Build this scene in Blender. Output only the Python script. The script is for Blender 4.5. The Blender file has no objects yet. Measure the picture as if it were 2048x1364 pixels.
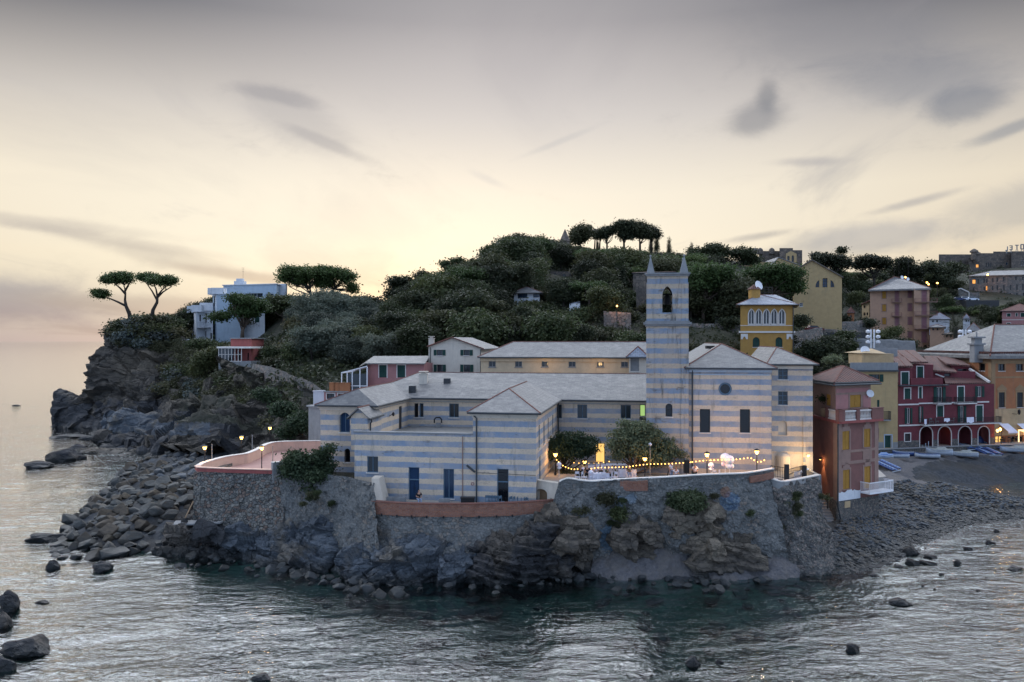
import bpy, bmesh, math, random
import numpy as np
from mathutils import Vector, Matrix
from mathutils.geometry import tessellate_polygon
R = math.radians
random.seed(7)
S = bpy.context.scene
C = S.collection
F = 1593.0; H = 20.0; CU = 1024.0; CV = 682.0
cam = bpy.data.cameras.new('camera'); cam.lens = 36.0*F/2048.0; cam.sensor_width = 36.0
cam.clip_start = 0.5; cam.clip_end = 60000
co = bpy.data.objects.new('camera', cam); C.objects.link(co)
co.location = (0, 0, H); co.rotation_euler = (R(90), 0, 0)
S.camera = co
S.render.resolution_x = 1024; S.render.resolution_y = 682
S.view_settings.view_transform = 'Standard'; S.view_settings.look = 'None'
S.view_settings.exposure = 0.0; S.view_settings.gamma = 1.0
S.cycles.max_bounces = 6; S.cycles.transparent_max_bounces = 12
class NT:
    def __init__(s, tree): s.t = tree; s.n = tree.nodes; s.l = tree.links
    def node(s, ty, **kw):
        n = s.n.new(ty)
        for k, v in kw.items(): setattr(n, k, v)
        return n
    def put(s, sock, v):
        if isinstance(v, bpy.types.NodeSocket): s.l.new(v, sock)
        elif v is not None:
            if sock.type == 'RGBA' and len(v) == 3: v = tuple(v) + (1,)
            sock.default_value = v
    def m(s, op, a, b=None, c=None, clamp=False):
        n = s.node('ShaderNodeMath', operation=op); n.use_clamp = clamp
        s.put(n.inputs[0], a)
        if b is not None: s.put(n.inputs[1], b)
        if c is not None: s.put(n.inputs[2], c)
        return n.outputs[0]
    def vm(s, op, a, b=None):
        n = s.node('ShaderNodeVectorMath', operation=op)
        s.put(n.inputs[0], a)
        if b is not None: s.put(n.inputs[1], b)
        return n.outputs[0]
    def mix(s, f, a, b, mode='MIX'):
        n = s.node('ShaderNodeMix', data_type='RGBA', blend_type=mode)
        s.put(n.inputs[0], f); s.put(n.inputs[6], a); s.put(n.inputs[7], b)
        return n.outputs[2]
    def ramp(s, f, stops):
        n = s.node('ShaderNodeValToRGB'); s.put(n.inputs[0], f)
        el = n.color_ramp.elements
        while len(el) < len(stops): el.new(0.5)
        for e, (p, c) in zip(el, stops):
            e.position = p; e.color = tuple(c) + (1,) if len(c) == 3 else c
        return n.outputs[0]
    def step(s, f, a, b):
        n = s.node('ShaderNodeMapRange'); n.interpolation_type = 'SMOOTHSTEP'
        s.put(n.inputs[0], f); n.inputs[1].default_value = a; n.inputs[2].default_value = b
        return n.outputs[0]
    def noise(s, vec, scale, detail=4, rough=.55, dist=0.0, out=0):
        n = s.node('ShaderNodeTexNoise')
        if vec is not None: s.put(n.inputs['Vector'], vec)
        n.inputs['Scale'].default_value = scale; n.inputs['Detail'].default_value = detail
        n.inputs['Roughness'].default_value = rough; n.inputs['Distortion'].default_value = dist
        return n.outputs[out]
    def mapping(s, vec, scale=(1,1,1), rot=(0,0,0), loc=(0,0,0)):
        n = s.node('ShaderNodeMapping'); s.put(n.inputs[0], vec)
        n.inputs[1].default_value = loc; n.inputs[2].default_value = rot; n.inputs[3].default_value = scale
        return n.outputs[0]
SUN_AZ, SUN_EL = -5.0, 3.0        
world = bpy.data.worlds.new('World'); S.world = world; world.use_nodes = True
W = NT(world.node_tree)
for n in list(W.n): W.n.remove(n)
tc = W.node('ShaderNodeTexCoord')
d = W.vm('NORMALIZE', tc.outputs['Generated'])
sp = W.node('ShaderNodeSeparateXYZ'); W.put(sp.inputs[0], d); dx, dy, dz = sp.outputs
az = W.m('ARCTAN2', dx, dy)                     
el = W.m('ARCSINE', dz)
sky = W.node('ShaderNodeTexSky', sky_type='NISHITA'); sky.sun_disc = False
sky.sun_elevation = R(SUN_EL); sky.sun_rotation = R(SUN_AZ); sky.altitude = 20
sky.air_density = 1.0; sky.dust_density = 0.3; sky.ozone_density = 2.5
def gau(a0, e0, sa, se):
    a = W.m('DIVIDE', W.m('SUBTRACT', az, a0), sa); e = W.m('DIVIDE', W.m('SUBTRACT', el, e0), se)
    return W.m('POWER', 2.71828, W.m('MULTIPLY', W.m('ADD', W.m('MULTIPLY', a, a), W.m('MULTIPLY', e, e)), -1.0))
zf = W.m('MULTIPLY', el, 1.0/0.9)               
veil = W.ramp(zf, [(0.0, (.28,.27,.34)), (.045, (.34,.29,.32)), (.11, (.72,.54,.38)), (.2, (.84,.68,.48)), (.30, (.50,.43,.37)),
                   (.42, (.05,.05,.065)), (.45, (.08,.085,.10)), (.50, (5.8,6.2,6.9)), (.72, (6.2,6.6,7.2)), (.84, (1.5,1.6,1.8)), (1.0, (.9,.95,1.1))])  # brightest stops: band added above the frame so the ripples catch light
side = W.m('MULTIPLY', W.step(az, .12, .62), W.step(el, .02, .2))
veil = W.mix(W.m('MULTIPLY', side, .16), veil, (.12,.12,.14))
glow = gau(-.12, .125, .58, .15)
veil = W.mix(W.m('MULTIPLY', glow, .90), veil, (.90,.80,.64))
veil = W.mix(W.m('MULTIPLY', gau(0.0, .34, .40, .14), .62), veil, (.66,.60,.58))
glow2 = gau(-.12, .045, .16, .05)
veil = W.mix(W.m('MULTIPLY', glow2, .3), veil, (.75,.55,.38))
den = W.m('ADD', W.m('MAXIMUM', dz, 0.0), .10)
cx = W.m('DIVIDE', dx, den); cy = W.m('DIVIDE', dy, den)
cv = W.node('ShaderNodeCombineXYZ'); W.put(cv.inputs[0], cx); W.put(cv.inputs[1], cy)
cl = W.noise(W.mapping(cv.outputs[0], (0.9, .42, 1), (0, 0, R(24)), (3.1, 1.7, 0)), 1.0, 7, .56, .7)
cl2 = W.noise(W.mapping(cv.outputs[0], (2.0, .8, 1), (0, 0, R(-12)), (.4, 5.2, 0)), 1.3, 6, .6, .5)
cm = W.m('MULTIPLY', W.step(cl, .50, .68), .50)
cm = W.m('MULTIPLY', W.m('MULTIPLY', cm, W.step(W.m('MULTIPLY', el, -1.0), -.46, -.40)), W.m('ADD', .3, W.m('ADD', W.m('MULTIPLY', W.step(az, .02, .5), .75), W.m('MULTIPLY', W.step(W.m('MULTIPLY', el, -1.0), -.13, -.04), .55))))
veil = W.mix(cm, veil, (.27,.24,.26))
veil = W.mix(W.m('MULTIPLY', W.step(cl2, .57, .75), .16), veil, (.38,.33,.33))
wob = W.m('MULTIPLY', W.m('SUBTRACT', W.noise(W.mapping(d, (1,1,2.2)), 11, 8, .68, .4), .5), .85)
def cloud(a0, e0, sa, se, tilt, col, k, lo=.2, hi=1.15):
    a = W.m('SUBTRACT', az, a0); e = W.m('SUBTRACT', el, e0)
    ct, st = math.cos(tilt), math.sin(tilt)
    aa = W.m('DIVIDE', W.m('ADD', W.m('MULTIPLY', a, ct), W.m('MULTIPLY', e, st)), sa)
    ee = W.m('DIVIDE', W.m('SUBTRACT', W.m('MULTIPLY', e, ct), W.m('MULTIPLY', a, st)), se)
    g = W.m('POWER', 2.71828, W.m('MULTIPLY', W.m('ADD', W.m('MULTIPLY', aa, aa), W.m('MULTIPLY', ee, ee)), -1.0))
    return W.m('MULTIPLY', W.step(W.m('ADD', g, wob), lo, hi), k), col
for args in [(.298, .262, .036, .020, .3, (.17,.15,.155), .6, .05, .9), (.310, .284, .013, .018, 0.0, (.16,.145,.15), .6, .05, .9),
             (-.262, .262, .080, .032, -.38, (.34,.30,.29), .38, .15, .9), (-.29, .288, .055, .010, -.12, (.28,.25,.25), .5, .15, .9), (-.23, .238, .06, .008, -.35, (.32,.28,.27), .45, .15, .9),
             (-.56, .128, .16, .009, -.06, (.40,.32,.29), .42, .15, .9), (-.46, .112, .12, .008, -.12, (.40,.32,.29), .42, .15, .9), (-.40, .094, .14, .011, -.20, (.40,.32,.29), .42, .15, .9), (-.33, .078, .10, .008, -.12, (.40,.30,.27), .6, .15, .9),
             (-.62, .050, .20, .030, -.10, (.28,.25,.31), .9, .2, .9), (-.42, .040, .16, .014, -.05, (.36,.30,.30), .6, .2, .9),
             (.56, .222, .045, .008, .28, (.20,.19,.21), .6, .15, .9), (.40, .335, .16, .045, -.15, (.20,.19,.21), .38, .2, 1.0), (.47, .285, .12, .035, -.1, (.19,.18,.20), .5, .2, 1.0), (.52, .255, .05, .020, .1, (.17,.16,.18), .6, .2, .9), (.33, .405, .12, .02, -.1, (.16,.15,.18), .5, .2, .9),
             (.36, .208, .05, .007, -.05, (.36,.31,.30), .6), (.42, .118, .10, .020, .06, (.34,.30,.32), .6, .2, .9), (.60, .15, .12, .030, .2, (.34,.30,.29), .5, .2, .9), (.30, .125, .05, .006, .12, (.36,.30,.28), .8), (.47, .155, .06, .006, .2, (.38,.32,.30), .7),
             (-.03, .20, .03, .006, -.4, (.60,.54,.49), .5), (.06, .245, .06, .005, .35, (.50,.46,.43), .5)]:
    f, col = cloud(*args); veil = W.mix(f, veil, col)
back = W.step(W.m('MULTIPLY', dy, -1.0), -.55, .5)
veil = W.mix(back, veil, (.58,.80,1.22))
up = W.step(el, .70, 1.1)
veil = W.mix(up, veil, (.80,.95,1.25))
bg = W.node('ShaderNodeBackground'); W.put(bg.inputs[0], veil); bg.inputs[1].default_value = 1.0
bs = W.node('ShaderNodeBackground'); W.put(bs.inputs[0], W.mix(W.m('ADD', W.m('MULTIPLY', W.step(el, .2, .40), .5), W.m('MULTIPLY', W.step(W.m('MULTIPLY', el, -1.0), -.09, .0), .45)), sky.outputs[0], (0,0,0))); bs.inputs[1].default_value = 0.05
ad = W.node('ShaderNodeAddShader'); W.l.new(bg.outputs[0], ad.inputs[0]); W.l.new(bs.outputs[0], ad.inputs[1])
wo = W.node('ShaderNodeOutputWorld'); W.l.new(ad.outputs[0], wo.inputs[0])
sl = bpy.data.lights.new('sun', 'SUN'); sl.energy = 0.5; sl.angle = R(4); sl.color = (1, .72, .42)
so = bpy.data.objects.new('sun', sl); C.objects.link(so)
sdir = Vector((math.sin(R(SUN_AZ))*math.cos(R(SUN_EL)), math.cos(R(SUN_AZ))*math.cos(R(SUN_EL)), math.sin(R(SUN_EL))))
so.rotation_euler = sdir.to_track_quat('Z', 'Y').to_euler(); so.location = (0, 0, 90)

def X(u, Y): return (u-CU)/F*Y
def Zv(v, Y): return H+(CV-v)/F*Y
def P(u, v, Y): return Vector((X(u, Y), Y, Zv(v, Y)))
def G(u, v, z=0.0):                              
    Y = F*(H-z)/(v-CV); return Vector((X(u, Y), Y, z))
OFF = {}
def tag(o, label=None, cat=None, group=None, kind=None):
    if label: o['label'] = label
    if cat: o['category'] = cat
    if group: o['group'] = group
    if kind: o['kind'] = kind
    return o
def thing(name, label, cat, loc=(0,0,0), group=None, rz=0.0):
    o = bpy.data.objects.new(name, None); C.objects.link(o); o.location = loc; o.rotation_euler = (0,0,rz)
    o.empty_display_size = .5
    OFF[o.name] = Vector(loc); tag(o, label, cat, group); return o
class MB:
    def __init__(s): s.v = []; s.f = []; s.mi = []; s.m = 0
    def add(s, vs, fs):
        b = len(s.v); s.v += [tuple(x) for x in vs]; s.f += [tuple(b+i for i in f) for f in fs]; s.mi += [s.m]*len(fs)
    def poly(s, *pts): s.add(pts, [tuple(range(len(pts)))])
    def hexa(s, c): s.add(c, [(0,3,2,1),(4,5,6,7),(0,1,5,4),(1,2,6,5),(2,3,7,6),(3,0,4,7)])
    def box(s, x0, x1, y0, y1, z0, z1):
        s.hexa([(x0,y0,z0),(x1,y0,z0),(x1,y1,z0),(x0,y1,z0),(x0,y0,z1),(x1,y0,z1),(x1,y1,z1),(x0,y1,z1)])
    def wbox(s, w, s0, s1, z0, z1, o0, o1):        
        s.hexa([w.pt(s0,z0,o1),w.pt(s1,z0,o1),w.pt(s1,z0,o0),w.pt(s0,z0,o0),w.pt(s0,z1,o1),w.pt(s1,z1,o1),w.pt(s1,z1,o0),w.pt(s0,z1,o0)])
    def beam(s, a, b, w, h=None):
        a = Vector(a); b = Vector(b); h = h or w; t = (b-a).normalized()
        up = Vector((0,0,1)) if abs(t.z) < .95 else Vector((0,1,0))
        r = t.cross(up).normalized()*w/2; q = r.cross(t).normalized()*h/2
        s.hexa([a-r-q,a+r-q,b+r-q,b-r-q,a-r+q,a+r+q,b+r+q,b-r+q])
    def tube(s, pts, r, n=8):
        pts = [Vector(p) for p in pts]; rs = r if isinstance(r, (list, tuple)) else [r]*len(pts)
        b = len(s.v); prev = None
        for i, p in enumerate(pts):
            t = (pts[min(i+1, len(pts)-1)]-pts[max(i-1, 0)]).normalized()
            a = prev if prev is not None else (Vector((1,0,0)) if abs(t.x) < .9 else Vector((0,1,0)))
            a = (a-t*a.dot(t)).normalized(); c = t.cross(a); prev = a
            for k in range(n):
                g = 2*math.pi*k/n; s.v.append(tuple(p+a*math.cos(g)*rs[i]+c*math.sin(g)*rs[i]))
        for i in range(len(pts)-1):
            for k in range(n):
                s.f.append((b+i*n+k, b+i*n+(k+1)%n, b+(i+1)*n+(k+1)%n, b+(i+1)*n+k)); s.mi.append(s.m)
        s.f.append(tuple(b+k for k in range(n))[::-1]); s.mi.append(s.m)
        s.f.append(tuple(b+(len(pts)-1)*n+k for k in range(n))); s.mi.append(s.m)
    def lathe(s, c, prof, n=12):                    
        b = len(s.v)
        for r, z in prof:
            for k in range(n):
                g = 2*math.pi*k/n; s.v.append((c[0]+r*math.cos(g), c[1]+r*math.sin(g), c[2]+z))
        for i in range(len(prof)-1):
            for k in range(n):
                s.f.append((b+i*n+k, b+i*n+(k+1)%n, b+(i+1)*n+(k+1)%n, b+(i+1)*n+k)); s.mi.append(s.m)
        s.f.append(tuple(b+k for k in range(n))[::-1]); s.mi.append(s.m)
        s.f.append(tuple(b+(len(prof)-1)*n+k for k in range(n))); s.mi.append(s.m)
    def wall(s, w, holes=(), outline=None, reveal=.22):
        o = outline or [(0,w.z0),(w.L,w.z0),(w.L,w.z1),(0,w.z1)]
        loops = [o]+[h for h in holes]
        flat = [p for lp in loops for p in lp]
        tr = tessellate_polygon([[Vector((p[0],p[1],0)) for p in lp] for lp in loops])
        V = [w.pt(p[0],p[1]) for p in flat]; fs = []
        for t in tr:
            a, b, c = [V[i] for i in t]
            nn = (b-a).cross(c-a)
            fs.append(t if nn.dot(w.n) > 0 else t[::-1])
        s.add(V, fs)
        for h in holes:
            k = len(h)
            for i in range(k):
                a, b = h[i], h[(i+1)%k]
                s.add([w.pt(*a),w.pt(*b),w.pt(b[0],b[1],-reveal),w.pt(a[0],a[1],-reveal)], [(0,3,2,1)])
    def build(s, name, mats, parent=None, loc=None, smooth=False, **tg):
        me = bpy.data.meshes.new(name)
        off = OFF[parent.name] if parent is not None else Vector(loc or (0,0,0))
        va = np.array(s.v, dtype=np.float64).reshape(-1,3)-np.array(off)
        me.from_pydata(va.tolist(), [], s.f)
        if not isinstance(mats, (list, tuple)): mats = [mats]
        for m in mats: me.materials.append(m)
        me.polygons.foreach_set('material_index', s.mi)
        me.polygons.foreach_set('use_smooth', [smooth]*len(s.f))
        uvl = me.uv_layers.new(name='uv'); uv = []
        for p in me.polygons:                        
            n = p.normal; t = Vector((-n.y, n.x, 0))
            t = t.normalized() if t.length > .05 else Vector((1,0,0))
            b = n.cross(t)
            for li in p.loop_indices:
                c = Vector(va[me.loops[li].vertex_index]); uv += [c.dot(t), c.dot(b)]
        uvl.data.foreach_set('uv', uv)
        o = bpy.data.objects.new(name, me); C.objects.link(o)
        if parent is not None: o.parent = parent
        else: o.location = off
        OFF[o.name] = off
        if tg: tag(o, **tg)
        return o
class Wl:                                           
    def __init__(s, a, b, z0, z1):
        s.a = Vector((a[0],a[1])); s.b = Vector((b[0],b[1])); s.L = (s.b-s.a).length
        s.d = (s.b-s.a)/s.L; s.n2 = Vector((s.d.y,-s.d.x)); s.n = Vector((s.n2.x,s.n2.y,0)); s.z0 = z0; s.z1 = z1
    def pt(s, t, z, o=0.0):
        q = s.a+s.d*t+s.n2*o; return Vector((q.x,q.y,z))
    def uv(s, u, v, o=0.0):
        r = Vector(((u-CU)/F, 1.0)); a = s.a+s.n2*o
        k = a.dot(s.n2)/r.dot(s.n2); q = r*k
        return ((q-a).dot(s.d), H+(CV-v)/F*k)
    def rect(s, u0, v0, u1, v1):
        um, vm = (u0+u1)/2, (v0+v1)/2
        a = s.uv(u0,vm)[0]; b = s.uv(u1,vm)[0]; z1 = s.uv(um,v0)[1]; z0 = s.uv(um,v1)[1]
        return (max(a,.02), min(b,s.L-.02), z0, min(z1,s.z1-.03))
def rl(r): return [(r[0],r[2]),(r[1],r[2]),(r[1],r[3]),(r[0],r[3])]
def arch(r, pointed=False, n=8, flat=1.0):
    s0, s1, z0, z1 = r; w = s1-s0; pts = [(s0,z0),(s1,z0)]
    if pointed:
        h = w*.95; zb = z1-h
        for i in range(n+1):
            a = i/n*R(60); pts.append((s0+w*math.cos(a), zb+w*math.sin(a)*h/(w*.866)))
        for i in range(n-1,-1,-1):
            a = i/n*R(60); pts.append((s1-w*math.cos(a), zb+w*math.sin(a)*h/(w*.866)))
    else:
        h = w/2*flat; zb = z1-h
        for i in range(n+1):
            a = math.pi*i/n; pts.append((s0+w/2+w/2*math.cos(a), zb+h*math.sin(a)))
    return pts
def inter(a, ad, b, bd):                            
    a, ad, b, bd = [Vector((q[0],q[1])) for q in (a,ad,b,bd)]
    k = ((b-a).x*bd.y-(b-a).y*bd.x)/(ad.x*bd.y-ad.y*bd.x); return a+ad*k
def _h(ix, iy, iz, sd):
    n = (ix.astype(np.int64)*374761393+iy.astype(np.int64)*668265263+iz.astype(np.int64)*2147483647+sd*974634777) & 0xffffffff
    n = ((n^(n>>13))*1274126177) & 0xffffffff; n = ((n^(n>>16))*2246822519) & 0xffffffff
    return ((n^(n>>15)) & 0xffffff)/float(0xffffff)*2-1
def vn(p, sd=0):
    i = np.floor(p); f = p-i; f = f*f*f*(f*(f*6-15)+10); x, y, z = i[:,0], i[:,1], i[:,2]; r = 0
    for a in (0,1):
        for b in (0,1):
            for c in (0,1):
                w = (f[:,0] if a else 1-f[:,0])*(f[:,1] if b else 1-f[:,1])*(f[:,2] if c else 1-f[:,2])
                r = r+w*_h(x+a, y+b, z+c, sd)
    return r
def fbm(p, sc, octv=5, sd=0, gain=.5):
    p = np.asarray(p)*sc; r = 0; a = 1
    for k in range(octv): r = r+a*vn(p*(2.03**k)+k*7.3, sd+k); a *= gain
    return r
def wor(p, sc, sd=0, tilt=1.0):
    p = np.asarray(p)*sc; i = np.floor(p); best = np.full(len(p), 1e9); val = np.zeros(len(p))
    for a in (-1,0,1):
        for b in (-1,0,1):
            for c in (-1,0,1):
                x, y, z = i[:,0]+a, i[:,1]+b, i[:,2]+c; j = [.5+.45*_h(x,y,z,sd+k) for k in (1,2,3)]
                q = np.stack([p[:,0]-x-j[0], p[:,1]-y-j[1], p[:,2]-z-j[2]], -1); dd = (q*q).sum(1); m = dd < best
                v = _h(x,y,z,sd+4)+tilt*(q[:,0]*_h(x,y,z,sd+5)+q[:,1]*_h(x,y,z,sd+6)+q[:,2]*_h(x,y,z,sd+7)*1.5); val = np.where(m, v, val); best = np.where(m, dd, best)
    return val
def grid_obj(name, A, mats, smooth=False, parent=None, loc=None, **tg):
    nr, nc = A.shape[:2]; off = Vector(loc or (0,0,0)); V = A.reshape(-1,3)-np.array(off)
    i = np.arange(nr*nc).reshape(nr,nc)
    f = np.stack([i[:-1,:-1],i[:-1,1:],i[1:,1:],i[1:,:-1]], -1).reshape(-1,4)
    me = bpy.data.meshes.new(name); me.vertices.add(len(V)); me.vertices.foreach_set('co', V.ravel())
    me.loops.add(f.size); me.loops.foreach_set('vertex_index', f.ravel().astype(np.int32))
    me.polygons.add(len(f)); me.polygons.foreach_set('loop_start', np.arange(0,f.size,4,dtype=np.int32))
    me.polygons.foreach_set('loop_total', np.full(len(f),4,dtype=np.int32))
    me.polygons.foreach_set('use_smooth', [smooth]*len(f)); me.update(calc_edges=True)
    for m in (mats if isinstance(mats,(list,tuple)) else [mats]): me.materials.append(m)
    o = bpy.data.objects.new(name, me); C.objects.link(o)
    if parent is not None: o.parent = parent
    else: o.location = off
    OFF[o.name] = off
    if tg: tag(o, **tg)
    return o
def upsample(K, nr, nc, smooth=True):                
    K = np.asarray(K, float)
    def along(A, n):
        m = A.shape[0]; t = np.linspace(0, m-1, n); i = np.minimum(t.astype(int), m-2); f = (t-i)[:,None,None]
        if not smooth: return A[i]*(1-f)+A[i+1]*f
        g = lambda j: A[np.clip(j,0,m-1)]
        p0,p1,p2,p3 = g(i-1),g(i),g(i+1),g(i+2)
        c = .5*((2*p1)+(p2-p0)*f+(2*p0-5*p1+4*p2-p3)*f*f+(3*p1-p0-3*p2+p3)*f**3)
        return .6*c+.4*(p1*(1-f)+p2*f)
    A = along(K, nr); A = along(A.transpose(1,0,2), nc).transpose(1,0,2); return A
def normals(A):
    du = np.gradient(A, axis=1); dv = np.gradient(A, axis=0); n = np.cross(dv, du)
    n /= np.linalg.norm(n, axis=2, keepdims=True)+1e-9
    if n[...,1].mean() > 0: n = -n
    return n
M = {}
def newmat(name):
    m = bpy.data.materials.new(name); m.use_nodes = True; t = NT(m.node_tree)
    b = t.n['Principled BSDF']; M[name] = m; return m, t, b
def bump(t, b, h, st, dist=.05):
    n = t.node('ShaderNodeBump'); n.inputs['Strength'].default_value = st; n.inputs['Distance'].default_value = dist
    t.put(n.inputs['Height'], h); t.l.new(n.outputs[0], b.inputs['Normal'])
def coords(t, kind='Object'):
    n = t.node('ShaderNodeTexCoord'); return n.outputs[kind]
def matte(name, c1, c2=None, sc=1.2, rough=.85, bs=.25, bsc=12, dirt=None, metal=0, spec=.3):
    m, t, b = newmat(name); c2 = c2 or tuple(x*.82 for x in c1); v = coords(t)
    f = t.step(t.noise(v, sc, 6, .62), .3, .72)
    col = t.mix(f, c1, c2)
    fine = t.noise(v, bsc, 3, .6)
    col = t.mix(t.m('MULTIPLY', t.step(fine, .45, .75), .35), col, tuple(x*.7 for x in c2))
    if dirt:
        streak = t.noise(t.mapping(v, (1.2,1.2,.16)), 1.3, 6, .65)
        col = t.mix(t.m('MULTIPLY', t.step(streak, .52, .74), .6), col, dirt)
    t.put(b.inputs['Base Color'], col); b.inputs['Roughness'].default_value = rough; b.inputs['Metallic'].default_value = metal
    b.inputs['Specular IOR Level'].default_value = spec
    if bs: bump(t, b, fine, bs, .03)
    return m
def stripes(name, zmid, pitch, cream, blue, dirt=.35):
    m, t, b = newmat(name)
    g = t.node('ShaderNodeNewGeometry').outputs['Position']; s = t.node('ShaderNodeSeparateXYZ'); t.put(s.inputs[0], g)
    wz = t.m('ADD', s.outputs[2], t.m('MULTIPLY', t.m('SUBTRACT', t.noise(g, 2.2, 5, .7), .5), .16))
    ph = t.m('FRACT', t.m('ADD', t.m('DIVIDE', t.m('SUBTRACT', wz, zmid), pitch), 100.25))
    tri = t.m('ABSOLUTE', t.m('SUBTRACT', ph, .25))    
    f = t.step(t.m('MULTIPLY', tri, -1.0), -.275, -.245)
    f2 = t.step(tri, .725, .755); f = t.m('MAXIMUM', f, f2)
    wash = t.noise(g, .8, 6, .7); col = t.mix(t.m('MULTIPLY', f, t.m('ADD', .62, t.m('MULTIPLY', t.step(wash, .35, .62), .38))), cream, blue)
    big = t.noise(g, .45, 6, .6); col = t.mix(t.m('MULTIPLY', t.step(big, .38, .72), .35), col, tuple(x*.66 for x in cream))
    fine = t.noise(g, 7.5, 3, .7); col = t.mix(t.m('MULTIPLY', t.step(fine, .42, .68), .34), col, tuple(.55*(a+c)*.62 for a, c in zip(cream, blue)))
    st = t.noise(t.mapping(g, (.8,.8,.13)), 1.6, 7, .7)
    col = t.mix(t.m('MULTIPLY', t.step(st, .54, .74), dirt*1.4), col, (.10,.095,.085))
    blot = t.noise(t.mapping(g, (1,1,2.2)), .9, 7, .72)
    col = t.mix(t.m('MULTIPLY', t.step(blot, .56, .7), dirt), col, (.13,.11,.09))
    t.put(b.inputs['Base Color'], col); b.inputs['Roughness'].default_value = .9; b.inputs['Specular IOR Level'].default_value = .15
    bump(t, b, fine, .35, .03); return m
CR, BL = (.60,.48,.36), (.20,.265,.36)
stripes('stripe_front', 10.62, .975, CR, BL, .55)
stripes('stripe_left_wing', 12.36, 1.04, CR, BL, .35)
stripes('stripe_rear', 12.40, 1.02, CR, BL, .35)
stripes('stripe_church', 16.02, 1.03, CR, BL, .38)
stripes('stripe_tower', 20.0, .98, (.46,.37,.28), (.18,.245,.335), .85)
stripes('stripe_annex', 17.25, 1.03, CR, BL, .38)
def slate(name, c1, c2, bw=.55, bh=.32, mort=(.10,.10,.105), light=None):
    m, t, b = newmat(name); v = coords(t, 'UV')
    br = t.node('ShaderNodeTexBrick'); t.put(br.inputs['Vector'], v)
    br.inputs['Color1'].default_value = tuple(c1)+(1,); br.inputs['Color2'].default_value = tuple(c2)+(1,); br.inputs['Mortar'].default_value = mort+(1,)
    br.inputs['Scale'].default_value = 1; br.inputs['Mortar Size'].default_value = .03; br.inputs['Mortar Smooth'].default_value = .3
    br.inputs['Brick Width'].default_value = bw; br.inputs['Row Height'].default_value = bh; br.offset = .5
    col = br.outputs[0]
    n1 = t.noise(v, .7, 7, .68); col = t.mix(t.m('MULTIPLY', t.step(n1, .45, .7), .55), col, light or tuple(min(1,x*1.5) for x in c1))
    n2 = t.noise(v, 2.6, 6, .7); col = t.mix(t.m('MULTIPLY', t.step(n2, .52, .7), .5), col, tuple(x*.45 for x in c2))
    t.put(b.inputs['Base Color'], col); b.inputs['Roughness'].default_value = .6; b.inputs['Specular IOR Level'].default_value = .4
    h = t.m('ADD', t.m('MULTIPLY', br.outputs[1], -1.0), t.m('MULTIPLY', n2, .8)); bump(t, b, h, .6, .05); return m
slate('slate', (.155,.15,.146), (.098,.097,.099), light=(.24,.23,.218))
slate('slate_pale', (.175,.166,.158), (.11,.108,.106), .7, .38, light=(.27,.255,.235))
slate('slate_blue', (.22,.25,.30), (.17,.19,.24), light=(.34,.37,.43))
slate('slate_far', (.19,.18,.175), (.13,.125,.125), 1.1, .6)
def terracotta(name, c1, c2, per=.28):
    m, t, b = newmat(name); v = coords(t, 'UV')
    wv = t.node('ShaderNodeTexWave', bands_direction='X'); t.put(wv.inputs[0], v); wv.inputs['Scale'].default_value = .314/per; wv.inputs['Distortion'].default_value = .6; wv.inputs['Detail'].default_value = 1
    row = t.node('ShaderNodeTexWave', bands_direction='Y', wave_profile='SAW'); t.put(row.inputs[0], v); row.inputs['Scale'].default_value = .314/.45; row.inputs['Distortion'].default_value = .8
    n1 = t.noise(v, 1.1, 7, .7); col = t.mix(t.step(n1, .35, .68), c1, c2)
    col = t.mix(t.m('MULTIPLY', t.step(t.noise(v, 5, 3), .5, .7), .45), col, (.09,.075,.07))
    col = t.mix(t.m('MULTIPLY', t.step(wv.outputs[1], .45, .0), .55), col, (.05,.03,.03))
    t.put(b.inputs['Base Color'], col); b.inputs['Roughness'].default_value = .8
    bump(t, b, t.m('ADD', wv.outputs[1], t.m('MULTIPLY', row.outputs[1], .4)), .8, .08); return m
terracotta('terracotta', (.135,.046,.032), (.065,.028,.023), .42)
terracotta('terracotta_far', (.18,.07,.052), (.11,.05,.04), .5)
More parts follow.
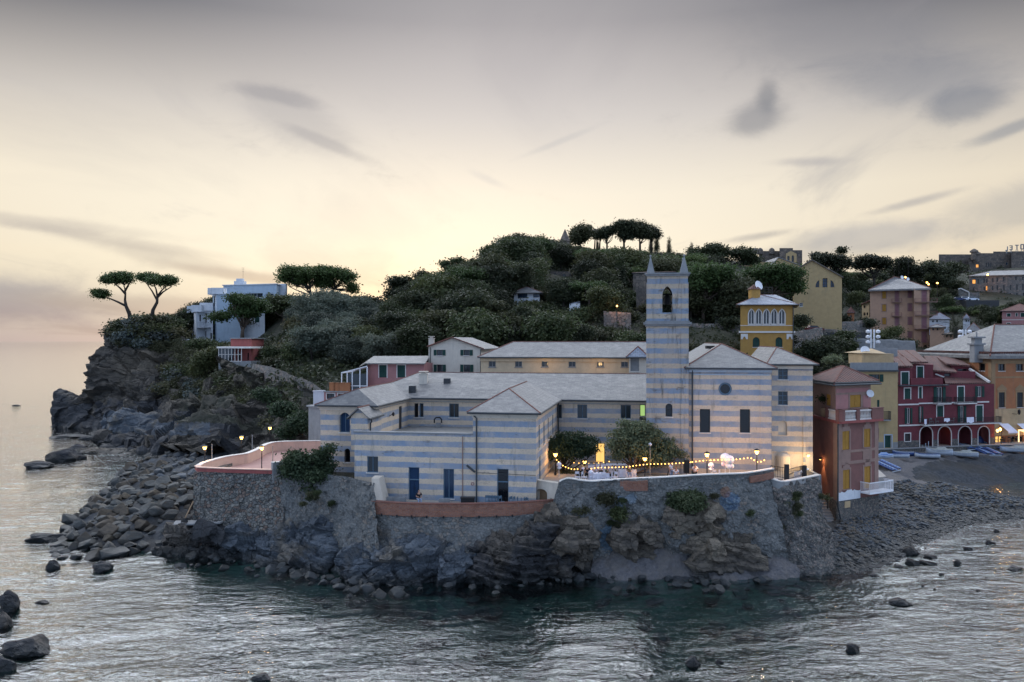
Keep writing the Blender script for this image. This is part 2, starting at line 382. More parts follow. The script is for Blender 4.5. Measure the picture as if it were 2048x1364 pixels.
def masonry(name, c1, c2, c3, mortar, sc=2.6, wob=.25, mw=.06, patch=None, bs=.9, sy=1.35):
    m, t, b = newmat(name); v = coords(t)
    dn = t.node('ShaderNodeVectorMath', operation='MULTIPLY_ADD'); t.put(dn.inputs[0], t.noise(v, 1.5, 3, out=1)); dn.inputs[1].default_value = (wob,)*3; t.put(dn.inputs[2], v)
    mp = t.mapping(dn.outputs[0], (1,1,sy))
    vo = t.node('ShaderNodeTexVoronoi', feature='F1'); t.put(vo.inputs['Vector'], mp); vo.inputs['Scale'].default_value = sc
    ve = t.node('ShaderNodeTexVoronoi', feature='DISTANCE_TO_EDGE'); t.put(ve.inputs['Vector'], mp); ve.inputs['Scale'].default_value = sc
    hs = t.node('ShaderNodeSeparateColor'); t.put(hs.inputs[0], vo.outputs['Color'])
    col = t.mix(hs.outputs[0], c1, c2); col = t.mix(t.step(hs.outputs[1], .72, .8), col, c3)
    big = t.noise(v, .35, 6, .65); fine = t.noise(v, 9, 4, .7)
    pf = t.step(t.m('ADD', big, t.m('MULTIPLY', t.m('SUBTRACT', t.noise(v, 2.5, 4, .7), .5), .35)), .40, .52) if patch else 0.0
    edge = t.step(ve.outputs[0], .0, mw)
    col = t.mix(edge, mortar, col)
    if patch: col = t.mix(t.m('MULTIPLY', pf, .85), col, patch)
    col = t.mix(t.m('MULTIPLY', t.step(fine, .45, .72), .5), col, tuple(x*.45 for x in c2))
    st = t.noise(t.mapping(v, (.7,.7,.12)), 1.2, 7, .7); col = t.mix(t.m('MULTIPLY', t.step(st, .55, .75), .55), col, (.035,.04,.038))
    t.put(b.inputs['Base Color'], col); b.inputs['Roughness'].default_value = .9; b.inputs['Specular IOR Level'].default_value = .2
    bump(t, b, t.m('ADD', edge, t.m('MULTIPLY', fine, .9)), bs, .07); return m
masonry('rubble', (.238,.220,.189), (.132,.132,.128), (.194,.141,.114), (.06,.06,.06), 2.8, .3, .10)
masonry('rubble_grey', (.176,.172,.158), (.092,.097,.099), (.202,.172,.145), (.125,.125,.122), 3.2, .45, .10, patch=(.165,.167,.162))
masonry('rubble_fine', (.176,.163,.145), (.097,.097,.097), (.211,.176,.154), (.055,.055,.055), 3.8, .3, .08)
masonry('rubble_far', (.20,.185,.165), (.13,.125,.12), (.25,.2,.17), (.09,.085,.08), 1.2, .4, .08)
masonry('castle_stone', (.17,.14,.115), (.11,.095,.085), (.2,.16,.13), (.08,.07,.065), .8, .5, .06)
def bricks(name, c1, c2, mort):
    m, t, b = newmat(name); v = coords(t, 'UV')
    br = t.node('ShaderNodeTexBrick'); t.put(br.inputs['Vector'], v)
    br.inputs['Color1'].default_value = tuple(c1)+(1,); br.inputs['Color2'].default_value = tuple(c2)+(1,); br.inputs['Mortar'].default_value = tuple(mort)+(1,)
    br.inputs['Scale'].default_value = 1; br.inputs['Mortar Size'].default_value = .02; br.inputs['Brick Width'].default_value = .3; br.inputs['Row Height'].default_value = .11
    n = t.noise(v, 1.4, 7, .7); col = t.mix(t.m('MULTIPLY', t.step(n, .42, .7), .6), br.outputs[0], tuple(x*.5 for x in c2))
    n3 = t.noise(v, 9, 3, .7); col = t.mix(t.m('MULTIPLY', t.step(n3, .5, .7), .4), col, (.30,.22,.19))
    t.put(b.inputs['Base Color'], col); b.inputs['Roughness'].default_value = .9; bump(t, b, t.m('ADD', t.m('MULTIPLY', br.outputs[1], -1.0), n3), .5, .04); return m
bricks('brick', (.32,.115,.055), (.22,.075,.042), (.17,.125,.105))
def rock(name, c1, c2, c3, sc=.35, tilt=(R(12),R(-18),0), bs=1.0, wet=True):
    m, t, b = newmat(name); v = t.node('ShaderNodeNewGeometry').outputs['Position']
    vm = t.mapping(v, (1,1,4.5), tilt); n1 = t.noise(vm, sc, 9, .68, .6); n2 = t.noise(v, sc*.5, 6, .6, .3); n3 = t.noise(v, sc*9, 5, .75)
    col = t.mix(t.step(n1, .34, .66), c1, c2); col = t.mix(t.m('MULTIPLY', t.step(n2, .5, .64), .8), col, c3)
    col = t.mix(t.m('MULTIPLY', t.step(n3, .48, .7), .55), col, tuple(x*.4 for x in c1))
    vo = t.node('ShaderNodeTexVoronoi', feature='DISTANCE_TO_EDGE'); t.put(vo.inputs['Vector'], t.mapping(v, (1,1,2.4), tilt)); vo.inputs['Scale'].default_value = sc*2.2
    crack = t.step(vo.outputs[0], 0, .035); col = t.mix(t.m('MULTIPLY', t.m('SUBTRACT', 1.0, crack), t.m('MULTIPLY', t.step(n2, .42, .6), .30)), col, (.02,.022,.026))
    if wet:
        s = t.node('ShaderNodeSeparateXYZ'); t.put(s.inputs[0], v)
        wf = t.step(t.m('ADD', s.outputs[2], t.m('MULTIPLY', t.m('SUBTRACT', n2, .5), 1.6)), 1.1, .15)
        col = t.mix(t.m('MULTIPLY', wf, .85), col, (.02,.022,.022))
        t.put(b.inputs['Roughness'], t.m('SUBTRACT', .85, t.m('MULTIPLY', wf, .35)))
    else: b.inputs['Roughness'].default_value = .88
    t.put(b.inputs['Base Color'], col); b.inputs['Specular IOR Level'].default_value = .3
    bump(t, b, t.m('ADD', t.m('ADD', n1, t.m('MULTIPLY', n3, .45)), t.m('MULTIPLY', crack, .3)), bs, .22/sc*.35); return m
rock('rock_blue', (.098,.111,.127), (.045,.054,.066), (.139,.119,.094), .45)
rock('rock_brown', (.139,.115,.089), (.066,.057,.049), (.172,.143,.107), .4, (R(5),R(25),0))
rock('rock_dark', (.066,.064,.066), (.027,.028,.031), (.102,.086,.070), .35, (R(4),R(14),0))
rock('rock_cliff', (.098,.082,.066), (.041,.038,.034), (.135,.111,.082), .12, (R(6),R(-12),0), wet=True)
rock('boulder_a', (.090,.090,.085), (.043,.045,.043), (.101,.086,.068), .9, bs=.7)
rock('boulder_b', (.112,.122,.133), (.061,.068,.076), (.094,.086,.079), .9, bs=.7)
rock('boulder_c', (.072,.058,.042), (.036,.031,.026), (.090,.072,.050), .9, bs=.7)
def ground_mat(name, c1, c2, c3, sc=1.0, bs=.6):
    m, t, b = newmat(name); v = coords(t)
    vo = t.node('ShaderNodeTexVoronoi', feature='F1'); t.put(vo.inputs['Vector'], v); vo.inputs['Scale'].default_value = 3.2*sc
    hs = t.node('ShaderNodeSeparateColor'); t.put(hs.inputs[0], vo.outputs['Color'])
    col = t.mix(hs.outputs[0], c1, c2); n = t.noise(v, .25*sc, 7, .65); col = t.mix(t.step(n, .42, .66), col, c3)
    f = t.noise(v, 8*sc, 4, .7); col = t.mix(t.m('MULTIPLY', t.step(f, .45, .7), .5), col, tuple(x*.45 for x in c2))
    t.put(b.inputs['Base Color'], col); b.inputs['Roughness'].default_value = .9; b.inputs['Specular IOR Level'].default_value = .2
    bump(t, b, t.m('ADD', t.m('MULTIPLY', vo.outputs[0], -1.0), f), bs, .12/sc); return m
ground_mat('shingle', (.064,.068,.075), (.034,.038,.044), (.053,.050,.046))
ground_mat('beach_gravel', (.135,.125,.125), (.095,.092,.098), (.12,.108,.10), 2.2, .3)
ground_mat('seabed', (.12,.15,.12), (.05,.065,.055), (.075,.10,.08), .35)
ground_mat('scrub', (.075,.07,.055), (.04,.042,.03), (.11,.095,.075), .5, 1.0)
ground_mat('hill_soil', (.05,.052,.035), (.028,.034,.02), (.075,.068,.05), .5, 1.0)
def leaf(name, c1, c2, c3, tr=.35, sc=.5):
    m, t, b = newmat(name); v = coords(t); oi = t.node('ShaderNodeObjectInfo')
    n = t.noise(v, sc, 3, .6); col = t.mix(t.step(n, .35, .65), c1, c2)
    n2 = t.noise(v, 5.0*sc, 2, .7); col = t.mix(t.m('MULTIPLY', t.step(n2, .5, .68), .7), col, c3)
    rd = oi.outputs['Random']; col = t.mix(t.m('MULTIPLY', t.step(rd, .5, .0), .75), col, tuple(x*.35 for x in c2)); col = t.mix(t.m('MULTIPLY', t.step(rd, .6, 1.0), .3), col, (c3[0]*1.15, c3[1]*.95, c3[2]*.8))
    t.put(b.inputs['Base Color'], col); b.inputs['Roughness'].default_value = .6; b.inputs['Specular IOR Level'].default_value = .2
    tl = t.node('ShaderNodeBsdfTranslucent'); t.put(tl.inputs[0], col); mx = t.node('ShaderNodeMixShader'); mx.inputs[0].default_value = tr
    t.l.new(b.outputs[0], mx.inputs[1]); t.l.new(tl.outputs[0], mx.inputs[2]); t.l.new(mx.outputs[0], t.n['Material Output'].inputs[0]); return m
leaf('leaf_dark', (.026,.034,.018), (.042,.05,.025), (.08,.085,.038), .3, .22)
leaf('leaf_mid', (.038,.052,.022), (.06,.078,.032), (.11,.12,.05), .3, .22)
leaf('leaf_pine', (.040,.066,.022), (.060,.095,.030), (.10,.14,.045))
leaf('leaf_olive', (.07,.088,.068), (.10,.12,.092), (.15,.17,.13))
leaf('leaf_near_dark', (.028,.048,.026), (.045,.068,.034), (.075,.10,.05))
leaf('leaf_near_pale', (.17,.20,.11), (.24,.27,.15), (.36,.39,.23))
leaf('leaf_scrub', (.06,.065,.035), (.085,.085,.045), (.13,.12,.06))
leaf('leaf_blue', (.07,.09,.085), (.10,.12,.115), (.15,.17,.16))
matte('bark', (.13,.095,.07), (.08,.06,.045), 3, .9, .6, 9)
matte('bark_dark', (.05,.04,.032), (.03,.025,.02), 3, .9, .6, 9)
matte('cream_plaster', (.56,.50,.42), (.50,.44,.37), dirt=(.30,.27,.23))
matte('ochre_pale', (.58,.44,.29), (.50,.38,.25), dirt=(.33,.26,.19))
matte('ochre', (.40,.225,.06), (.34,.19,.055), dirt=(.28,.17,.08))
matte('yellow_plaster', (.42,.30,.15), (.36,.255,.13), dirt=(.24,.2,.12))
matte('sand_plaster', (.44,.32,.185), (.36,.26,.15), dirt=(.22,.17,.11))
matte('pink_plaster', (.36,.17,.16), (.30,.145,.14), dirt=(.28,.16,.15))
matte('salmon_plaster', (.42,.26,.175), (.36,.225,.155), dirt=(.27,.19,.15))
matte('terrace_pink', (.66,.44,.34), (.60,.40,.31), dirt=(.42,.30,.25))
matte('terrace_floor', (.42,.25,.21), (.36,.21,.18))
matte('rose_wall', (.20,.092,.08), (.16,.078,.068), dirt=(.15,.08,.075))
matte('rose_trim', (.28,.18,.145), (.23,.15,.125), dirt=(.18,.13,.11))
matte('maroon', (.15,.034,.042), (.115,.028,.034), dirt=(.08,.03,.035))
matte('orange_wall', (.34,.14,.062), (.28,.115,.055), dirt=(.20,.12,.08))
matte('orange_trim', (.29,.185,.10), (.24,.155,.085), dirt=(.22,.16,.1))
matte('dark_red_block', (.30,.085,.075), (.24,.07,.065), dirt=(.13,.06,.05))
matte('villa_blue', (.38,.46,.54), (.33,.40,.48), dirt=(.25,.3,.36))
matte('villa_white', (.62,.63,.65), (.52,.54,.58), dirt=(.35,.36,.38))
matte('concrete', (.25,.25,.25), (.19,.195,.20), dirt=(.14,.14,.14))
matte('white_paint', (.74,.74,.76), (.66,.66,.68), bs=.05)
matte('white_coping', (.74,.69,.63), (.62,.57,.52), dirt=(.35,.33,.3))
matte('trim_white', (.62,.58,.54), (.54,.5,.47), bs=.05)
matte('green_shutter', (.018,.055,.045), (.013,.042,.035), bs=.1)
matte('ochre_shutter', (.36,.19,.035), (.30,.155,.03), bs=.1)
matte('mauve_shutter', (.24,.115,.13), (.20,.10,.11), bs=.1)
matte('blue_door', (.012,.036,.085), (.01,.028,.065), bs=.1)
matte('window_frame_blue', (.10,.16,.22), (.08,.13,.18), bs=.05)
matte('frame_dark', (.05,.045,.045), (.035,.032,.032), bs=.05)
matte('iron', (.02,.02,.022), (.015,.015,.016), bs=0, rough=.5)
matte('gutter_dark', (.045,.05,.055), (.035,.04,.045), bs=0, rough=.5)
matte('ridge_tile', (.20,.085,.065), (.13,.065,.052), 3)
matte('paving', (.33,.30,.27), (.27,.25,.23), 2)
matte('terrace_grey', (.22,.21,.195), (.165,.16,.15), 1.5, dirt=(.15,.15,.14))
matte('asphalt', (.055,.055,.058), (.045,.045,.048), 2)
matte('wood', (.30,.20,.12), (.22,.145,.09), 2)
matte('cloth_white', (.72,.70,.76), (.64,.62,.70), 2, bs=.1)
matte('black_plastic', (.012,.012,.014), (.01,.01,.012), bs=0, rough=.5)
matte('boat_white', (.40,.44,.50), (.32,.36,.42), 2, rough=.5)
matte('boat_blue', (.03,.07,.22), (.03,.06,.17), 2, rough=.5)
matte('tarp', (.30,.31,.29), (.22,.23,.22), 2, bs=.4, bsc=4)
matte('skin', (.42,.24,.17), (.38,.21,.15), 4, bs=0)
matte('hair', (.02,.015,.012), (.015,.012,.01), 4, bs=0)
matte('shirt_white', (.70,.69,.74), (.6,.6,.66), 4, bs=.1)
matte('shirt_black', (.015,.016,.02), (.012,.013,.016), 4, bs=.1)
matte('jeans', (.30,.36,.48), (.22,.27,.38), 4, bs=.1)
matte('shirt_green', (.10,.10,.05), (.08,.08,.04), 4, bs=.1)
matte('car_white', (.62,.66,.72), (.6,.64,.7), bs=0, rough=.3); matte('car_blue', (.02,.03,.10), (.02,.03,.1), bs=0, rough=.3); matte('car_red', (.12,.02,.025), (.1,.02,.02), bs=0, rough=.3)
def glassy(name, c, rough=.12):
    m, t, b = newmat(name); n = t.noise(coords(t), .8, 3); t.put(b.inputs['Base Color'], t.mix(n, c, tuple(x*.5 for x in c)))
    b.inputs['Roughness'].default_value = rough; b.inputs['Specular IOR Level'].default_value = .5; return m
glassy('glass', (.022,.03,.038)); glassy('glass_dark', (.006,.007,.010)); glassy('glass_blue', (.014,.04,.085), .2)
def emit(name, c, st):
    m, t, b = newmat(name); b.inputs['Base Color'].default_value = tuple(c)+(1,)
    b.inputs['Emission Color'].default_value = tuple(c)+(1,); b.inputs['Emission Strength'].default_value = st; return m
emit('lit_window', (1.0,.60,.17), 1.0); emit('lit_green', (.50,.75,.22), .55); emit('lit_orange', (1.0,.40,.08), 1.1)
emit('bulb', (1.0,.56,.14), 6.0); emit('small_bulb', (1.0,.52,.12), 5.0); emit('neon', (1.0,.72,.36), 1.6); emit('bulb_far', (1.0,.55,.16), 5.0)
def striped_cloth(name, c1, c2, sc):
    m, t, b = newmat(name); v = coords(t); w = t.node('ShaderNodeTexWave', bands_direction='Y'); t.put(w.inputs[0], v)
    w.inputs['Scale'].default_value = sc; w.inputs['Distortion'].default_value = .5; t.put(b.inputs['Base Color'], t.mix(t.step(w.outputs[1], .45, .55), c1, c2)); b.inputs['Roughness'].default_value = .8; return m
striped_cloth('blue_stripe', (.03,.10,.32), (.26,.34,.46), 1.1)
striped_cloth('louvre', (.018,.055,.045), (.03,.08,.065), 3)
m, t, b = newmat('balloon'); b.inputs['Base Color'].default_value = (.78,.74,.80,1); b.inputs['Roughness'].default_value = .35; b.inputs['Subsurface Weight'].default_value = .2
def graffiti_wall():
    m = M['rubble_grey'].copy(); m.name = 'sea_wall_stone'; M['sea_wall'] = m; t = NT(m.node_tree); b = t.n['Principled BSDF']
    base = b.inputs['Base Color'].links[0].from_socket
    v = coords(t); g = t.node('ShaderNodeNewGeometry').outputs['Position']
    def blob(c, r, sc=3.0):
        n = t.node('ShaderNodeVectorMath', operation='DISTANCE'); t.put(n.inputs[0], t.mapping(g, (1,.25,1))); n.inputs[1].default_value = (c[0],c[1]*.25,c[2])
        return t.m('MULTIPLY', t.step(t.m('ADD', n.outputs['Value'], t.m('MULTIPLY', t.m('SUBTRACT', t.noise(g, sc, 5, .7), .5), 1.4*r)), r, r*.8), 1.0)
    c = P(1462, 1003, 69.2); col = t.mix(t.m('MULTIPLY', blob(c, .9, 1.6), .45), base, t.mix(t.step(t.noise(g, 4, 4, .7), .45, .6), (.03,.11,.24), (.17,.27,.36)))
    c2 = P(1452, 985, 69.2); col = t.mix(t.m('MULTIPLY', blob(c2, .5, 3), .5), col, (.22,.09,.04))
    for (uu, vv, rr) in ((1240, 1002, .6), (1262, 996, .5), (1225, 1080, 1.3)): col = t.mix(t.m('MULTIPLY', blob(P(uu, vv, 69.3 if vv < 1050 else 68), rr, 7), .7), col, (.20,.25,.30) if vv < 1050 else (.07,.13,.19))
    t.put(b.inputs['Base Color'], col)
graffiti_wall()
WAVE = 1.0
def water():
    m, t, b = newmat('water'); t.n.remove(b); g = t.node('ShaderNodeNewGeometry').outputs['Position']
    w1 = t.noise(t.mapping(g, (.45,1.15,1), (0,0,R(-14))), 1.0, 4, .6, .5)
    w2 = t.noise(t.mapping(g, (1.6,3.6,1), (0,0,R(9))), 1.0, 3, .6, .6)
    w3 = t.noise(t.mapping(g, (.05,.12,1), (0,0,R(-20))), 1.0, 3, .5, .3)
    h = t.m('ADD', t.m('MULTIPLY', w1, 1.0), t.m('ADD', t.m('MULTIPLY', w2, .33), t.m('MULTIPLY', w3, 2.2)))
    bp = t.node('ShaderNodeBump'); bp.inputs['Distance'].default_value = .12; sy = t.node('ShaderNodeSeparateXYZ'); t.put(sy.inputs[0], g); mr = t.node('ShaderNodeMapRange'); t.put(mr.inputs[0], sy.outputs[1]); mr.inputs[1].default_value = 55; mr.inputs[2].default_value = 420; mr.inputs[3].default_value = 1.0; mr.inputs[4].default_value = .55; t.put(bp.inputs['Strength'], mr.outputs[0]); t.put(bp.inputs['Height'], h)
    gl = t.node('ShaderNodeBsdfGlossy'); gl.inputs['Color'].default_value = (1,1,1,1); gl.inputs['Roughness'].default_value = .06; t.l.new(bp.outputs[0], gl.inputs['Normal'])
    tr = t.node('ShaderNodeBsdfTransparent'); tr.inputs[0].default_value = (.66,.92,.92,1)
    fr = t.node('ShaderNodeFresnel'); fr.inputs[0].default_value = 1.36; t.l.new(bp.outputs[0], fr.inputs['Normal'])
    mx = t.node('ShaderNodeMixShader'); t.put(mx.inputs[0], t.m('MULTIPLY', fr.outputs[0], 1.5, clamp=True)); t.l.new(tr.outputs[0], mx.inputs[1]); t.l.new(gl.outputs[0], mx.inputs[2])
    t.l.new(mx.outputs[0], t.n['Material Output'].inputs[0])
    va = t.node('ShaderNodeVolumeAbsorption'); va.inputs[0].default_value = (.12,.50,.50,1); va.inputs[1].default_value = .22
    t.l.new(va.outputs[0], t.n['Material Output'].inputs['Volume'])
    L = 30000; k = .95; y0, y1 = 30.0, 420.0; nr, nc = 420, 1000     
    yy = 1/np.linspace(1/y0, 1/y1, nr); uu = np.linspace(-k, k, nc); X_ = yy[:,None]*uu[None,:]; Y_ = np.repeat(yy[:,None], nc, 1)
    a = R(16); xr = X_*math.cos(a)+Y_*math.sin(a); yr = -X_*math.sin(a)+Y_*math.cos(a)
    q = lambda sx, sy, dx=0: np.stack([xr*sx+dx, yr*sy, xr*0+dx], -1).reshape(-1,3)
    gust = .65+.5*fbm(q(.05,.09,7), 1, 3, 2).reshape(nr,nc)
    h = .085*fbm(q(.22,.55), 1, 3, 61)+.036*(.6-np.abs(fbm(q(1.5,3.3,3), 1, 3, 63)))+.024*fbm(q(4.0,7.5,5), 1, 2, 65)
    ed = np.clip(np.minimum((Y_-y0)/4, (y1-Y_)/120), 0, 1)*np.clip((k-np.abs(uu))[None,:]/.05, 0, 1)
    wv = np.stack([X_, Y_, h.reshape(nr,nc)*gust*ed*WAVE*.85], -1)
    o = grid_obj('sea_water', wv, m, smooth=True, kind='structure'); o.visible_shadow = True
    me = bpy.data.meshes.new('open_sea')
    c = [(-k*y0,y0,0),(k*y0,y0,0),(k*y1,y1,0),(-k*y1,y1,0),(-L,-300,0),(L,-300,0),(L,L,0),(-L,L,0)]
    me.from_pydata(c, [], [(4,5,1,0),(5,6,2,1),(6,7,3,2),(7,4,0,3)]); me.materials.append(m)
    o = bpy.data.objects.new('open_sea', me); C.objects.link(o); tag(o, kind='structure')
    me = bpy.data.meshes.new('deep_seabed')
    me.from_pydata([(-L,-300,-7),(L,-300,-7),(L,L,-7),(-L,L,-7)], [], [(0,1,2,3)]); me.materials.append(M['seabed'])
    o = bpy.data.objects.new('deep_seabed', me); C.objects.link(o); tag(o, kind='structure')
water()
def gxy(u, v): p = G(u, v); return (p.x, p.y)
coast = [(-300,620),(-150,420),(-98,300),(-104,215)]+[gxy(*q) for q in
  [(118,852),(165,862),(205,884),(230,897),(330,905),(300,930),(262,925),(236,945),(222,978),(178,1012),(140,1045),(150,1085),(230,1098),
   (330,1104),(430,1104),(520,1116),(620,1128),(660,1136),(760,1140),(930,1136),(1060,1132),(1180,1138),(1240,1150),(1330,1160),(1440,1158),
   (1560,1138),(1650,1130),(1720,1128),(1790,1108),(1812,1090),(1860,1078),(1900,1058),(1960,1045),(2048,1038),(2140,1032)]]+[(150,93),(400,60),(900,80),(900,900),(-300,900)]
inlet = [gxy(*q) for q in [(1932,979),(1975,970),(2048,962),(2140,958),(2500,945),(2500,985),(2140,1012),(2048,1001),(1990,992),(1955,986)]]
def sdist(px, py, poly):
    poly = np.array(poly); n = len(poly); ins = np.zeros(px.shape, bool); dm = np.full(px.shape, 1e9)
    for i in range(n):
        a = poly[i]; b = poly[(i+1)%n]; ex, ey = b-a
        t = np.clip(((px-a[0])*ex+(py-a[1])*ey)/(ex*ex+ey*ey), 0, 1)
        dm = np.minimum(dm, np.hypot(px-a[0]-t*ex, py-a[1]-t*ey))
        c = ((a[1] > py) != (b[1] > py)) & (px < ex*(py-a[1])/(ey if ey else 1e-9)+a[0]); ins ^= c
    return np.where(ins, dm, -dm)
def land(px, py):
    d = np.minimum(sdist(px, py, coast), -sdist(px, py, inlet))
    p = np.stack([px, py, px*0], -1).reshape(-1,3); n = fbm(p, .35, 4, 3).reshape(px.shape)*.22+fbm(p, 1.3, 3, 9).reshape(px.shape)*.10
    up = 3.4*(1-np.exp(-np.maximum(d,0)*.085)); up = np.where(px < -20, 3.2*(1-np.exp(-np.maximum(d,0)*.14)), up)
    kb = np.clip((px-44)/8, 0, 1)*np.clip((py-109)/5, 0, 1); up = up*(1-kb)+kb*3.15*(1-np.exp(-np.maximum(d,0)*.24))
    dn = -5.5*(1-np.exp(-np.maximum(-d,0)*.045))
    k = np.clip(np.abs(d)/1.5, .35, 1.6)
    beach = np.clip((px-22)/8, 0, 1)*np.clip((d-9)/6, 0, 1)*np.clip((py-100)/6, 0, 1)
    return np.where(d > 0, up, dn)+n*k*(1-.8*beach)+.02, d
def gz(x, y): return float(land(np.array([[x]]), np.array([[y]]))[0][0,0])
xs = np.arange(-75, 125, .45); ys = np.arange(38, 150, .45); gx, gy = np.meshgrid(xs, ys)
zz, dd = land(gx, gy)
lo = grid_obj('shore_ground', np.stack([gx,gy,zz], -1), [M['shingle'],M['beach_gravel'],M['seabed']], smooth=True, kind='structure')
mi = np.zeros(zz.shape, int); mi[(gx > 21) & (gy > 97) & (zz > .55) & (dd > 6.5)] = 1; mi[zz < -.12] = 2
mi = mi[:-1,:-1].ravel(); lo.data.polygons.foreach_set('material_index', mi.astype(np.int32))
def sheet(name, K, nr, nc, mats, amps=(.6,), scs=(.3,), smooth=False, strata=None, seed=0, parent=None, sm=True, loc=None, fade=True, facet=None, **tg):
    A = upsample(K, nr, nc, sm); N = normals(A); P3 = A.reshape(-1,3); dsp = np.zeros(len(P3))
    for a, s in zip(amps, scs): dsp += a*fbm(P3, s, 5, seed)
    if strata:                                       
        tx, ty, per, am = strata; h = P3[:,2]+P3[:,0]*tx+P3[:,1]*ty+fbm(P3, .12, 3, seed+5)*per*.9
        s = h/per; fr = s-np.floor(s); dsp += am*(np.where(fr < .7, fr/.7, (1-fr)/.3)-.5)*(1+.6*_h(np.floor(s), s*0, s*0, 3))
    dsp += am_r*(.5-np.abs(fbm(P3, scs[0]*2.6, 4, seed+9)))*2 if (am_r := .45*amps[0]) and strata else 0
    if facet: dsp += facet[0]*wor(P3, facet[1], seed+20)+facet[0]*.25*wor(P3, facet[1]*2.7, seed+40)
    fe = np.minimum(1, np.arange(nr)/(nr*.09))[:,None] if strata and fade else np.ones((nr,1))
    A = A+N*(dsp.reshape(nr,nc)*fe)[...,None]
    return grid_obj(name, A, mats, smooth=smooth, parent=parent, loc=loc, **tg)
def pz(u, Y, z): return (X(u, Y), Y, z)
cols = [300, 400, 500, 600, 700, 800, 900, 1010, 1120, 1280, 1440, 1600, 1760, 1920, 2120]
hill_rows = {300: [(196,17),(198,20),(201,22),(204,23.5),(208,24.5),(240,10)], 400: [(186,17),(190,18),(197,19),(208,19.6),(228,24.5),(260,12)],
  500: [(160,13),(174,15.5),(190,18),(206,19.4),(232,27),(270,14)], 600: [(124,10),(142,14),(165,19),(192,24),(225,28.5),(290,15)],
  700: [(112,9),(130,12.5),(158,17.5),(195,23.5),(235,29),(310,15)], 800: [(112,9),(130,12.5),(160,19),(205,26),(255,31),(330,15)],
  900: [(112,9),(132,13),(165,22),(215,34),(275,41.5),(360,18)], 1010: [(112,9),(135,14),(175,26),(230,40),(300,52.5),(400,20)],
  1120: [(112,9),(138,14.5),(185,28),(245,43),(325,54.5),(430,22)], 1280: [(112,9),(140,15),(190,27),(255,42),(340,57.5),(450,24)],
  1440: [(112,8),(135,14),(180,24),(250,38),(335,54),(450,24)], 1600: [(130,5),(150,12),(200,21.5),(260,34),(340,48),(460,22)],
  1760: [(142,3.5),(165,8),(215,16),(285,31),(370,48),(480,22)], 1920: [(150,3.4),(180,7),(235,18),(310,34),(400,54),(520,22)],
  2120: [(150,3.4),(185,7),(245,20),(320,37),(400,58),(520,22)]}
HK = [[pz(u, *hill_rows[u][r]) for u in cols] for r in range(6)]
HA = upsample(HK, 120, 280)
hn = fbm(HA.reshape(-1,3), .05, 4, 21).reshape(120,280)*1.1; HA[...,2] += hn
grid_obj('hill', HA, M['hill_soil'], smooth=True, kind='structure')
def hill_pt(u, t):                                    
    j = np.interp(u, cols, range(len(cols)))/(len(cols)-1)*279; i = t*.8*119
    i0, j0 = int(min(i,118)), int(min(j,278)); fi, fj = i-i0, j-j0
    p = HA[i0,j0]*(1-fi)*(1-fj)+HA[i0+1,j0]*fi*(1-fj)+HA[i0,j0+1]*(1-fi)*fj+HA[i0+1,j0+1]*fi*fj
    return Vector(p)
CK = [
 [(330,668,235),(322,680,232),(310,690,230),(300,740,228),(290,790,225),(270,850,222),(262,862,215)],
 [(238,662,200),(214,700,197),(203,735,194),(192,775,191),(182,800,189),(176,832,187),(176,852,187.5)],
 [(262,645,197),(245,690,192),(240,730,188),(235,775,184),(228,815,180),(214,850,176),(200,874,166)],
 [(300,640,197),(296,690,190),(290,735,185),(285,780,178),(282,820,171),(262,865,160),(240,893,151)],
 [(345,662,194),(345,705,187),(340,745,181),(335,790,172),(328,830,163),(310,872,150),(300,905,143)],
 [(385,684,188),(392,715,182),(398,755,172),(395,800,160),(385,840,150),(372,885,138),(365,918,134)],
 [(440,722,170),(444,745,165),(445,780,156),(440,820,146),(435,855,138),(428,890,128),(420,930,122)],
 [(505,738,158),(510,768,150),(508,800,143),(500,835,136),(492,860,130),(480,890,124),(470,925,118)],
 [(575,776,142),(575,800,136),(570,825,131),(560,845,127),(550,865,123),(540,890,118),(530,925,113)],
 [(640,800,128),(640,815,124),(636,835,121),(632,855,118),(628,870,115),(622,895,112),(615,930,108)]]
CKg = [[tuple(P(*CK[c][r])) for c in range(len(CK))] for r in range(7)]
co_ = sheet('headland_cliff', CKg, 330, 420, [M['rock_cliff'],M['scrub'],M['rock_dark'],M['rock_blue']], amps=(2.0,.9), scs=(.06,.22), facet=(1.7,.16), strata=(-.16,.05,2.3,.9), seed=4, kind='structure')
me = co_.data; nf = len(me.polygons); cc = np.empty(nf*3); me.polygons.foreach_get('center', cc); cc = cc.reshape(-1,3)
nn = np.empty(nf*3); me.polygons.foreach_get('normal', nn); nn = nn.reshape(-1,3)
uu = CU+cc[:,0]/cc[:,1]*F; vv = CV-(cc[:,2]-H)/cc[:,1]*F; fz = fbm(cc, .09, 4, 31)
mi = np.zeros(nf, np.int32)
mi[(uu > 350) & (vv < 868-0*uu) & (uu+vv*.2 > 520) & (fz > -.35)] = 1
mi[(cc[:,2] < 7) & (uu < 480) & (fz < .3)] = 2
mi[(vv > 845) & (vv < 870) & (uu > 230) & (uu < 420) & (fz > -.1)] = 3
me.polygons.foreach_set('material_index', mi)
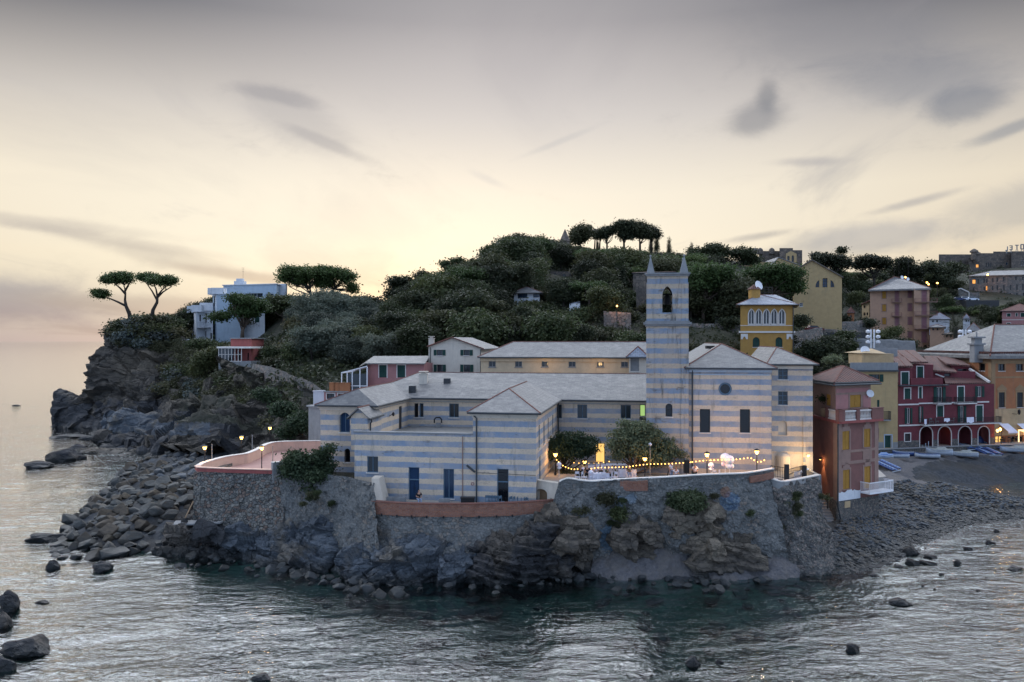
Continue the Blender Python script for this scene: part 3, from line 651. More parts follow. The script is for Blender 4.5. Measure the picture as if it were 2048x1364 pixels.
def blob_mesh(name, sub, seed, planes=9, amp=.16, mat=None, flat=False):
    rnd = random.Random(seed); bm = bmesh.new(); bmesh.ops.create_icosphere(bm, subdivisions=sub, radius=1)
    V = np.array([v.co[:] for v in bm.verts])
    for _ in range(planes):
        n = np.array([rnd.gauss(0,1),rnd.gauss(0,1),rnd.gauss(0,1)]); n /= np.linalg.norm(n); dd = rnd.uniform(.55,.85)
        k = V@n-dd; V = V-np.outer(np.maximum(k,0), n)
    V = V*(1+amp*fbm(V*1.0, 1.6, 4, seed)[:,None])
    for v, c in zip(bm.verts, V): v.co = c
    me = bpy.data.meshes.new(name); bm.to_mesh(me); bm.free(); me.materials.append(mat); return me
def place(me, name, loc, sc, rot, **tg):
    o = bpy.data.objects.new(name, me); C.objects.link(o); o.location = loc; o.scale = sc; o.rotation_euler = rot; tag(o, **tg); return o
def outcrop(name, K, mat, seed, nr=110, nc=150, amps=(.7,.28), scs=(.35,1.2), strata=(.25,.1,.9,0.28), label=None, cat='rock', group=None):
    G3 = [[tuple(P(*q)) for q in row] for row in K]
    G3 = [[(r[0][0]-.4, r[0][1]+4, r[0][2])]+r+[(r[-1][0]+.4, r[-1][1]+4, r[-1][2])] for r in G3]
    top = [(p[0], p[1]+3.5, p[2]+.1) for p in G3[0]]; bot = [(p[0], p[1]+.3, -1.6) for p in G3[-1]]
    c = G3[len(G3)//2][len(G3[0])//2]
    return sheet(name, [top]+G3+[bot], nr, nc, M[mat], amps=tuple(a*.42 for a in amps), scs=scs, strata=strata, seed=seed, facet=(amps[0]*.75,scs[0]*1.35), loc=(c[0],c[1],0), label=label, cat=cat, group=group)
outcrop('rock_outcrop', [[(345,1046,75.2),(380,1044,75.4),(420,1046,75.2),(455,1050,74.8)],[(330,1068,74.6),(380,1064,73.6),(420,1064,73.4),(452,1070,73.8)],
  [(320,1090,75.5),(370,1088,75.6),(420,1088,75.2),(455,1090,74.4)],[(310,1112,75),(360,1116,74),(420,1120,73.4),(460,1122,73.2)]], 'rock_dark', 11, strata=(.06,0,.7,.5),
  label='dark blue layered rock ledge with an undercut, below the concrete slab of the bastion')
outcrop('rock_outcrop', [[(445,1072,74.4),(480,1068,74.2),(520,1072,73.6),(556,1062,73.6)],[(440,1092,73.4),(485,1090,72.6),(520,1092,72.4),(560,1085,72.6)],
  [(445,1110,73.6),(485,1112,72.6),(520,1114,72.2),(560,1110,72)],[(450,1124,73),(490,1130,71.6),(530,1138,70.6),(570,1142,70.2)]], 'rock_blue', 12, label='low broken blue-grey rock between the undercut ledge and the big slanted slab')
outcrop('rock_outcrop', [[(545,1062,73.8),(580,1052,73.4),(620,1047,72.8),(650,1052,72.4)],[(540,1085,73.2),(575,1074,72.2),(618,1068,71.6),(655,1080,71.4)],
  [(545,1112,72.2),(575,1100,71.4),(620,1100,70.6),(660,1108,70)],[(560,1142,70.2),(590,1146,69.6),(625,1152,69),(660,1152,68.8)]], 'rock_blue', 13, strata=(.42,0,.8,0.30), label='big dark blue slanted slab of rock left of the pale boulder')
outcrop('rock_outcrop', [[(690,1120,68.2),(760,1092,68),(830,1086,67.9),(890,1090,67.8)],[(690,1135,67.2),(755,1112,66.8),(840,1104,66.4),(915,1112,66.6)],
  [(690,1150,66.6),(760,1140,65.8),(850,1132,65.4),(938,1132,65.8)],[(690,1166,66.2),(770,1174,65),(860,1174,65),(945,1158,66)]], 'rock_blue', 14, nr=130, nc=190, strata=(-.55,0,.8,0.20), label='smooth blue-grey rock slope with slanted beds under the brick-topped wall')
outcrop('rock_outcrop', [[(938,1088,67.8),(990,1080,67.6),(1040,1060,67.4),(1090,1040,67.8)],[(940,1106,67.2),(990,1098,66.6),(1045,1088,66.4),(1100,1075,66.8)],
  [(944,1130,66.8),(1000,1122,66),(1060,1115,66),(1120,1105,66.8)],[(950,1162,66),(1010,1166,65.6),(1070,1160,65.9),(1130,1154,66.4)]], 'rock_dark', 15, amps=(.9,.4), strata=(.15,0,.6,0.30), label='rough dark layered rock with a cave mouth beside the blue-grey slope')
outcrop('rock_outcrop', [[(1060,1062,68.4),(1100,1030,68.6),(1150,1024,68.6),(1195,1045,68.6)],[(1060,1085,67.6),(1100,1062,66.9),(1150,1052,66.8),(1200,1070,67.2)],
  [(1065,1104,67.4),(1105,1095,66.6),(1150,1085,66.4),(1195,1092,67.2)],[(1075,1124,68.4),(1110,1128,68.2),(1150,1120,68),(1185,1112,68.4)]], 'rock_brown', 16, label='bulging brown rock face under the left end of the upper terrace wall')
outcrop('rock_outcrop', [[(1230,1045,68.6),(1260,1035,68.6),(1300,1040,68.4),(1330,1052,68.6)],[(1225,1065,68),(1260,1056,67.4),(1300,1060,67.4),(1335,1070,68)],
  [(1232,1085,68),(1260,1084,67.3),(1290,1086,67.3),(1325,1088,68)],[(1245,1100,68.6),(1262,1104,68.2),(1285,1104,68.2),(1310,1100,68.6)]], 'rock_brown', 17, nr=70, nc=90, label='rounded brown rock bulge above the small grey shingle cove')
outcrop('rock_outcrop', [[(1320,1020,69),(1350,1010,69),(1400,1012,69),(1440,1030,69)],[(1325,1040,68.4),(1355,1032,67.8),(1400,1032,67.8),(1440,1048,68.4)],
  [(1335,1060,68.4),(1360,1058,67.9),(1400,1056,67.9),(1440,1064,68.4)],[(1345,1078,68.8),(1370,1080,68.4),(1405,1078,68.4),(1435,1078,68.8)]], 'rock_brown', 18, nr=70, nc=90, label='dark brown rock under the round bush on the sea wall')
outcrop('rock_outcrop', [[(1370,1085,68.2),(1400,1066,68.2),(1450,1064,68.2),(1500,1078,68.6)],[(1368,1100,67.6),(1400,1084,67.1),(1455,1084,67.1),(1515,1098,67.9)],
  [(1372,1110,67.6),(1405,1100,67),(1460,1102,67),(1530,1112,68)],[(1385,1118,67.6),(1420,1118,67.2),(1470,1120,67.3),(1545,1126,68.2)]], 'rock_brown', 19, nr=80, nc=120, label='long sloping brown and grey rock above the right end of the shingle cove')
outcrop('rock_outcrop', [[(112,786,187),(130,790,186),(150,797,186),(178,806,187)],[(110,805,186),(130,808,184.6),(152,812,184.6),(185,820,185)],
  [(109,826,186),(130,826,184.5),(155,828,183.5),(190,835,183)],[(106,850,187),(130,853,184.5),(160,860,180),(200,880,166)]], 'rock_dark', 20, amps=(.7,.4), scs=(.16,.5), strata=(-.25,0,2,0.45), label='dark pointed rock standing in the sea at the tip of the headland')
for i, (K, lab) in enumerate([
  ([[(200,842,163),(260,832,161),(320,836,156),(400,842,150)],[(200,852,162),(260,845,158),(330,850,152),(410,854,146)],[(205,866,160),(265,858,156),(330,864,150),(418,868,142)],[(205,880,159),(265,873,155),(330,876,149),(425,880,139)]], 'curved layered ledge under the headland, upper one with a pale band'),
  ([[(205,876,158),(250,868,152),(310,874,146),(400,880,140)],[(200,886,155),(250,880,149),(320,888,142),(410,892,136)],[(200,893,153),(255,893,147),(330,900,139),(420,902,132)],[(205,899,151),(260,905,144),(340,910,137),(430,912,130)]], 'dark bowed rock ledges just above the long flat shelf')]):
    outcrop('rock_outcrop', K, ['rock_blue','rock_dark'][i], 30+i, nr=110, nc=200, amps=(1.3,.5), scs=(.14,.5), strata=(-.02,0,1.5,0.60), label=lab)
outcrop('rock_shelf', [[(150,903,144),(230,902,143),(310,902,142),(400,900,140)],[(140,908,142),(225,907,141),(310,907,140),(400,906,138)],[(150,916,139.5),(230,914,139),(310,916,137),(395,918,134)],[(165,922,137.5),(240,921,137),(310,925,134),(390,928,131)]], 'rock_cliff', 33, nr=60, nc=160, amps=(.5,.3), scs=(.2,.7), strata=(0,0,.7,0.20), label='long flat grey rock shelf reaching out into the sea')
BM = [blob_mesh('boulder', 3, 40+i, 17, .05, M[['boulder_a','boulder_b','boulder_c','boulder_a'][i%4]]) for i in range(8)]
DM = [blob_mesh('sea_rock', 4, 60+i, 7, .22, M['rock_dark']) for i in range(4)]
rb = random.Random(5)
def inpoly(x, y, poly):
    c = False; n = len(poly)
    for i in range(n):
        (x1,y1),(x2,y2) = poly[i], poly[(i+1)%n]
        if (y1 > y) != (y2 > y) and x < (x2-x1)*(y-y1)/(y2-y1)+x1: c = not c
    return c
heap = [(262,928),(330,905),(420,905),(392,935),(392,1000),(388,1040),(345,1048),(330,1080),(205,1098),(130,1100),(95,1092),(128,1040),(170,1015),(205,970),(240,945)]
n = 0; tries = 0; used = []
while n < 298 and tries < 14000:
    tries += 1; u = rb.uniform(90,425); v = rb.uniform(900,1105)
    if not inpoly(u, v, heap): continue
    p = G(u, v, .8); s = rb.choice([.45,.6,.7,.8,.95,1.15,1.3])*rb.uniform(.62,.95)*(.8 if u > 330 and v < 960 else 1)
    if any((p.x-a)**2+(p.y-b)**2 < (.55*(s+c))**2 for a, b, c in used): continue
    used.append((p.x,p.y,s)); z = max(gz(p.x,p.y), -.2)+s*.30
    pale = u > 300 and v < 990
    me = BM[rb.choice([1,5,3,7])] if pale and rb.random() < .8 else BM[rb.choice([0,2,3,4,6,7])]
    place(me, 'boulder', (p.x,p.y,z), (s*rb.uniform(1,1.5), s*rb.uniform(.8,1.1), s*rb.uniform(.6,.85)), (rb.uniform(-.3,.3), rb.uniform(-.3,.3), rb.uniform(0,6.28)),
          label='pale grey boulder in the heap beside the bastion wall' if pale else 'brown-grey boulder in the breakwater heap left of the bastion', cat='boulder', group='boulders heaped beside the bastion'); n += 1
def rk(u, v, w, h, lab, mesh=None, grp=None, z=0.0, flat=1.0):
    p = G(u, v, z); k = p.y/F; me = mesh or rb.choice(DM)
    place(me, 'sea_rock' if me in DM else 'boulder', (p.x, p.y+w*k*.3, z+h*k*.18), (w*k/2*1.08, w*k/2*.75*flat, h*k*.72), (0,0,rb.uniform(-.4,.4)), label=lab, cat='rock', group=grp)
rk(63,938,62,14,'flat dark rock farthest out in the sea left of the shelf')
rk(118,922,76,28,'long dark rock awash between the flat shelf and the outermost rock')
rk(150,905,34,16,'small rounded dark rock at the seaward end of the flat shelf')
rk(133,876,70,6,'thin dark reef breaking the water below the pointed rock'); rk(178,880,52,10,'low dark reef beside the layered ledges')
rk(30,812,14,3,'tiny rock far out left of the headland')
rk(90,1084,72,16,'long low dark rock left of the boulder heap')
rk(103,1140,24,22,'upright pointed dark rock alone in the water'); rk(196,1144,44,18,'rounded brown rock in the water below the boulder heap')
rk(204,1118,56,24,'big tan boulder lying at the lower edge of the heap', BM[0]); rk(82,1208,26,6,'tip of a rock barely above the water at left')
rk(8,1225,42,40,'dark rock at the left edge of the picture, upper one', None); rk(0,1258,34,30,'smaller dark rock under the upper rock at the left edge')
rk(40,1312,96,36,'large flat mossy rock at the lower left edge'); rk(0,1345,46,32,'dark rock in the bottom left corner')
rk(520,1362,40,12,'dark rock tip at the bottom edge of the picture')
rk(676,1140,40,42,'single pale whitish boulder standing at the foot of the wall', BM[1])
rk(648,1128,22,14,'small dark boulder behind the pale boulder', BM[2])
for u, v, w, h, j in [(1195,1128,56,44,0),(1160,1140,34,26,1),(1205,1152,42,20,2),(1100,1155,20,14,1),(1175,1158,30,12,0),(1232,1136,30,20,2)]:
    rk(u, v, w, h, 'boulder in the pile left of the shingle cove', BM[j], 'boulder pile beside the cove')
for u, v, w, h, j in [(1338,1163,20,14,1),(1395,1166,14,8,0),(1456,1150,22,16,1),(1370,1140,22,18,0),(1400,1138,18,14,4),(1425,1135,18,12,2),(1473,1140,12,9,1),(1340,1172,14,6,0)]:
    rk(u, v, w, h, 'boulder at the water edge of the shingle cove', BM[j], 'boulders edging the cove')
for u, v, w, h in [(1805,1212,46,14),(1710,1305,26,18),(1386,1335,32,24),(1440,1328,16,10),(1916,1130,16,10),(1862,1130,32,7),(1866,1118,24,8),(1830,1130,24,12),(1824,1110,34,20),(2036,1141,36,8),(1885,1150,10,4),
                   (1847,1174,10,4),(1870,1180,8,3),(1957,1182,10,3),(1750,1154,20,6),(1800,1136,20,6),(1980,1088,14,9),(1995,1064,12,7),(1990,1088,9,4),(1940,1100,15,6)]:
    rk(u, v, w, h, {1805:'weedy dark rock alone in the pale water at right',1710:'dark rock in the water at the lower right',1386:'half sunk dark rock near the bottom, right of centre',2036:'low dark rock at the right edge of the picture'}.get(u, 'small dark rock breaking the water off the cobble spit'), None, 'rocks off the cobble spit')
for i in range(150):
    u = rb.uniform(640,1700); v = rb.uniform(1165,1285) if rb.random() < .8 else rb.uniform(1285,1360); p = G(u, v, -.5); s = rb.uniform(.3,.95)
    z = gz(p.x,p.y); z = min(z+s*.25, -.12-s*.35) if v > 1185 or rb.random() < .6 else z+s*.2
    place(BM[rb.randrange(8)], 'submerged_rock', (p.x,p.y,z), (s*1.3,s,s*.5), (0,0,rb.uniform(0,6)), label='rock lying under the water off the sea wall', cat='rock', group='rocks under the shallow water')
line = [(345,1115),(480,1128),(600,1146),(700,1172),(820,1174),(940,1164),(1060,1160),(1200,1150),(1420,1166),(1560,1140),(1650,1132)]
for i in range(165):
    k = rb.uniform(0, len(line)-1.001); a, b = line[int(k)], line[int(k)+1]; f = k-int(k); u = a[0]+(b[0]-a[0])*f; v = a[1]+(b[1]-a[1])*f+rb.gauss(-3 if 1240 < u < 1600 else 0, 9); p = G(u, v, .1); s = rb.choice([.2,.28,.35,.45,.6])*rb.uniform(.7,1.2)
    place(BM[rb.randrange(8)], 'shore_rock', (p.x,p.y,rb.uniform(-.15,.15)), (s*1.35,s,s*.8), (rb.uniform(-.4,.4),rb.uniform(-.4,.4),rb.uniform(0,6)), label='loose rock lying at the waterline under the sea wall', cat='rock', group='loose rocks along the waterline')
spit = [(1690,1055),(1755,1050),(1760,1000),(1850,985),(1935,981),(1990,994),(2060,1004),(2060,1040),(1960,1048),(1900,1062),(1862,1080),(1815,1095),(1790,1112),(1720,1130),(1650,1134),(1590,1140),(1610,1110),(1660,1085)]
n = 0; used = []
big = []
for k in range(30000):
    u = rb.uniform(1590,2060); v = rb.uniform(978,1140)
    if not inpoly(u, v, spit): continue
    p = G(u, v, .6); s = rb.uniform(.09,.24)*(1.6 if v > 1080 and rb.random() < .2 else 1)
    big.append((p.x, p.y, s))
big.sort(key=lambda a: -a[2]/a[1])
CM = [blob_mesh('cobble', 2, 80+i, 5, .10, M[['boulder_b','boulder_a','rock_blue','boulder_b'][i%4]]) for i in range(6)]
for x, y, s in big[:240]:
    place(rb.choice(CM), 'cobble', (x, y, max(gz(x,y),-.15)+s*.25), (s*1.35,s,s*.6), (rb.uniform(-.3,.3),rb.uniform(-.3,.3),rb.uniform(0,6)), label='dark grey stone on the cobble bank right of the tower house', cat='stone', group='stones of the cobble bank')
rest = big[240:11000]; xs_ = np.array([a[0] for a in rest]); ys_ = np.array([a[1] for a in rest]); ss = np.array([a[2] for a in rest])
zs_ = np.maximum(land(xs_[None,:], ys_[None,:])[0][0], -.12)
bm = bmesh.new(); bmesh.ops.create_icosphere(bm, subdivisions=1, radius=1); bv = np.array([v.co[:] for v in bm.verts]); bf = np.array([[v.index for v in f.verts] for f in bm.faces]); bm.free()
rs = np.random.RandomState(3); VV = []; FF = []
for i in range(len(rest)):
    w = bv*(1+.22*(rs.rand(len(bv),1)-.5))*np.array([rs.uniform(1,1.5), rs.uniform(.8,1.1), rs.uniform(.5,.75)])*ss[i]*.95
    a = rs.uniform(0,6.28); c_, s_ = math.cos(a), math.sin(a); w = np.stack([w[:,0]*c_-w[:,1]*s_, w[:,0]*s_+w[:,1]*c_, w[:,2]], -1)+np.array([xs_[i], ys_[i], zs_[i]+ss[i]*.2])
    VV.append(w); FF.append(bf+len(bv)*i)
VV = np.concatenate(VV); FF = np.concatenate(FF)
me = bpy.data.meshes.new('cobbles'); me.from_pydata(VV.tolist(), [], FF.tolist())
for k in ('boulder_b','boulder_a','rock_blue','rock_brown'): me.materials.append(M[k])
me.polygons.foreach_set('material_index', np.repeat(rs.choice([0,1,2,2,3], len(rest)), len(bf)).astype(np.int32))
o = bpy.data.objects.new('cobbles', me); C.objects.link(o); tag(o, label='small grey cobbles covering the bank right of the tower house', cat='cobbles', kind='stuff')
def zoomer(u0, v0, k): return lambda x, y: (u0+x/k, v0+y/k)
z2 = zoomer(600,660,3.788); z3 = zoomer(1040,780,3.2); z4 = zoomer(1260,480,2.8425); z5 = zoomer(1600,640,3.788); z6 = zoomer(1440,440,3.368)
zm = zoomer(1780,690,6.496); zc = zoomer(1380,480,6.0235); za = zoomer(1700,540,5.885); zh = zoomer(1860,470,9.096); zv = zoomer(360,540,5.247)
qB = zoomer(1720,840,6.244); qT = zoomer(1600,700,3.59); zp = zoomer(1060,840,6.0235); zq = zoomer(1340,860,6.0235); zn = zoomer(500,430,2.56); ze = zoomer(1180,430,6.495)
def Rz(z, x0, y0, x1, y1): a = z(x0,y0); b = z(x1,y1); return (a[0],a[1],b[0],b[1])
def wallsheet(name, K, mats, label, nr=70, nc=200, amps=(.14,.06), scs=(.5,2.2), seed=1, cat='wall', strata=None, sm=True):
    G3 = [[tuple(P(*q)) for q in row] for row in K]
    if K[-1][0][2] < 80: G3.append([(p[0], p[1]-.1, -1.6) for p in G3[-1]])
    return sheet(name, G3, nr, nc, mats, amps=amps, scs=scs, seed=seed, label=label, cat=cat, loc=G3[-1][0], strata=strata, sm=sm, facet=(.085,1.7) if K[-1][0][2] < 80 else None)
bz = 7.78
bA = P(388,935,77.0); bA.z = bz
wallsheet('bastion_wall', [[(388,943,77),(430,944,76.4),(480,945,75.9),(530,946,75.5),(562,948,75.3)],[(389,975,76.8),(430,975,76.2),(480,975,75.7),(530,975,75.2),(565,978,75)],
  [(391,1010,76.5),(430,1010,76),(480,1010,75.4),(530,1010,74.8),(568,1010,74.5)],[(398,1045,76),(430,1048,75.5),(480,1050,75),(530,1052,74.2),(570,1050,73.8)],
  [(402,1085,75.6),(432,1088,75),(482,1090,74.4),(532,1094,73.4),(572,1094,73)],[(402,1125,75),(432,1130,74.5),(482,1134,73.8),(532,1142,72.6),(572,1148,72)]], M['rubble'],
  'rubble stone face of the left bastion below the pink parapet', seed=51)
wallsheet('retaining_wall', [[(558,940,75.3),(600,942,75),(650,950,74.2),(700,955,73),(722,960,71.6),(750,966,70.2)],[(560,975,74.9),(602,978,74.5),(652,985,73.4),(700,985,72.2),(725,985,70.8),(750,990,69.6)],
  [(562,1015,74.3),(604,1015,73.8),(655,1020,72.4),(700,1020,71.2),(728,1020,69.8),(752,1020,68.9)],[(566,1055,73.7),(606,1055,73),(658,1060,71.4),(702,1062,70),(730,1062,68.9),(756,1062,68.3)],
  [(568,1095,72.8),(608,1098,72),(660,1105,70.4),(704,1108,69),(732,1108,68),(760,1108,67.7)],[(572,1150,71.5),(610,1156,70.6),(662,1160,69),(706,1170,67.6),(735,1176,67),(765,1180,66.8)]], M['rubble_grey'],
  'grey plastered sea wall bulging between the bastion and the brick-topped wall', seed=52, amps=(.28,.08), scs=(.3,2.0))
band = [(744,1002.5),(800,1006.5),(860,1008),(930,1008.3),(1000,1006.8),(1060,1004),(1109,1000.5)]
bp_ = [G(u,v,6.0) for u,v in band]; mb = MB()
up_ = [bp_[0]+(bp_[-1]-bp_[0])*0+ (bp_[i]-bp_[0])*0 for i in range(0)]
def smoothpath(pts, n=10):
    A = upsample(np.array([[tuple(p)] * 2 for p in pts]), n*(len(pts)-1)+1, 2)[:,0]; return [Vector(a) for a in A]
def ribbon(mb, pts, z0, z1, th, out=0.0):             
    ns = []
    for i in range(len(pts)):
        t = (pts[min(i+1,len(pts)-1)]-pts[max(i-1,0)]); n = Vector((t.y,-t.x,0)).normalized(); ns.append(n)
    f = lambda z, i: z(i) if callable(z) else z
    for i in range(len(pts)-1):
        a, b = pts[i], pts[i+1]; na, nb = ns[i], ns[i+1]
        A0, A1 = a+na*out, a+na*(out-th); B0, B1 = b+nb*out, b+nb*(out-th)
        mb.hexa([(A0.x,A0.y,f(z0,i)),(B0.x,B0.y,f(z0,i+1)),(B1.x,B1.y,f(z0,i+1)),(A1.x,A1.y,f(z0,i)),
                 (A0.x,A0.y,f(z1,i)),(B0.x,B0.y,f(z1,i+1)),(B1.x,B1.y,f(z1,i+1)),(A1.x,A1.y,f(z1,i))])
bpp = smoothpath(bp_)
bw = thing('brick_parapet', 'long curved red brick parapet along the lower terrace', 'wall', (bpp[0].x,bpp[0].y,4.9))
mb = MB(); ribbon(mb, bpp, 4.93, 6.0, .38, .10); mb.build('brickwork', M['brick'], bw)
mb = MB(); ribbon(mb, bpp, 6.0, 6.07, .46, .14); mb.build('coping', M['ridge_tile'], bw)
mb = MB()
for k in range(4, len(bpp)-3, 5):
    p = bpp[k]; mb.box(p.x-.07, p.x+.07, p.y-.16, p.y+.1, 4.80, 5.02)
mb.build('drain_spouts', M['iron'], bw)
lowK = []
for r, (vz, dyv) in enumerate([(None,0),(1050,.15),(1075,.45),(1100,.9),(1130,1.5),(1180,2.2)]):
    row = []
    for (u,v),p in zip(band, bp_):
        if vz is None: q = Vector((p.x,p.y,4.95))
        else: q = P(u, vz, p.y-dyv)
        row.append(tuple(q))
    lowK.append(row)
sheet('sea_wall', lowK, 60, 220, M['sea_wall'], amps=(.14,.06), scs=(.6,2.2), seed=53, loc=tuple(lowK[-1][0]), label='stained grey sea wall under the long brick parapet', cat='wall')
wallsheet('sea_wall', [[(1116,963,69.6),(1134,957.5,69.4),(1160,961,69.3),(1184,963,69.3),(1250,959,69.4),(1330,955,69.6),(1410,950,69.9),(1490,947,70.3),(1547,938,71)],
  [(1110,990,69.3),(1134,988,69.1),(1160,988,69),(1184,988,69),(1250,986,69),(1330,984,69.2),(1410,982,69.4),(1490,980,69.8),(1550,975,70.6)],
  [(1100,1020,69),(1130,1020,68.8),(1158,1020,68.7),(1184,1020,68.6),(1250,1020,68.8),(1330,1018,68.8),(1410,1016,69),(1492,1016,69.2),(1556,1015,69.6)],
  [(1090,1060,68.8),(1124,1060,68.6),(1156,1060,68.4),(1184,1060,68.3),(1250,1060,68.6),(1330,1056,68.5),(1410,1056,68.5),(1496,1056,68.6),(1564,1056,68.8)],
  [(1088,1100,68.8),(1124,1100,68.8),(1156,1100,68.6),(1184,1100,68.6),(1250,1100,68.6),(1330,1098,68.4),(1410,1098,68.2),(1500,1098,68.1),(1574,1098,68.4)],
  [(1088,1140,69),(1124,1140,69),(1156,1140,69),(1184,1130,69),(1250,1118,69),(1330,1116,68.9),(1410,1116,68.8),(1504,1118,68.6),(1580,1120,68.6)]], M['sea_wall'],
  'tall grey stone sea wall below the party terrace, with blue graffiti', nr=90, nc=300, amps=(.38,.13), scs=(.35,1.7), seed=54)
cove = [[(1190,1110,69.2),(1232,1098,68.9),(1300,1094,68.9),(1380,1100,68.8),(1450,1104,68.8),(1520,1108,68.8),(1590,1116,68.8)],[(1185,1128,68.4),(1228,1124,68.0),(1300,1124,68),(1380,1128,67.8),(1450,1130,67.7),(1520,1128,67.8),(1595,1130,67.9)],[(1180,1146,67.6),(1230,1148,67.1),(1300,1151,67),(1380,1156,66.8),(1450,1155,66.8),(1530,1146,67.2),(1600,1138,67.6)],[(1175,1175,66.8),(1230,1180,66.3),(1300,1190,65.9),(1380,1196,65.6),(1450,1192,65.7),(1530,1180,66.2),(1600,1166,66.9)]]
sheet('shingle_cove', [[tuple(P(*q)) for q in r] for r in cove], 60, 200, M['beach_gravel'], amps=(.28,.07), scs=(.45,2.5), seed=59, kind='structure')
wallsheet('retaining_wall', [[(1543,957,71),(1567,966,70.6),(1600,960,72.4),(1639,952,75)],[(1548,990,70.4),(1575,992,69.9),(1610,990,71.7),(1640,985,74.8)],
  [(1556,1025,69.8),(1585,1026,69.4),(1620,1026,70.6),(1644,1020,74.4)],[(1566,1070,69.2),(1596,1074,68.9),(1638,1074,70.4),(1662,1062,75.4)],
  [(1576,1110,68.6),(1610,1114,68.4),(1652,1112,70),(1682,1098,76)],[(1586,1150,67.8),(1625,1150,68),(1670,1140,69),(1700,1125,76)]], M['rubble_fine'],
  'sloping rubble stone bank under the ramp beside the stairs', nr=70, nc=120, amps=(.3,.12), scs=(.5,2.2), seed=55)
mb = MB(); cp = [P(u,v,Y) for u,v,Y in [(1119,964,69.5),(1124,961,69.5),(1134,957.5,69.4),(1147,958.5,69.3),(1160,961,69.3),(1184,963,69.3),(1215,961,69.3),(1250,959,69.4),(1330,955,69.6),(1410,950,69.9),(1490,947,70.3),(1547,938,71)]]
cpp = smoothpath(cp, 6); pr = thing('terrace_parapet', 'low parapet with a white coping edging the party terrace', 'wall', tuple(cpp[0]-Vector((0,0,1.2))))
ribbon(mb, cpp, lambda i: cpp[i].z, lambda i: cpp[i].z+.09, .42, .12); mb.build('coping', M['white_coping'], pr)
mb = MB(); ribbon(mb, cpp, lambda i: cpp[i].z-1.4, lambda i: cpp[i].z, .34, .02); mb.build('parapet_wall', M['rubble_grey'], pr)
mb = MB(); w = Wl((X(1240,69.25),69.0),(X(1296,69.4),69.1),0,9)
b0 = smoothpath([P(1240,962,69.12),P(1268,962,69.12),P(1295,961,69.15)], 4); ribbon(mb, b0, 7.0, lambda i: b0[i].z, .3, .12); mb.build('brick_patch', M['brick'], pr)
mb = MB(); b0 = smoothpath([P(1500,953,70.2),P(1525,949,70.5),P(1546,944,70.8)], 4); ribbon(mb, b0, lambda i: b0[i].z-.55, lambda i: b0[i].z, .3, .12); mb.build('brick_patch', M['brick'], pr)
rp = [P(1544,958,70.9),P(1556,962,70.5),P(1567,963.5,70.6),P(1600,958,72.4),P(1638,950,75)]; rpp = smoothpath(rp, 5)
t_ = thing('ramp_parapet', 'grey rendered parapet curving beside the ramp next to the stairs', 'wall', tuple(rpp[0]-Vector((0,0,1.5))))
mb = MB(); ribbon(mb, rpp, lambda i: rpp[i].z-1.9, lambda i: rpp[i].z, .32, .12); mb.build('parapet_wall', M['concrete'], t_)
mb = MB(); ribbon(mb, rpp, lambda i: rpp[i].z, lambda i: rpp[i].z+.08, .40, .16); mb.build('coping', M['white_coping'], t_)
mb = MB(); e = rpp[-1]; mb.hexa([(e.x-.15,e.y,2.0),(e.x+.16,e.y-.15,2.0),(e.x+1.1,e.y+11,2.0),(e.x+.8,e.y+11,2.0),(e.x-.15,e.y,e.z-.02),(e.x+.16,e.y-.15,e.z-.02),(e.x+1.1,e.y+11,e.z-.02),(e.x+.8,e.y+11,e.z-.02)]); mb.build('side_wall', M['concrete'], t_)
bl = [Vector((X(u,Y),Y,bz)) for u,Y in [(545,75.4),(500,75.75),(440,76.3),(396,76.9)]][::-1]
side = [Vector((X(u,(F*(H-bz)/(v-CV))),F*(H-bz)/(v-CV),bz)) for u,v in [(392,932),(405,925),(440,915),(465,910.5),(490,907),(510,899),(528,889),(545,884.5),(575,882.5),(641,881.5)]]
t_ = thing('bastion_parapet', 'pale pink parapet winding round the bastion terrace', 'wall', (bl[0].x,bl[0].y,6.7))
mb = MB(); sp_ = smoothpath(side, 5)[::-1]; ribbon(mb, sp_, 6.6, bz, .36, .0); mb.build('parapet_wall', M['terrace_pink'], t_)
mb = MB(); ribbon(mb, sp_, bz, bz+.07, .50, .07); mb.build('coping', M['white_coping'], t_)
fr_ = smoothpath(bl, 4); fr_ = [sp_[-1]]+fr_
mb = MB(); ribbon(mb, fr_, 7.42, bz, .40, .10); mb.build('brick_course', M['dark_red_block'], t_)
mb = MB(); ribbon(mb, fr_, bz, bz+.07, .52, .16); mb.build('coping', M['terrace_pink'], t_)
st_ = [P(545,925.5,75.3),P(570,923,76.2),P(600,913,77.2),P(640,905,78.6)]
mb = MB(); s2 = smoothpath(st_, 4); ribbon(mb, s2, 6.6, lambda i: s2[i].z, .36, .1); mb.build('stair_parapet', M['concrete'], t_)
mb = MB(); ribbon(mb, s2, lambda i: s2[i].z, lambda i: s2[i].z+.07, .46, .15); mb.build('coping', M['white_coping'], t_)
mb = MB(); mb.box(bA.x-.12, bA.x+1, 77.1, 96, -1, 7.0); 
o = mb.build('bastion_side_wall', M['rubble'], loc=(bA.x,80,0), label='rubble side wall of the bastion facing the boulder heap', cat='wall')
def floor_poly(name, pts, z, mat, base=None, **tg):
    mb = MB(); k = len(pts); zb = base if base is not None else z-.3
    top = [(p[0],p[1],z) for p in pts]; mb.poly(*top)
    for i in range(k):
        a, b = pts[i], pts[(i+1)%k]; mb.add([(a[0],a[1],zb),(b[0],b[1],zb),(b[0],b[1],z),(a[0],a[1],z)], [(0,1,2,3)])
    return mb.build(name, mat, kind='structure', **tg)
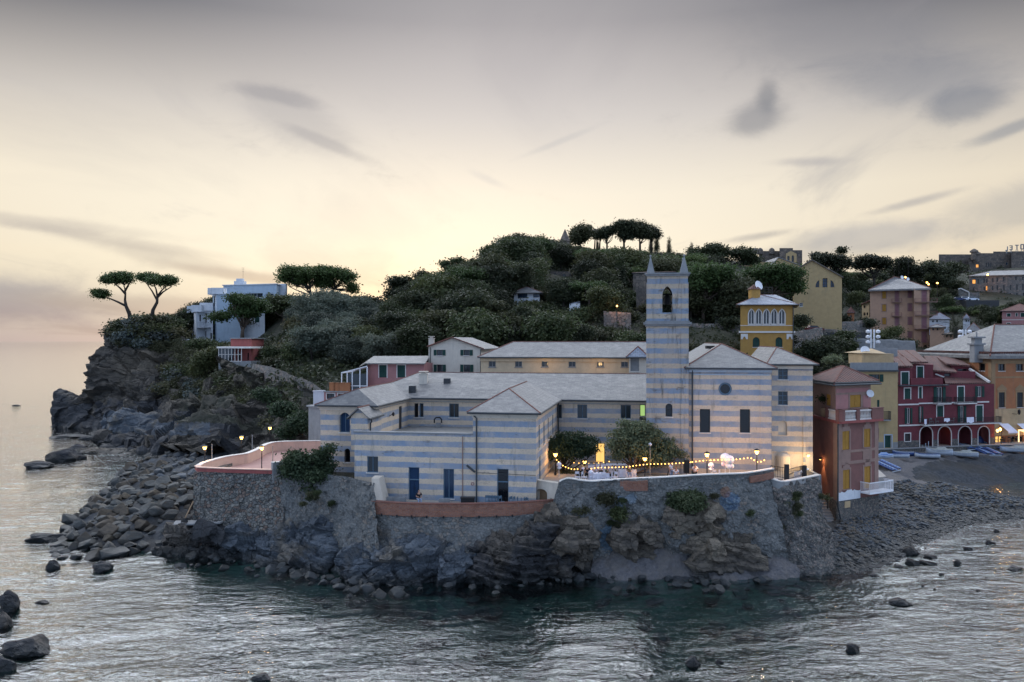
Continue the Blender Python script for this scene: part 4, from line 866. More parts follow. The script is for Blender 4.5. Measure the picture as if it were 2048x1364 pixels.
floor_poly('terrace', [(bl[0].x+.2,77.2),(X(545,75.6),75.7),(X(640,78.6),79),(-16.2,98.5),(sp_[0].x,97.3),(X(545,96.2),96.1),(X(490,86),86),(X(440,83),83)], 6.72, M['terrace_floor'], base=0)
floor_poly('rock_fill', [(X(560,75.6),75.6),(X(650,74.4),74.6),(X(700,73.3),73.4),(X(750,70.5),70.7),(-11,76),(-14,83),(-20,79)], 6.9, M['scrub'], base=0)
floor_poly('terrace', [(bpp[0].x,bpp[0].y+.2)]+[(p.x,p.y+.15) for p in bpp[1:-1:3]]+[(X(1118,69.6),69.7),(4.2,73),(-14,76)], 5.42, M['paving'], base=0)
floor_poly('terrace', [(p.x,p.y+.25) for p in cpp[::3]]+[(X(1547,71),71.3),(X(1567,71),71),(X(1636,75),75.2),(31.6,90),(2.5,92),(3.2,71)], 6.85, M['paving'], base=0)
t_ = thing('end_wall', 'white rendered end wall with a small arched cupboard opening at the right end of the lower terrace', 'wall', (X(1072,71.6),71.6,5.4))
w = Wl((X(1066,71.9),71.9),(X(1121,69.75),69.75),5.3,7.42); mb = MB()
r = w.rect(*Rz(z2,1790,1205,1872,1305)); r = (r[0],r[1],5.32,r[3]); mb.wall(w, [arch(r, flat=.5)], reveal=.5)
mb.wbox(w, 0, w.L, 7.42, 7.52, -.5, .06); mb.build('wall', M['cream_plaster'], t_)
mb = MB(); mb.wbox(w, r[0]-.05, r[1]+.05, 5.3, r[3]+.05, -.56, -.48); mb.build('door_panel', M['wood'], t_)
t_ = thing('buttress', 'white sloping buttress at the left end of the brick parapet', 'wall', (X(745,69.6),69.6,5.4)); mb = MB()
a = P(743,957,70.4); b = P(757,957,71.0); c = P(768,1003,70.6); dd_ = P(745,1004,69.7)
mb.hexa([dd_,c,c+Vector((.2,1.6,0)),dd_+Vector((0,2,0)),a,b,b+Vector((.2,1.6,0)),a+Vector((0,1.6,0))]); mb.build('masonry', M['cream_plaster'], t_)
t_ = MB(); t_.hexa([P(343,1052,75.2),P(440,1048,74.9),P(455,1042,76.2),P(352,1044,77),P(343,1049,75.2),P(440,1045,74.9),P(455,1039,76.2),P(352,1041,77)])
t_.build('concrete_slab', M['concrete'], loc=P(343,1052,75.2), label='thin concrete slab on the rocks at the foot of the bastion', cat='slab')
t_ = MB(); t_.beam(P(366,1045,76), P(387,1002,76.7), .12, .08); t_.build('plank', M['wood'], loc=P(366,1045,76), label='long pale plank leaning against the corner of the bastion', cat='plank')
t_ = MB()
for i in range(12):
    k = i/11; y = 84.6-k*4.6; z = 3.2-k*2.35; x0 = X(1640+14*k, y)*1.0; x1 = X(1670+20*k, y)
    t_.box(x0-.4, x1, y-.42, y, -.5, z)
t_.build('stairs', M['concrete'], loc=(31.5,80,.5), label='narrow concrete stairs going down to the stones beside the tower house', cat='stairs')
floor_poly('path', [(31.0,84.5),(33.5,84.5),(34.2,92),(31.4,92)], 3.25, M['paving'], base=-1)
def window(root, w, r, glass='glass', frame='frame_dark', nv=1, nh=0, fw=.07, deep=.16, shut=None, sill='trim_white', sur=None, sw=.12, name='window', sf='green_shutter', lab=None, lit=False, simple=False):
    s0, s1, z0, z1 = r; mb = MB(); e = .0
    for a, b, c, d_ in ((s0,s0+fw,z0,z1),(s1-fw,s1,z0,z1),(s0+fw,s1-fw,z1-fw,z1),(s0+fw,s1-fw,z0,z0+fw)): mb.wbox(w, a, b, c, d_, -deep-.04, -deep+.04)
    for i in range(nv): c = s0+(s1-s0)*(i+1)/(nv+1); mb.wbox(w, c-fw*.4, c+fw*.4, z0+fw, z1-fw, -deep-.03, -deep+.035)
    for i in range(nh): c = z0+(z1-z0)*(i+1)/(nh+1); mb.wbox(w, s0+fw, s1-fw, c-fw*.35, c+fw*.35, -deep-.03, -deep+.03)
    o = mb.build(name, M[frame], root)
    if lab: tag(o, lab)
    mb = MB(); mb.wbox(w, s0, s1, z0, z1, -deep-.10, -deep-.02); mb.build('pane', M[glass], o)
    if sill: mb = MB(); mb.wbox(w, s0-.08, s1+.08, z0-.09, z0, -.05, .10); mb.build('sill', M[sill], o)
    if sur:
        mb = MB(); q = sw
        for a, b, c, d_ in ((s0-q,s0,z0-q*.5,z1+q),(s1,s1+q,z0-q*.5,z1+q),(s0,s1,z1,z1+q)): mb.wbox(w, a, b, c, d_, -.02, .035)
        mb.build('surround', M[sur], o)
    if shut == 'closed':
        m_ = (s0+s1)/2
        for a, b in ((s0+.015,m_-.012),(m_+.012,s1-.015)): mb = MB(); shutter(mb, w, a, b, z0+.02, z1-.02, -.07, -.02); mb.build('shutter', M[sf], o)
    if shut == 'open':
        wd = (s1-s0)/2
        for a, b in ((s0-wd-.03,s0-.03),(s1+.03,s1+wd+.03)):
            if a < .02 or b > w.L-.02: continue
            mb = MB(); shutter(mb, w, a, b, z0, z1, .03, .08); mb.build('shutter', M[sf], o)
    return o
def shutter(mb, w, a, b, c, d_, o0, o1):
    mb.wbox(w, a, b, c, d_, o0, o1-.02)
    f = min(.07, (b-a)*.2)
    for q in ((a,a+f,c,d_),(b-f,b,c,d_),(a+f,b-f,c,c+f),(a+f,b-f,d_-f,d_),(a+f,b-f,(c+d_)/2-f/2,(c+d_)/2+f/2)): mb.wbox(w, *q, o1-.02, o1)
    n = max(3, int((d_-c)/.16)); 
    for i in range(n):
        z = c+f+(d_-c-2*f)*(i+.5)/n
        if abs(z-(c+d_)/2) < f: continue
        mb.wbox(w, a+f, b-f, z-.02, z+.02, o1-.02, o1-.008)
def door(root, w, r, mat='blue_door', frame='frame_dark', top=True, deep=.16, sur=None, lab=None, glass=None, leafsplit=True):
    s0, s1, z0, z1 = r; mb = MB(); fw = .07; zt = z0+(z1-z0)*.62 if top else z1-fw
    for a, b, c, d_ in ((s0,s0+fw,z0,z1),(s1-fw,s1,z0,z1),(s0+fw,s1-fw,z1-fw,z1)): mb.wbox(w, a, b, c, d_, -deep-.04, -deep+.04)
    if top: mb.wbox(w, s0+fw, s1-fw, zt-.05, zt+.05, -deep-.04, -deep+.05)
    mb.wbox(w, s0, s1, z0, z1, -deep-.2, -deep-.12); o = mb.build('door', M[frame], root)
    if lab: tag(o, lab)
    mb = MB(); m_ = (s0+s1)/2
    for a, b in (((s0+fw,m_-.01),(m_+.01,s1-fw)) if leafsplit else ((s0+fw,s1-fw),)):
        mb.wbox(w, a, b, z0, zt-(.05 if top else 0), -deep-.07, -deep-.02)
        if not glass: mb.wbox(w, a+.09, b-.09, z0+.12, z0+(zt-z0)*.42, -deep-.02, -deep); mb.wbox(w, a+.09, b-.09, z0+(zt-z0)*.5, zt-.16, -deep-.02, -deep)
    mb.build('door_leaf', M[glass or mat], o)
    mb = MB(); mb.wbox(w, m_+.05, m_+.09, z0+1.0, z0+1.14, -deep-.02, -deep+.05); mb.build('handle', M['iron'], o)
    if top: mb = MB(); mb.wbox(w, s0+fw, s1-fw, zt+.05, z1-fw, -deep-.08, -deep-.04); mb.build('pane', M[glass or mat], o)
    if sur:
        mb = MB(); q = .13
        for a, b, c, d_ in ((s0-q,s0,z0,z1+q),(s1,s1+q,z0,z1+q),(s0,s1,z1,z1+q)): mb.wbox(w, a, b, c, d_, -.02, .035)
        mb.build('surround', M[sur], o)
    return o
def roof(root, faces, mat, th=.16, ridges=(), name='roof', rmat='ridge_tile', rr=.10, eaves=()):
    mb = MB()
    for f in faces:
        f = [Vector(p) for p in f]; n = (f[1]-f[0]).cross(f[2]-f[0])
        mb.poly(*(f if n.z > 0 else f[::-1]))
    b = len(mb.v)
    for f in faces:
        f = [Vector(p)-Vector((0,0,th)) for p in f]; n = (f[1]-f[0]).cross(f[2]-f[0]); mb.poly(*(f if n.z < 0 else f[::-1]))
    for f in faces:
        f = [Vector(p) for p in f]
        for i in range(len(f)):
            a, c = f[i], f[(i+1)%len(f)]
            mb.add([a,c,c-Vector((0,0,th)),a-Vector((0,0,th))], [(0,1,2,3)])
    o = mb.build(name, M[mat] if isinstance(mat,str) else mat, root)
    if ridges:
        mb = MB()
        for a, c in ridges:
            a, c = Vector(a), Vector(c); L = (c-a).length; n = max(1,int(L/.5))
            for i in range(n):
                p = a+(c-a)*(i/n); q = a+(c-a)*((i+1)/n); mb.tube([p,q], [rr*.85,rr*.65], 6)
        mb.build('ridge_cap', M[rmat], o)
    if eaves:
        mb = MB()
        for a, c in eaves: mb.tube([Vector(a)-Vector((0,0,.10)), Vector(c)-Vector((0,0,.10))], .09, 6)
        mb.build('gutter', M['gutter_dark'], o)
    return o
def pipe(root, pts, r=.06, mat='gutter_dark', name='drainpipe'):
    mb = MB(); mb.tube(pts, r, 6); return mb.build(name, M[mat], root)
def prism(root, pts, z0, z1, mat, wins=None, cap=True, name='wall', outl=None, reveal=.22, mb=None):
    """closed block; pts CCW from above; wins[i] = list of holes on wall i; returns walls"""
    own = mb is None; mb = mb or MB(); ws = []; k = len(pts)
    for i in range(k):
        w = Wl(pts[i], pts[(i+1)%k], z0, z1); ws.append(w)
    hs = wins(ws) if callable(wins) else (wins or {})
    for i, w in enumerate(ws): mb.wall(w, hs.get(i, ()), (outl or {}).get(i), reveal)
    if cap: mb.poly(*[(p[0],p[1],z1-.01) for p in pts])
    if own: mb.build(name, M[mat] if isinstance(mat,str) else mat, root)
    return ws
def chimney(root, x, y, z, w=.5, h=1.0, mat='cream_plaster', name='chimney'):
    mb = MB(); mb.box(x-w/2, x+w/2, y-w/2, y+w/2, z-.6, z+h); mb.box(x-w/2-.07, x+w/2+.07, y-w/2-.07, y+w/2+.07, z+h, z+h+.09)
    mb.box(x-w*.3, x+w*.3, y-w*.3, y+w*.3, z+h+.09, z+h+.28); mb.box(x-w/2-.05, x+w/2+.05, y-w/2-.05, y+w/2+.05, z+h+.28, z+h+.36)
    return mb.build(name, M[mat], root)
def antenna(root, x, y, z, h=2.0, name='antenna'):
    mb = MB(); mb.tube([(x,y,z-.2),(x,y,z+h)], .03, 5)
    for k in (.7,.85,1.0): mb.tube([(x-.5*k,y,z+h*k-.1),(x+.5*k,y,z+h*k-.1)], .018, 4)
    return mb.build(name, M['iron'], root)
def dish(root, p, r=.4, az=0.3, mat='white_paint'):
    mb = MB(); n = 12; c = Vector(p); f = Vector((math.sin(az),-math.cos(az),.35)).normalized(); a = f.cross(Vector((0,0,1))).normalized(); b = a.cross(f)
    rings = []
    for k, (rr, dd2) in enumerate([(0.05,-.12),(.5,-.09),(1,0)]):
        rings.append([c+f*dd2*r*1.6+(a*math.cos(2*math.pi*i/n)+b*math.sin(2*math.pi*i/n))*r*rr for i in range(n)])
    V = sum(rings, []); fs = [tuple(range(n))]
    for q in range(2):
        for i in range(n): fs.append((q*n+i, q*n+(i+1)%n, (q+1)*n+(i+1)%n, (q+1)*n+i))
    mb.add(V, fs); mb.tube([c-f*.2*r, c-f*.8*r-Vector((0,0,r))], .03, 5); mb.tube([c-b*r, c+f*r*.9], .015, 4)
    return mb.build('satellite_dish', M[mat], root)
TH = R(9.83); av = Vector((math.cos(TH),-math.sin(TH))); bv_ = Vector((math.sin(TH),math.cos(TH)))
def on(uref, Yref, u):                               
    p = Vector((X(uref,Yref),Yref)); r = Vector(((u-CU)/F,1)); n = Vector((av.y,-av.x)); return r*(p.dot(n)/r.dot(n))
def back(p, d_): return Vector((p[0],p[1]))+bv_*d_
def V3(p, z): return Vector((p[0],p[1],z))
cv_ = thing('convent', 'long convent in cream and blue-grey stripes with grey slate roofs on the sea wall', 'building', (-5,80,5.4))
ez = 13.64
f0 = on(950,71.8,709); f1 = on(950,71.8,946); f2 = on(950,71.8,1072)
rA = on(822,90,822)                                 
rearp = lambda u: on(822,90,u)
wA = Wl(f0, f1, 5.3, 11.55); wB = Wl(f1, f2, 5.3, ez)
hA = [wA.rect(*Rz(z2,508,957,592,1080)), wA.rect(*Rz(z2,822,1040,904,1298)), wA.rect(*Rz(z2,1086,1052,1167,1278))]
hA[1] = hA[1][:2]+(5.45,hA[1][3]); hB = wB.rect(*Rz(z2,1493,1052,1580,1310)); hB = hB[:2]+(5.45,hB[3])
mb = MB(); mb.wall(wA, [rl(h) for h in hA]); mb.wall(wB, [rl(hB)])
wl_ = Wl(f2, inter(f2, bv_, rA, av), 5.3, ez)
sw_ = []
for x, y0, y1 in ((98,168,272),(118,152,255),(141,138,238),(159,125,228)): sw_.append(wl_.rect(z3(x-4.5,0)[0], z3(0,y0)[1], z3(x+4.5,0)[0], z3(0,y1)[1]))
L_ = wl_.L; sw_ = [(L_*k, L_*k+1.0, 10.2, 12.3) for k in (.10,.30,.50,.72)]; sw2 = [(L_*k, L_*k+1.1, 7.2, 9.4) for k in (.12,.55)]
mb.wall(wl_, [rl(h) for h in sw_+sw2])
wbk = Wl(wl_.b, rearp(818), 5.3, ez); 
mb.build('wall', M['stripe_front'], cv_, )
OFFc = cv_
window(cv_, wA, hA[0], 'glass', 'window_frame_blue', 1, 0)
door(cv_, wA, hA[1], 'blue_door', 'window_frame_blue', lab='blue double door where a person sits')
window(cv_, wA, hA[2], 'glass_blue', 'window_frame_blue', 1, 0, name='window', lab='tall window with blue shutters inside')
door(cv_, wB, hB, 'green_shutter', 'window_frame_blue', glass='glass_dark', lab='dark open doorway of the front wing')
for h in sw_+sw2: window(cv_, wl_, h, 'glass', 'window_frame_blue', 1, 1)
mb = MB(); mb.wbox(wA, -.1, wA.L, 11.55, 11.67, -.35, .10); mb.build('coping', M['concrete'], cv_)
mb = MB(); mb.wbox(wA, 0, wA.L, 10.3, 11.55, -.30, -.12); mb.build('parapet_inner', M['cream_plaster'], cv_)
g0 = on(749,79,641); g1 = on(749,79,749); g2 = inter(g1, bv_, rA, av); wC = Wl(g0, g1, 4.8, ez); wD = Wl(g1, g2, 5, ez)
hC = [wC.rect(*Rz(z2,300,625,378,776)), wC.rect(*Rz(z2,336,898,380,1003))]
mb = MB(); mb.wall(wC, [arch(hC[0]), arch(hC[1])], reveal=.35)
hD = wD.rect(*Rz(z2,750,577,774,755)); mb.wall(wD, [rl(hD)])
gb = back(g0, 22); mb.wall(Wl(gb, g0, 4.8, ez)); mb.build('wall', M['stripe_left_wing'], cv_)
o = window(cv_, wC, hC[0], 'blue_door', 'window_frame_blue', 1, 0, deep=.28); window(cv_, wC, hC[1], 'glass_dark', 'frame_dark', 0, 0, deep=.3)
door(cv_, wD, hD, 'frame_dark', 'frame_dark', top=False)
rE = rearp(1296); wE = Wl(g2, rE, 6.8, ez)
hs = [wE.rect(*Rz(z2,866,555,896,662)), wE.rect(*Rz(z2,905,555,936,662)), wE.rect(*Rz(z2,1130,557,1203,663)), wE.rect(*Rz(z3,205,93,268,182)), wE.rect(*Rz(z3,367,93,430,182)), wE.rect(*Rz(z3,644,95,710,184)),
      wE.rect(*Rz(z3,766,93,803,170))]
hl = wE.rect(*Rz(z3,482,340,543,470)); hl = (hl[0],hl[1],6.9,hl[3])
mb = MB(); mb.wall(wE, [rl(h) for h in hs]+[rl(hl)])
ez2 = back(rE, 11); mb.wall(Wl(rE, ez2, 6.8, ez)); mb.build('wall', M['stripe_rear'], cv_)
window(cv_, wE, hs[0], 'glass_dark', 'frame_dark', 0); window(cv_, wE, hs[1], 'glass', 'window_frame_blue', 0)
for h in hs[2:6]: window(cv_, wE, h, 'glass', 'window_frame_blue', 1, 0)
window(cv_, wE, hs[6], 'lit_green', 'frame_dark', 0, 0, lab='window with a green-lit room beside the bell tower')
door(cv_, wE, hl, glass='lit_window', frame='frame_dark', top=False, lab='tall brightly lit glass door behind the trees')
mb = MB(); q = wE.rect(*Rz(z3,765,172,803,218)); mb.wbox(wE, q[0], q[1], q[2], q[3], .02, .35)
for i in range(5): z = q[2]+(q[3]-q[2])*(i+.5)/5; mb.wbox(wE, q[0]+.05, q[1]-.05, z-.03, z+.03, .35, .38)
mb.build('louvred_box', M['frame_dark'], cv_)
mb = MB(); i0 = f0; i1 = f1; i2 = inter(f1, bv_, rA, av); i3 = g2
mb.poly(V3(i0+bv_*.3,10.4), V3(i1+bv_*.3,10.4), V3(i2,10.4), V3(i3,10.4), V3(g1,10.4), V3(back(f0,6),10.4)); mb.build('roof_terrace', M['terrace_grey'], cv_)
mb = MB(); mb.wall(Wl(back(f0,8), f0, 5.3, 11.55)); mb.wall(Wl(i2, i1, 10.3, ez)); mb.build('wall', M['stripe_front'], cv_)
mb = MB()
for q in ((1048,700,730,.55,.5),(870,712,728,.9,.3)):
    c = G(*z2(q[0],q[2]+8), 10.4); mb.box(c.x-q[3]/2, c.x+q[3]/2, c.y-.2, c.y+.2, 10.4, 10.4+q[4])
mb.build('terrace_vent', M['concrete'], cv_)
c = G(*z2(1045,738), 10.4); mb = MB(); mb.tube([(c.x-.4,c.y,10.9),(c.x-.4,c.y,11.3),(c.x-.2,c.y,11.5),(c.x+.2,c.y,11.5),(c.x+.4,c.y,11.3),(c.x+.4,c.y,10.9)], .08, 6); mb.build('bent_vent', M['iron'], cv_)
pf = on(749,76.2,0); p0 = on(700,76.2,702); p1 = on(700,76.2,735); wP = Wl(p0, p1, 10.0, 12.75)
mb = MB(); mb.wall(wP, (), [(0,9.6),(wP.L,9.6),(wP.L,12.75),(wP.L/2,13.55),(0,12.75)]); mb.wall(Wl(p1, back(p1,4), 9.6, 12.75)); mb.wall(Wl(back(p0,4), p0, 9.6, 12.75)); mb.build('wall', M['stripe_left_wing'], cv_, )
pm = (p0+p1)/2; of = -bv_*.35
A0, A1, A2 = V3(p0-av*.3+of,12.7), V3(pm+of,13.68), V3(p1+av*.3+of,12.7); B0, B1, B2 = [q+V3(bv_*4.2,0) for q in (A0,A1,A2)]
roof(cv_, [(A0,A1,B1,B0),(A1,A2,B2,B1)], 'slate_pale', .12, [(A1,B1)], eaves=[(A0,B0),(A2,B2)])
ov = .45
eL0 = V3(g0-av*ov-bv_*ov, ez); eL1 = V3(g1+av*ov-bv_*ov, ez); eL2 = V3(inter(g1+av*ov, bv_, rA-bv_*ov, av), ez)
apx = P(716,778,80.9); ridL = P(785,764,94.0); apx.z = ridL.z = 15.15
rm0 = P(839,744,97.0); rm0.z = 16.2; eR = V3(rE-bv_*ov+av*.5, ez); rm1 = V3(inter((rm0.x,rm0.y), av, rE, bv_), 16.2)+V3(av*1.2,0)
eBL = V3(back(g0-av*ov,22), ez)
f_apx = P(1018,777.5,76.3); f_ap2 = P(1054,763,89.9); f_apx.z = f_ap2.z = 15.45
fe0 = V3(f1-av*ov-bv_*ov, ez); fe1 = V3(f2+av*ov-bv_*ov, ez); fe2 = V3(inter(f2+av*ov, bv_, rA-bv_*ov, av), ez); fe3 = V3(inter(f1-av*ov, bv_, rA-bv_*ov, av), ez)
slope = lambda p: ez+(p-eL2).dot(Vector((bv_.x,bv_.y,0)))*0
roof(cv_, [(eL0,eL1,apx),(eL1,eL2,ridL,apx),(eL0,apx,ridL,V3(back(g0-av*ov,14),ez)),(V3(back(g0-av*ov,14),ez),ridL,rm0,V3(back((rm0.x,rm0.y),8)-av*4,ez))], 'slate', .14,
     [(eL0,apx),(apx,ridL),(ridL,rm0)], eaves=[(eL0,eL1),(eL1,eL2)], rr=.08)
bm0, bm1 = V3(back((rm0.x,rm0.y),7),ez), V3(back((rm1.x,rm1.y),7),ez)
roof(cv_, [(eL2,eR,rm1,rm0,ridL),(rm0,rm1,bm1,bm0)], 'slate_pale', .14, [(rm0,rm1)], eaves=[(eL2,eR)], rr=.08)
fm = V3(inter(f_ap2.xy, av, fe3.xy, bv_), ez)
roof(cv_, [(fe0,fe1,f_apx),(fe1,fe2,f_ap2,f_apx),(fe0,f_apx,f_ap2,fe3)], 'slate', .15, [(fe0,f_apx),(fe1,f_apx),(f_apx,f_ap2)], eaves=[(fe0,fe1),(fe1,fe2)], rr=.09)
mb = MB()                                            
for w_ in (wB, wC): mb.wbox(w_, -.1, w_.L+.1, ez-.55, ez-.35, -.02, .06); mb.wbox(w_, -.2, w_.L+.2, ez-.35, ez-.18, -.02, .22)
mb.wbox(wD, 0, wD.L, ez-.4, ez-.18, -.02, .2); mb.wbox(wE, 0, wE.L, ez-.4, ez-.18, -.02, .2); mb.wbox(wl_, 0, wl_.L, ez-.4, ez-.18, -.02, .2)
mb.build('cornice', M['cream_plaster'], cv_)
c = P(*z2(936,385),93.4); chimney(cv_, c.x, c.y, 15.0, .95, 1.1, 'cream_plaster')
for q in ((1115,370),(852,440)):
    c = P(*z2(*q), 93.0 if q[0] > 1000 else 91); mb = MB(); zr = 13.75+(c.y-90)*.38+.5; mb.box(c.x-.4, c.x+.4, c.y-.3, c.y+.5, zr-.6, zr+.25); mb.build('skylight', M['glass_dark'], cv_)
pipe(cv_, [wB.pt(.1,ez-.35,.12), wB.pt(.35,ez-.6,.12), wB.pt(.35,5.5,.12)], .07)
pipe(cv_, [wA.pt(wA.L-.95,11.4,.06), wA.pt(wA.L-.95,5.5,.06)], .04, 'rose_trim')
pipe(cv_, [wA.pt(wA.L-.55,8.8,.1), wA.pt(wA.L+.2,8.2,.1)], .09)
pipe(cv_, [wl_.pt(wl_.L-.25,ez-.4,.15), wl_.pt(wl_.L-.25,6.9,.15)], .07)
pipe(cv_, [wP.pt(wP.L+.3,12.5,-.2), wP.pt(wP.L+.25,12.3,-.5), wP.pt(wP.L+.12,12.1,-.5), wP.pt(wP.L+.12,10.5,-.5)], .07)
pipe(cv_, [wB.pt(.4,8.15,.05), wB.pt(wB.L,8.05,.05)], .02)
for q in ((676,638),(828,598)):
    s, z = wD.uv(*z2(*q)); mb = MB(); mb.tube([wD.pt(s,z-.2,0), wD.pt(s,z,.35), wD.pt(s,z+.1,.45)], .04, 5); mb.lathe(wD.pt(s,z-.1,.45), [(.05,-.1),(.12,0),(.14,.22),(.05,.34)], 6); mb.build('wall_lantern', M['iron'], cv_)
ch = thing('church', 'striped church with a round window and two tall dark windows on its sea front', 'church', (on(1462,77.5,1462).x,77.5,6.85))
cz = 17.42; c0 = on(1462,77.5,1378); c1 = on(1462,77.5,1543); D_ = 30
wF = Wl(c0, c1, 6.8, cz); hc = [wF.rect(*Rz(z4,397,961,456,1095)), wF.rect(*Rz(z4,625,962,683,1096))]
cs, czz = wF.uv(*z4(541,847)); rr_ = .64
circ = [(cs+rr_*math.cos(2*math.pi*i/20), czz+rr_*math.sin(2*math.pi*i/20)) for i in range(20)]
mb = MB(); mb.wall(wF, [rl(h) for h in hc]+[circ], reveal=.35); mb.wall(Wl(c1, back(c1,D_), 6.8, cz)); mb.wall(Wl(back(c0,D_), c0, 6.8, cz)); mb.build('wall', M['stripe_church'], ch)
for h in hc: window(ch, wF, h, 'glass_dark', 'frame_dark', 0, 0, fw=.05, deep=.28)
mb = MB(); ring = [wF.pt(*p,-.1) for p in circ]; mb.tube([wF.pt(cs+(rr_-.09)*math.cos(2*math.pi*i/20), czz+(rr_-.09)*math.sin(2*math.pi*i/20), -.1) for i in range(21)], .10, 5)
ow = mb.build('round_window', M['window_frame_blue'], ch); mb = MB(); mb.poly(*[wF.pt(cs+rr_*math.cos(2*math.pi*i/20), czz+rr_*math.sin(2*math.pi*i/20), -.25) for i in range(20)]); mb.build('pane', M['glass_dark'], ow)
mb = MB(); mb.wbox(wF, 0, wF.L, cz-.45, cz-.15, -.02, .2); mb.wbox(wF, .2, wF.L-.2, cz-.75, cz-.65, -.02, .05)
mb.build('cornice', M['villa_blue'], ch)
mb = MB(); mb.wbox(wF, wF.L-1.05, wF.L, 6.9, cz-.76, -.02, .07); mb.wbox(wF, .15, .55, 6.9, cz-.76, -.02, .07); mb.build('pilaster', M['stripe_church'], ch)
e0, e1 = V3(c0-av*ov-bv_*ov,cz), V3(c1+av*ov-bv_*ov,cz); cap_ = P(1443,688,83.2); cap_.z = 19.72; cb = cap_+V3(bv_*26,0); eb0, eb1 = e0+V3(bv_*31,0), e1+V3(bv_*31,0)
roof(ch, [(e0,e1,cap_),(e1,eb1,cb,cap_),(e0,cap_,cb,eb0)], 'slate', .15, [(e0,cap_),(e1,cap_),(cap_,cb)], eaves=[(e0,e1),(e1,eb1)], rr=.09)
c = cap_+V3(bv_*2.4-av*1.0,-.45); mb = MB(); mb.box(c.x-.45,c.x+.45,c.y-.3,c.y+.3,c.z-.1,c.z+.22); mb.build('skylight', M['frame_dark'], ch)
pipe(ch, [wF.pt(.32,cz-.3,.16), wF.pt(.32,6.9,.16)], .08)
tw = thing('bell_tower', 'square striped bell tower with a pointed belfry arch and corner pinnacles', 'tower', (on(1335,78.3,1335).x,78.3,6.85))
t0 = on(1335,78.3,1292.5); t1 = on(1335,78.3,1377.5); tw_ = (t1-t0).length
def ring4(z0, z1, grow, mb, mat=None):
    q0 = t0-av*grow-bv_*grow; q1 = t1+av*grow-bv_*grow; q2 = t1+av*grow+bv_*(tw_+grow); q3 = t0-av*grow+bv_*(tw_+grow)
    mb.hexa([V3(q0,z0),V3(q1,z0),V3(q2,z0),V3(q3,z0),V3(q0,z1),V3(q1,z1),V3(q2,z1),V3(q3,z1)])
zb1 = H+(CV-z4(0,480)[1])/F*78.3; zt0 = zb1+.35; ztop = H+(CV-z4(0,190)[1])/F*78.3
wT = Wl(t0, t1, 6.8, zb1); ha = wT.rect(*Rz(z4,202,930,241,1005))
mb = MB(); mb.wall(wT, [arch(ha)], reveal=.4); 
for a_, b_ in ((t1, back(t1,tw_)), (back(t1,tw_), back(t0,tw_)), (back(t0,tw_), t0)): mb.wall(Wl(a_, b_, 6.8, zb1))
mb2 = MB()
pw = tw_*.18
zb = H+(CV-z4(0,412)[1])/F*78.3; za_ = H+(CV-z4(0,262)[1])/F*78.3
q4 = [t0+av*.08+bv_*.08, t1-av*.08+bv_*.08, back(t1,tw_-.08)-av*.08, back(t0,tw_-.08)+av*.08]
for i in range(4):
    wi = Wl(q4[i], q4[(i+1)%4], zt0, ztop); m_ = wi.L/2; aw = tw_*.118
    mb2.wall(wi, [arch((m_-aw, m_+aw, zb, za_), pointed=True)], reveal=.6)
    mb2.wbox(wi, 0, pw*.8, zt0, ztop-.9, -.02, .07); mb2.wbox(wi, wi.L-pw*.8, wi.L, zt0, ztop-.9, -.02, .07)
mb.build('shaft', M['stripe_tower'], tw); mb2.build('belfry', M['stripe_tower'], tw)
mb = MB(); mb.wbox(wT, 0, pw, 6.9, zb1-.55, -.02, .09); mb.wbox(wT, wT.L-pw, wT.L, 6.9, zb1-.55, -.02, .09); mb.build('pilaster', M['stripe_tower'], tw)
mb = MB(); ring4(zb1-.18, zb1, .12, mb); ring4(zb1, zb1+.22, .28, mb); ring4(zb1+.22, zb1+.36, .10, mb); ring4(ztop-.25, ztop-.08, .05, mb); ring4(ztop-.08, ztop+.06, .16, mb); mb.build('cornice', M['concrete'], tw)
mb = MB(); mb.poly(*[V3(q,zt0+.1) for q in q4]); mb.build('belfry_floor', M['concrete'], tw)
mb = MB(); m0 = (q4[0]+q4[2])/2; mb.lathe((m0.x,m0.y,zb+.9), [(.55,0),(.50,.1),(.36,.5),(.28,.8),(.12,.95)], 14); mb.tube([V3((q4[0]+q4[3])/2,zb+1.9), V3((q4[1]+q4[2])/2,zb+1.9)], .08, 6); mb.build('bell', M['iron'], tw)
for qx, qy in ((0,0),(1,0),(1,1),(0,1)):
    b0_ = t0+av*(.42+(tw_-.84)*qx)+bv_*(.42+(tw_-.84)*qy); h = .40; zt = ztop+.06; tip = H+(CV-507)/F*78.3; mb = MB()
    cs4 = [b0_-av*h-bv_*h, b0_+av*h-bv_*h, b0_+av*h+bv_*h, b0_-av*h+bv_*h]; tc4 = [b0_+(c_-b0_)*.10 for c_ in cs4]
    mb.hexa([V3(c_,zt) for c_ in cs4]+[V3(c_,tip-.3) for c_ in tc4]); mb.lathe((b0_.x,b0_.y,tip-.3), [(.05,0),(.11,.08),(.11,.16),(.04,.24)], 6); mb.build('pinnacle', M['concrete'], tw)
window(tw, wT, ha, 'glass_dark', 'frame_dark', 0, 1, deep=.3)
an = thing('church_annex', 'striped annex between the church and the narrow passage, with a lit porch below', 'building', (X(1585,81),81,6.85))
zz_ = 17.68; a0 = on(1585,81.0,1543.5); a1 = on(1585,81.0,1625.5); wG = Wl(a0, a1, 6.8, zz_)
ha = [wG.rect(*Rz(z4,842,722,897,793)), wG.rect(*Rz(z4,842,860,897,938))]; hn_ = wG.rect(*Rz(z4,843,1027,893,1110))
hp = wG.rect(*Rz(z4,835,1205,905,1330)); hp = (hp[0],hp[1],6.9,hp[3])
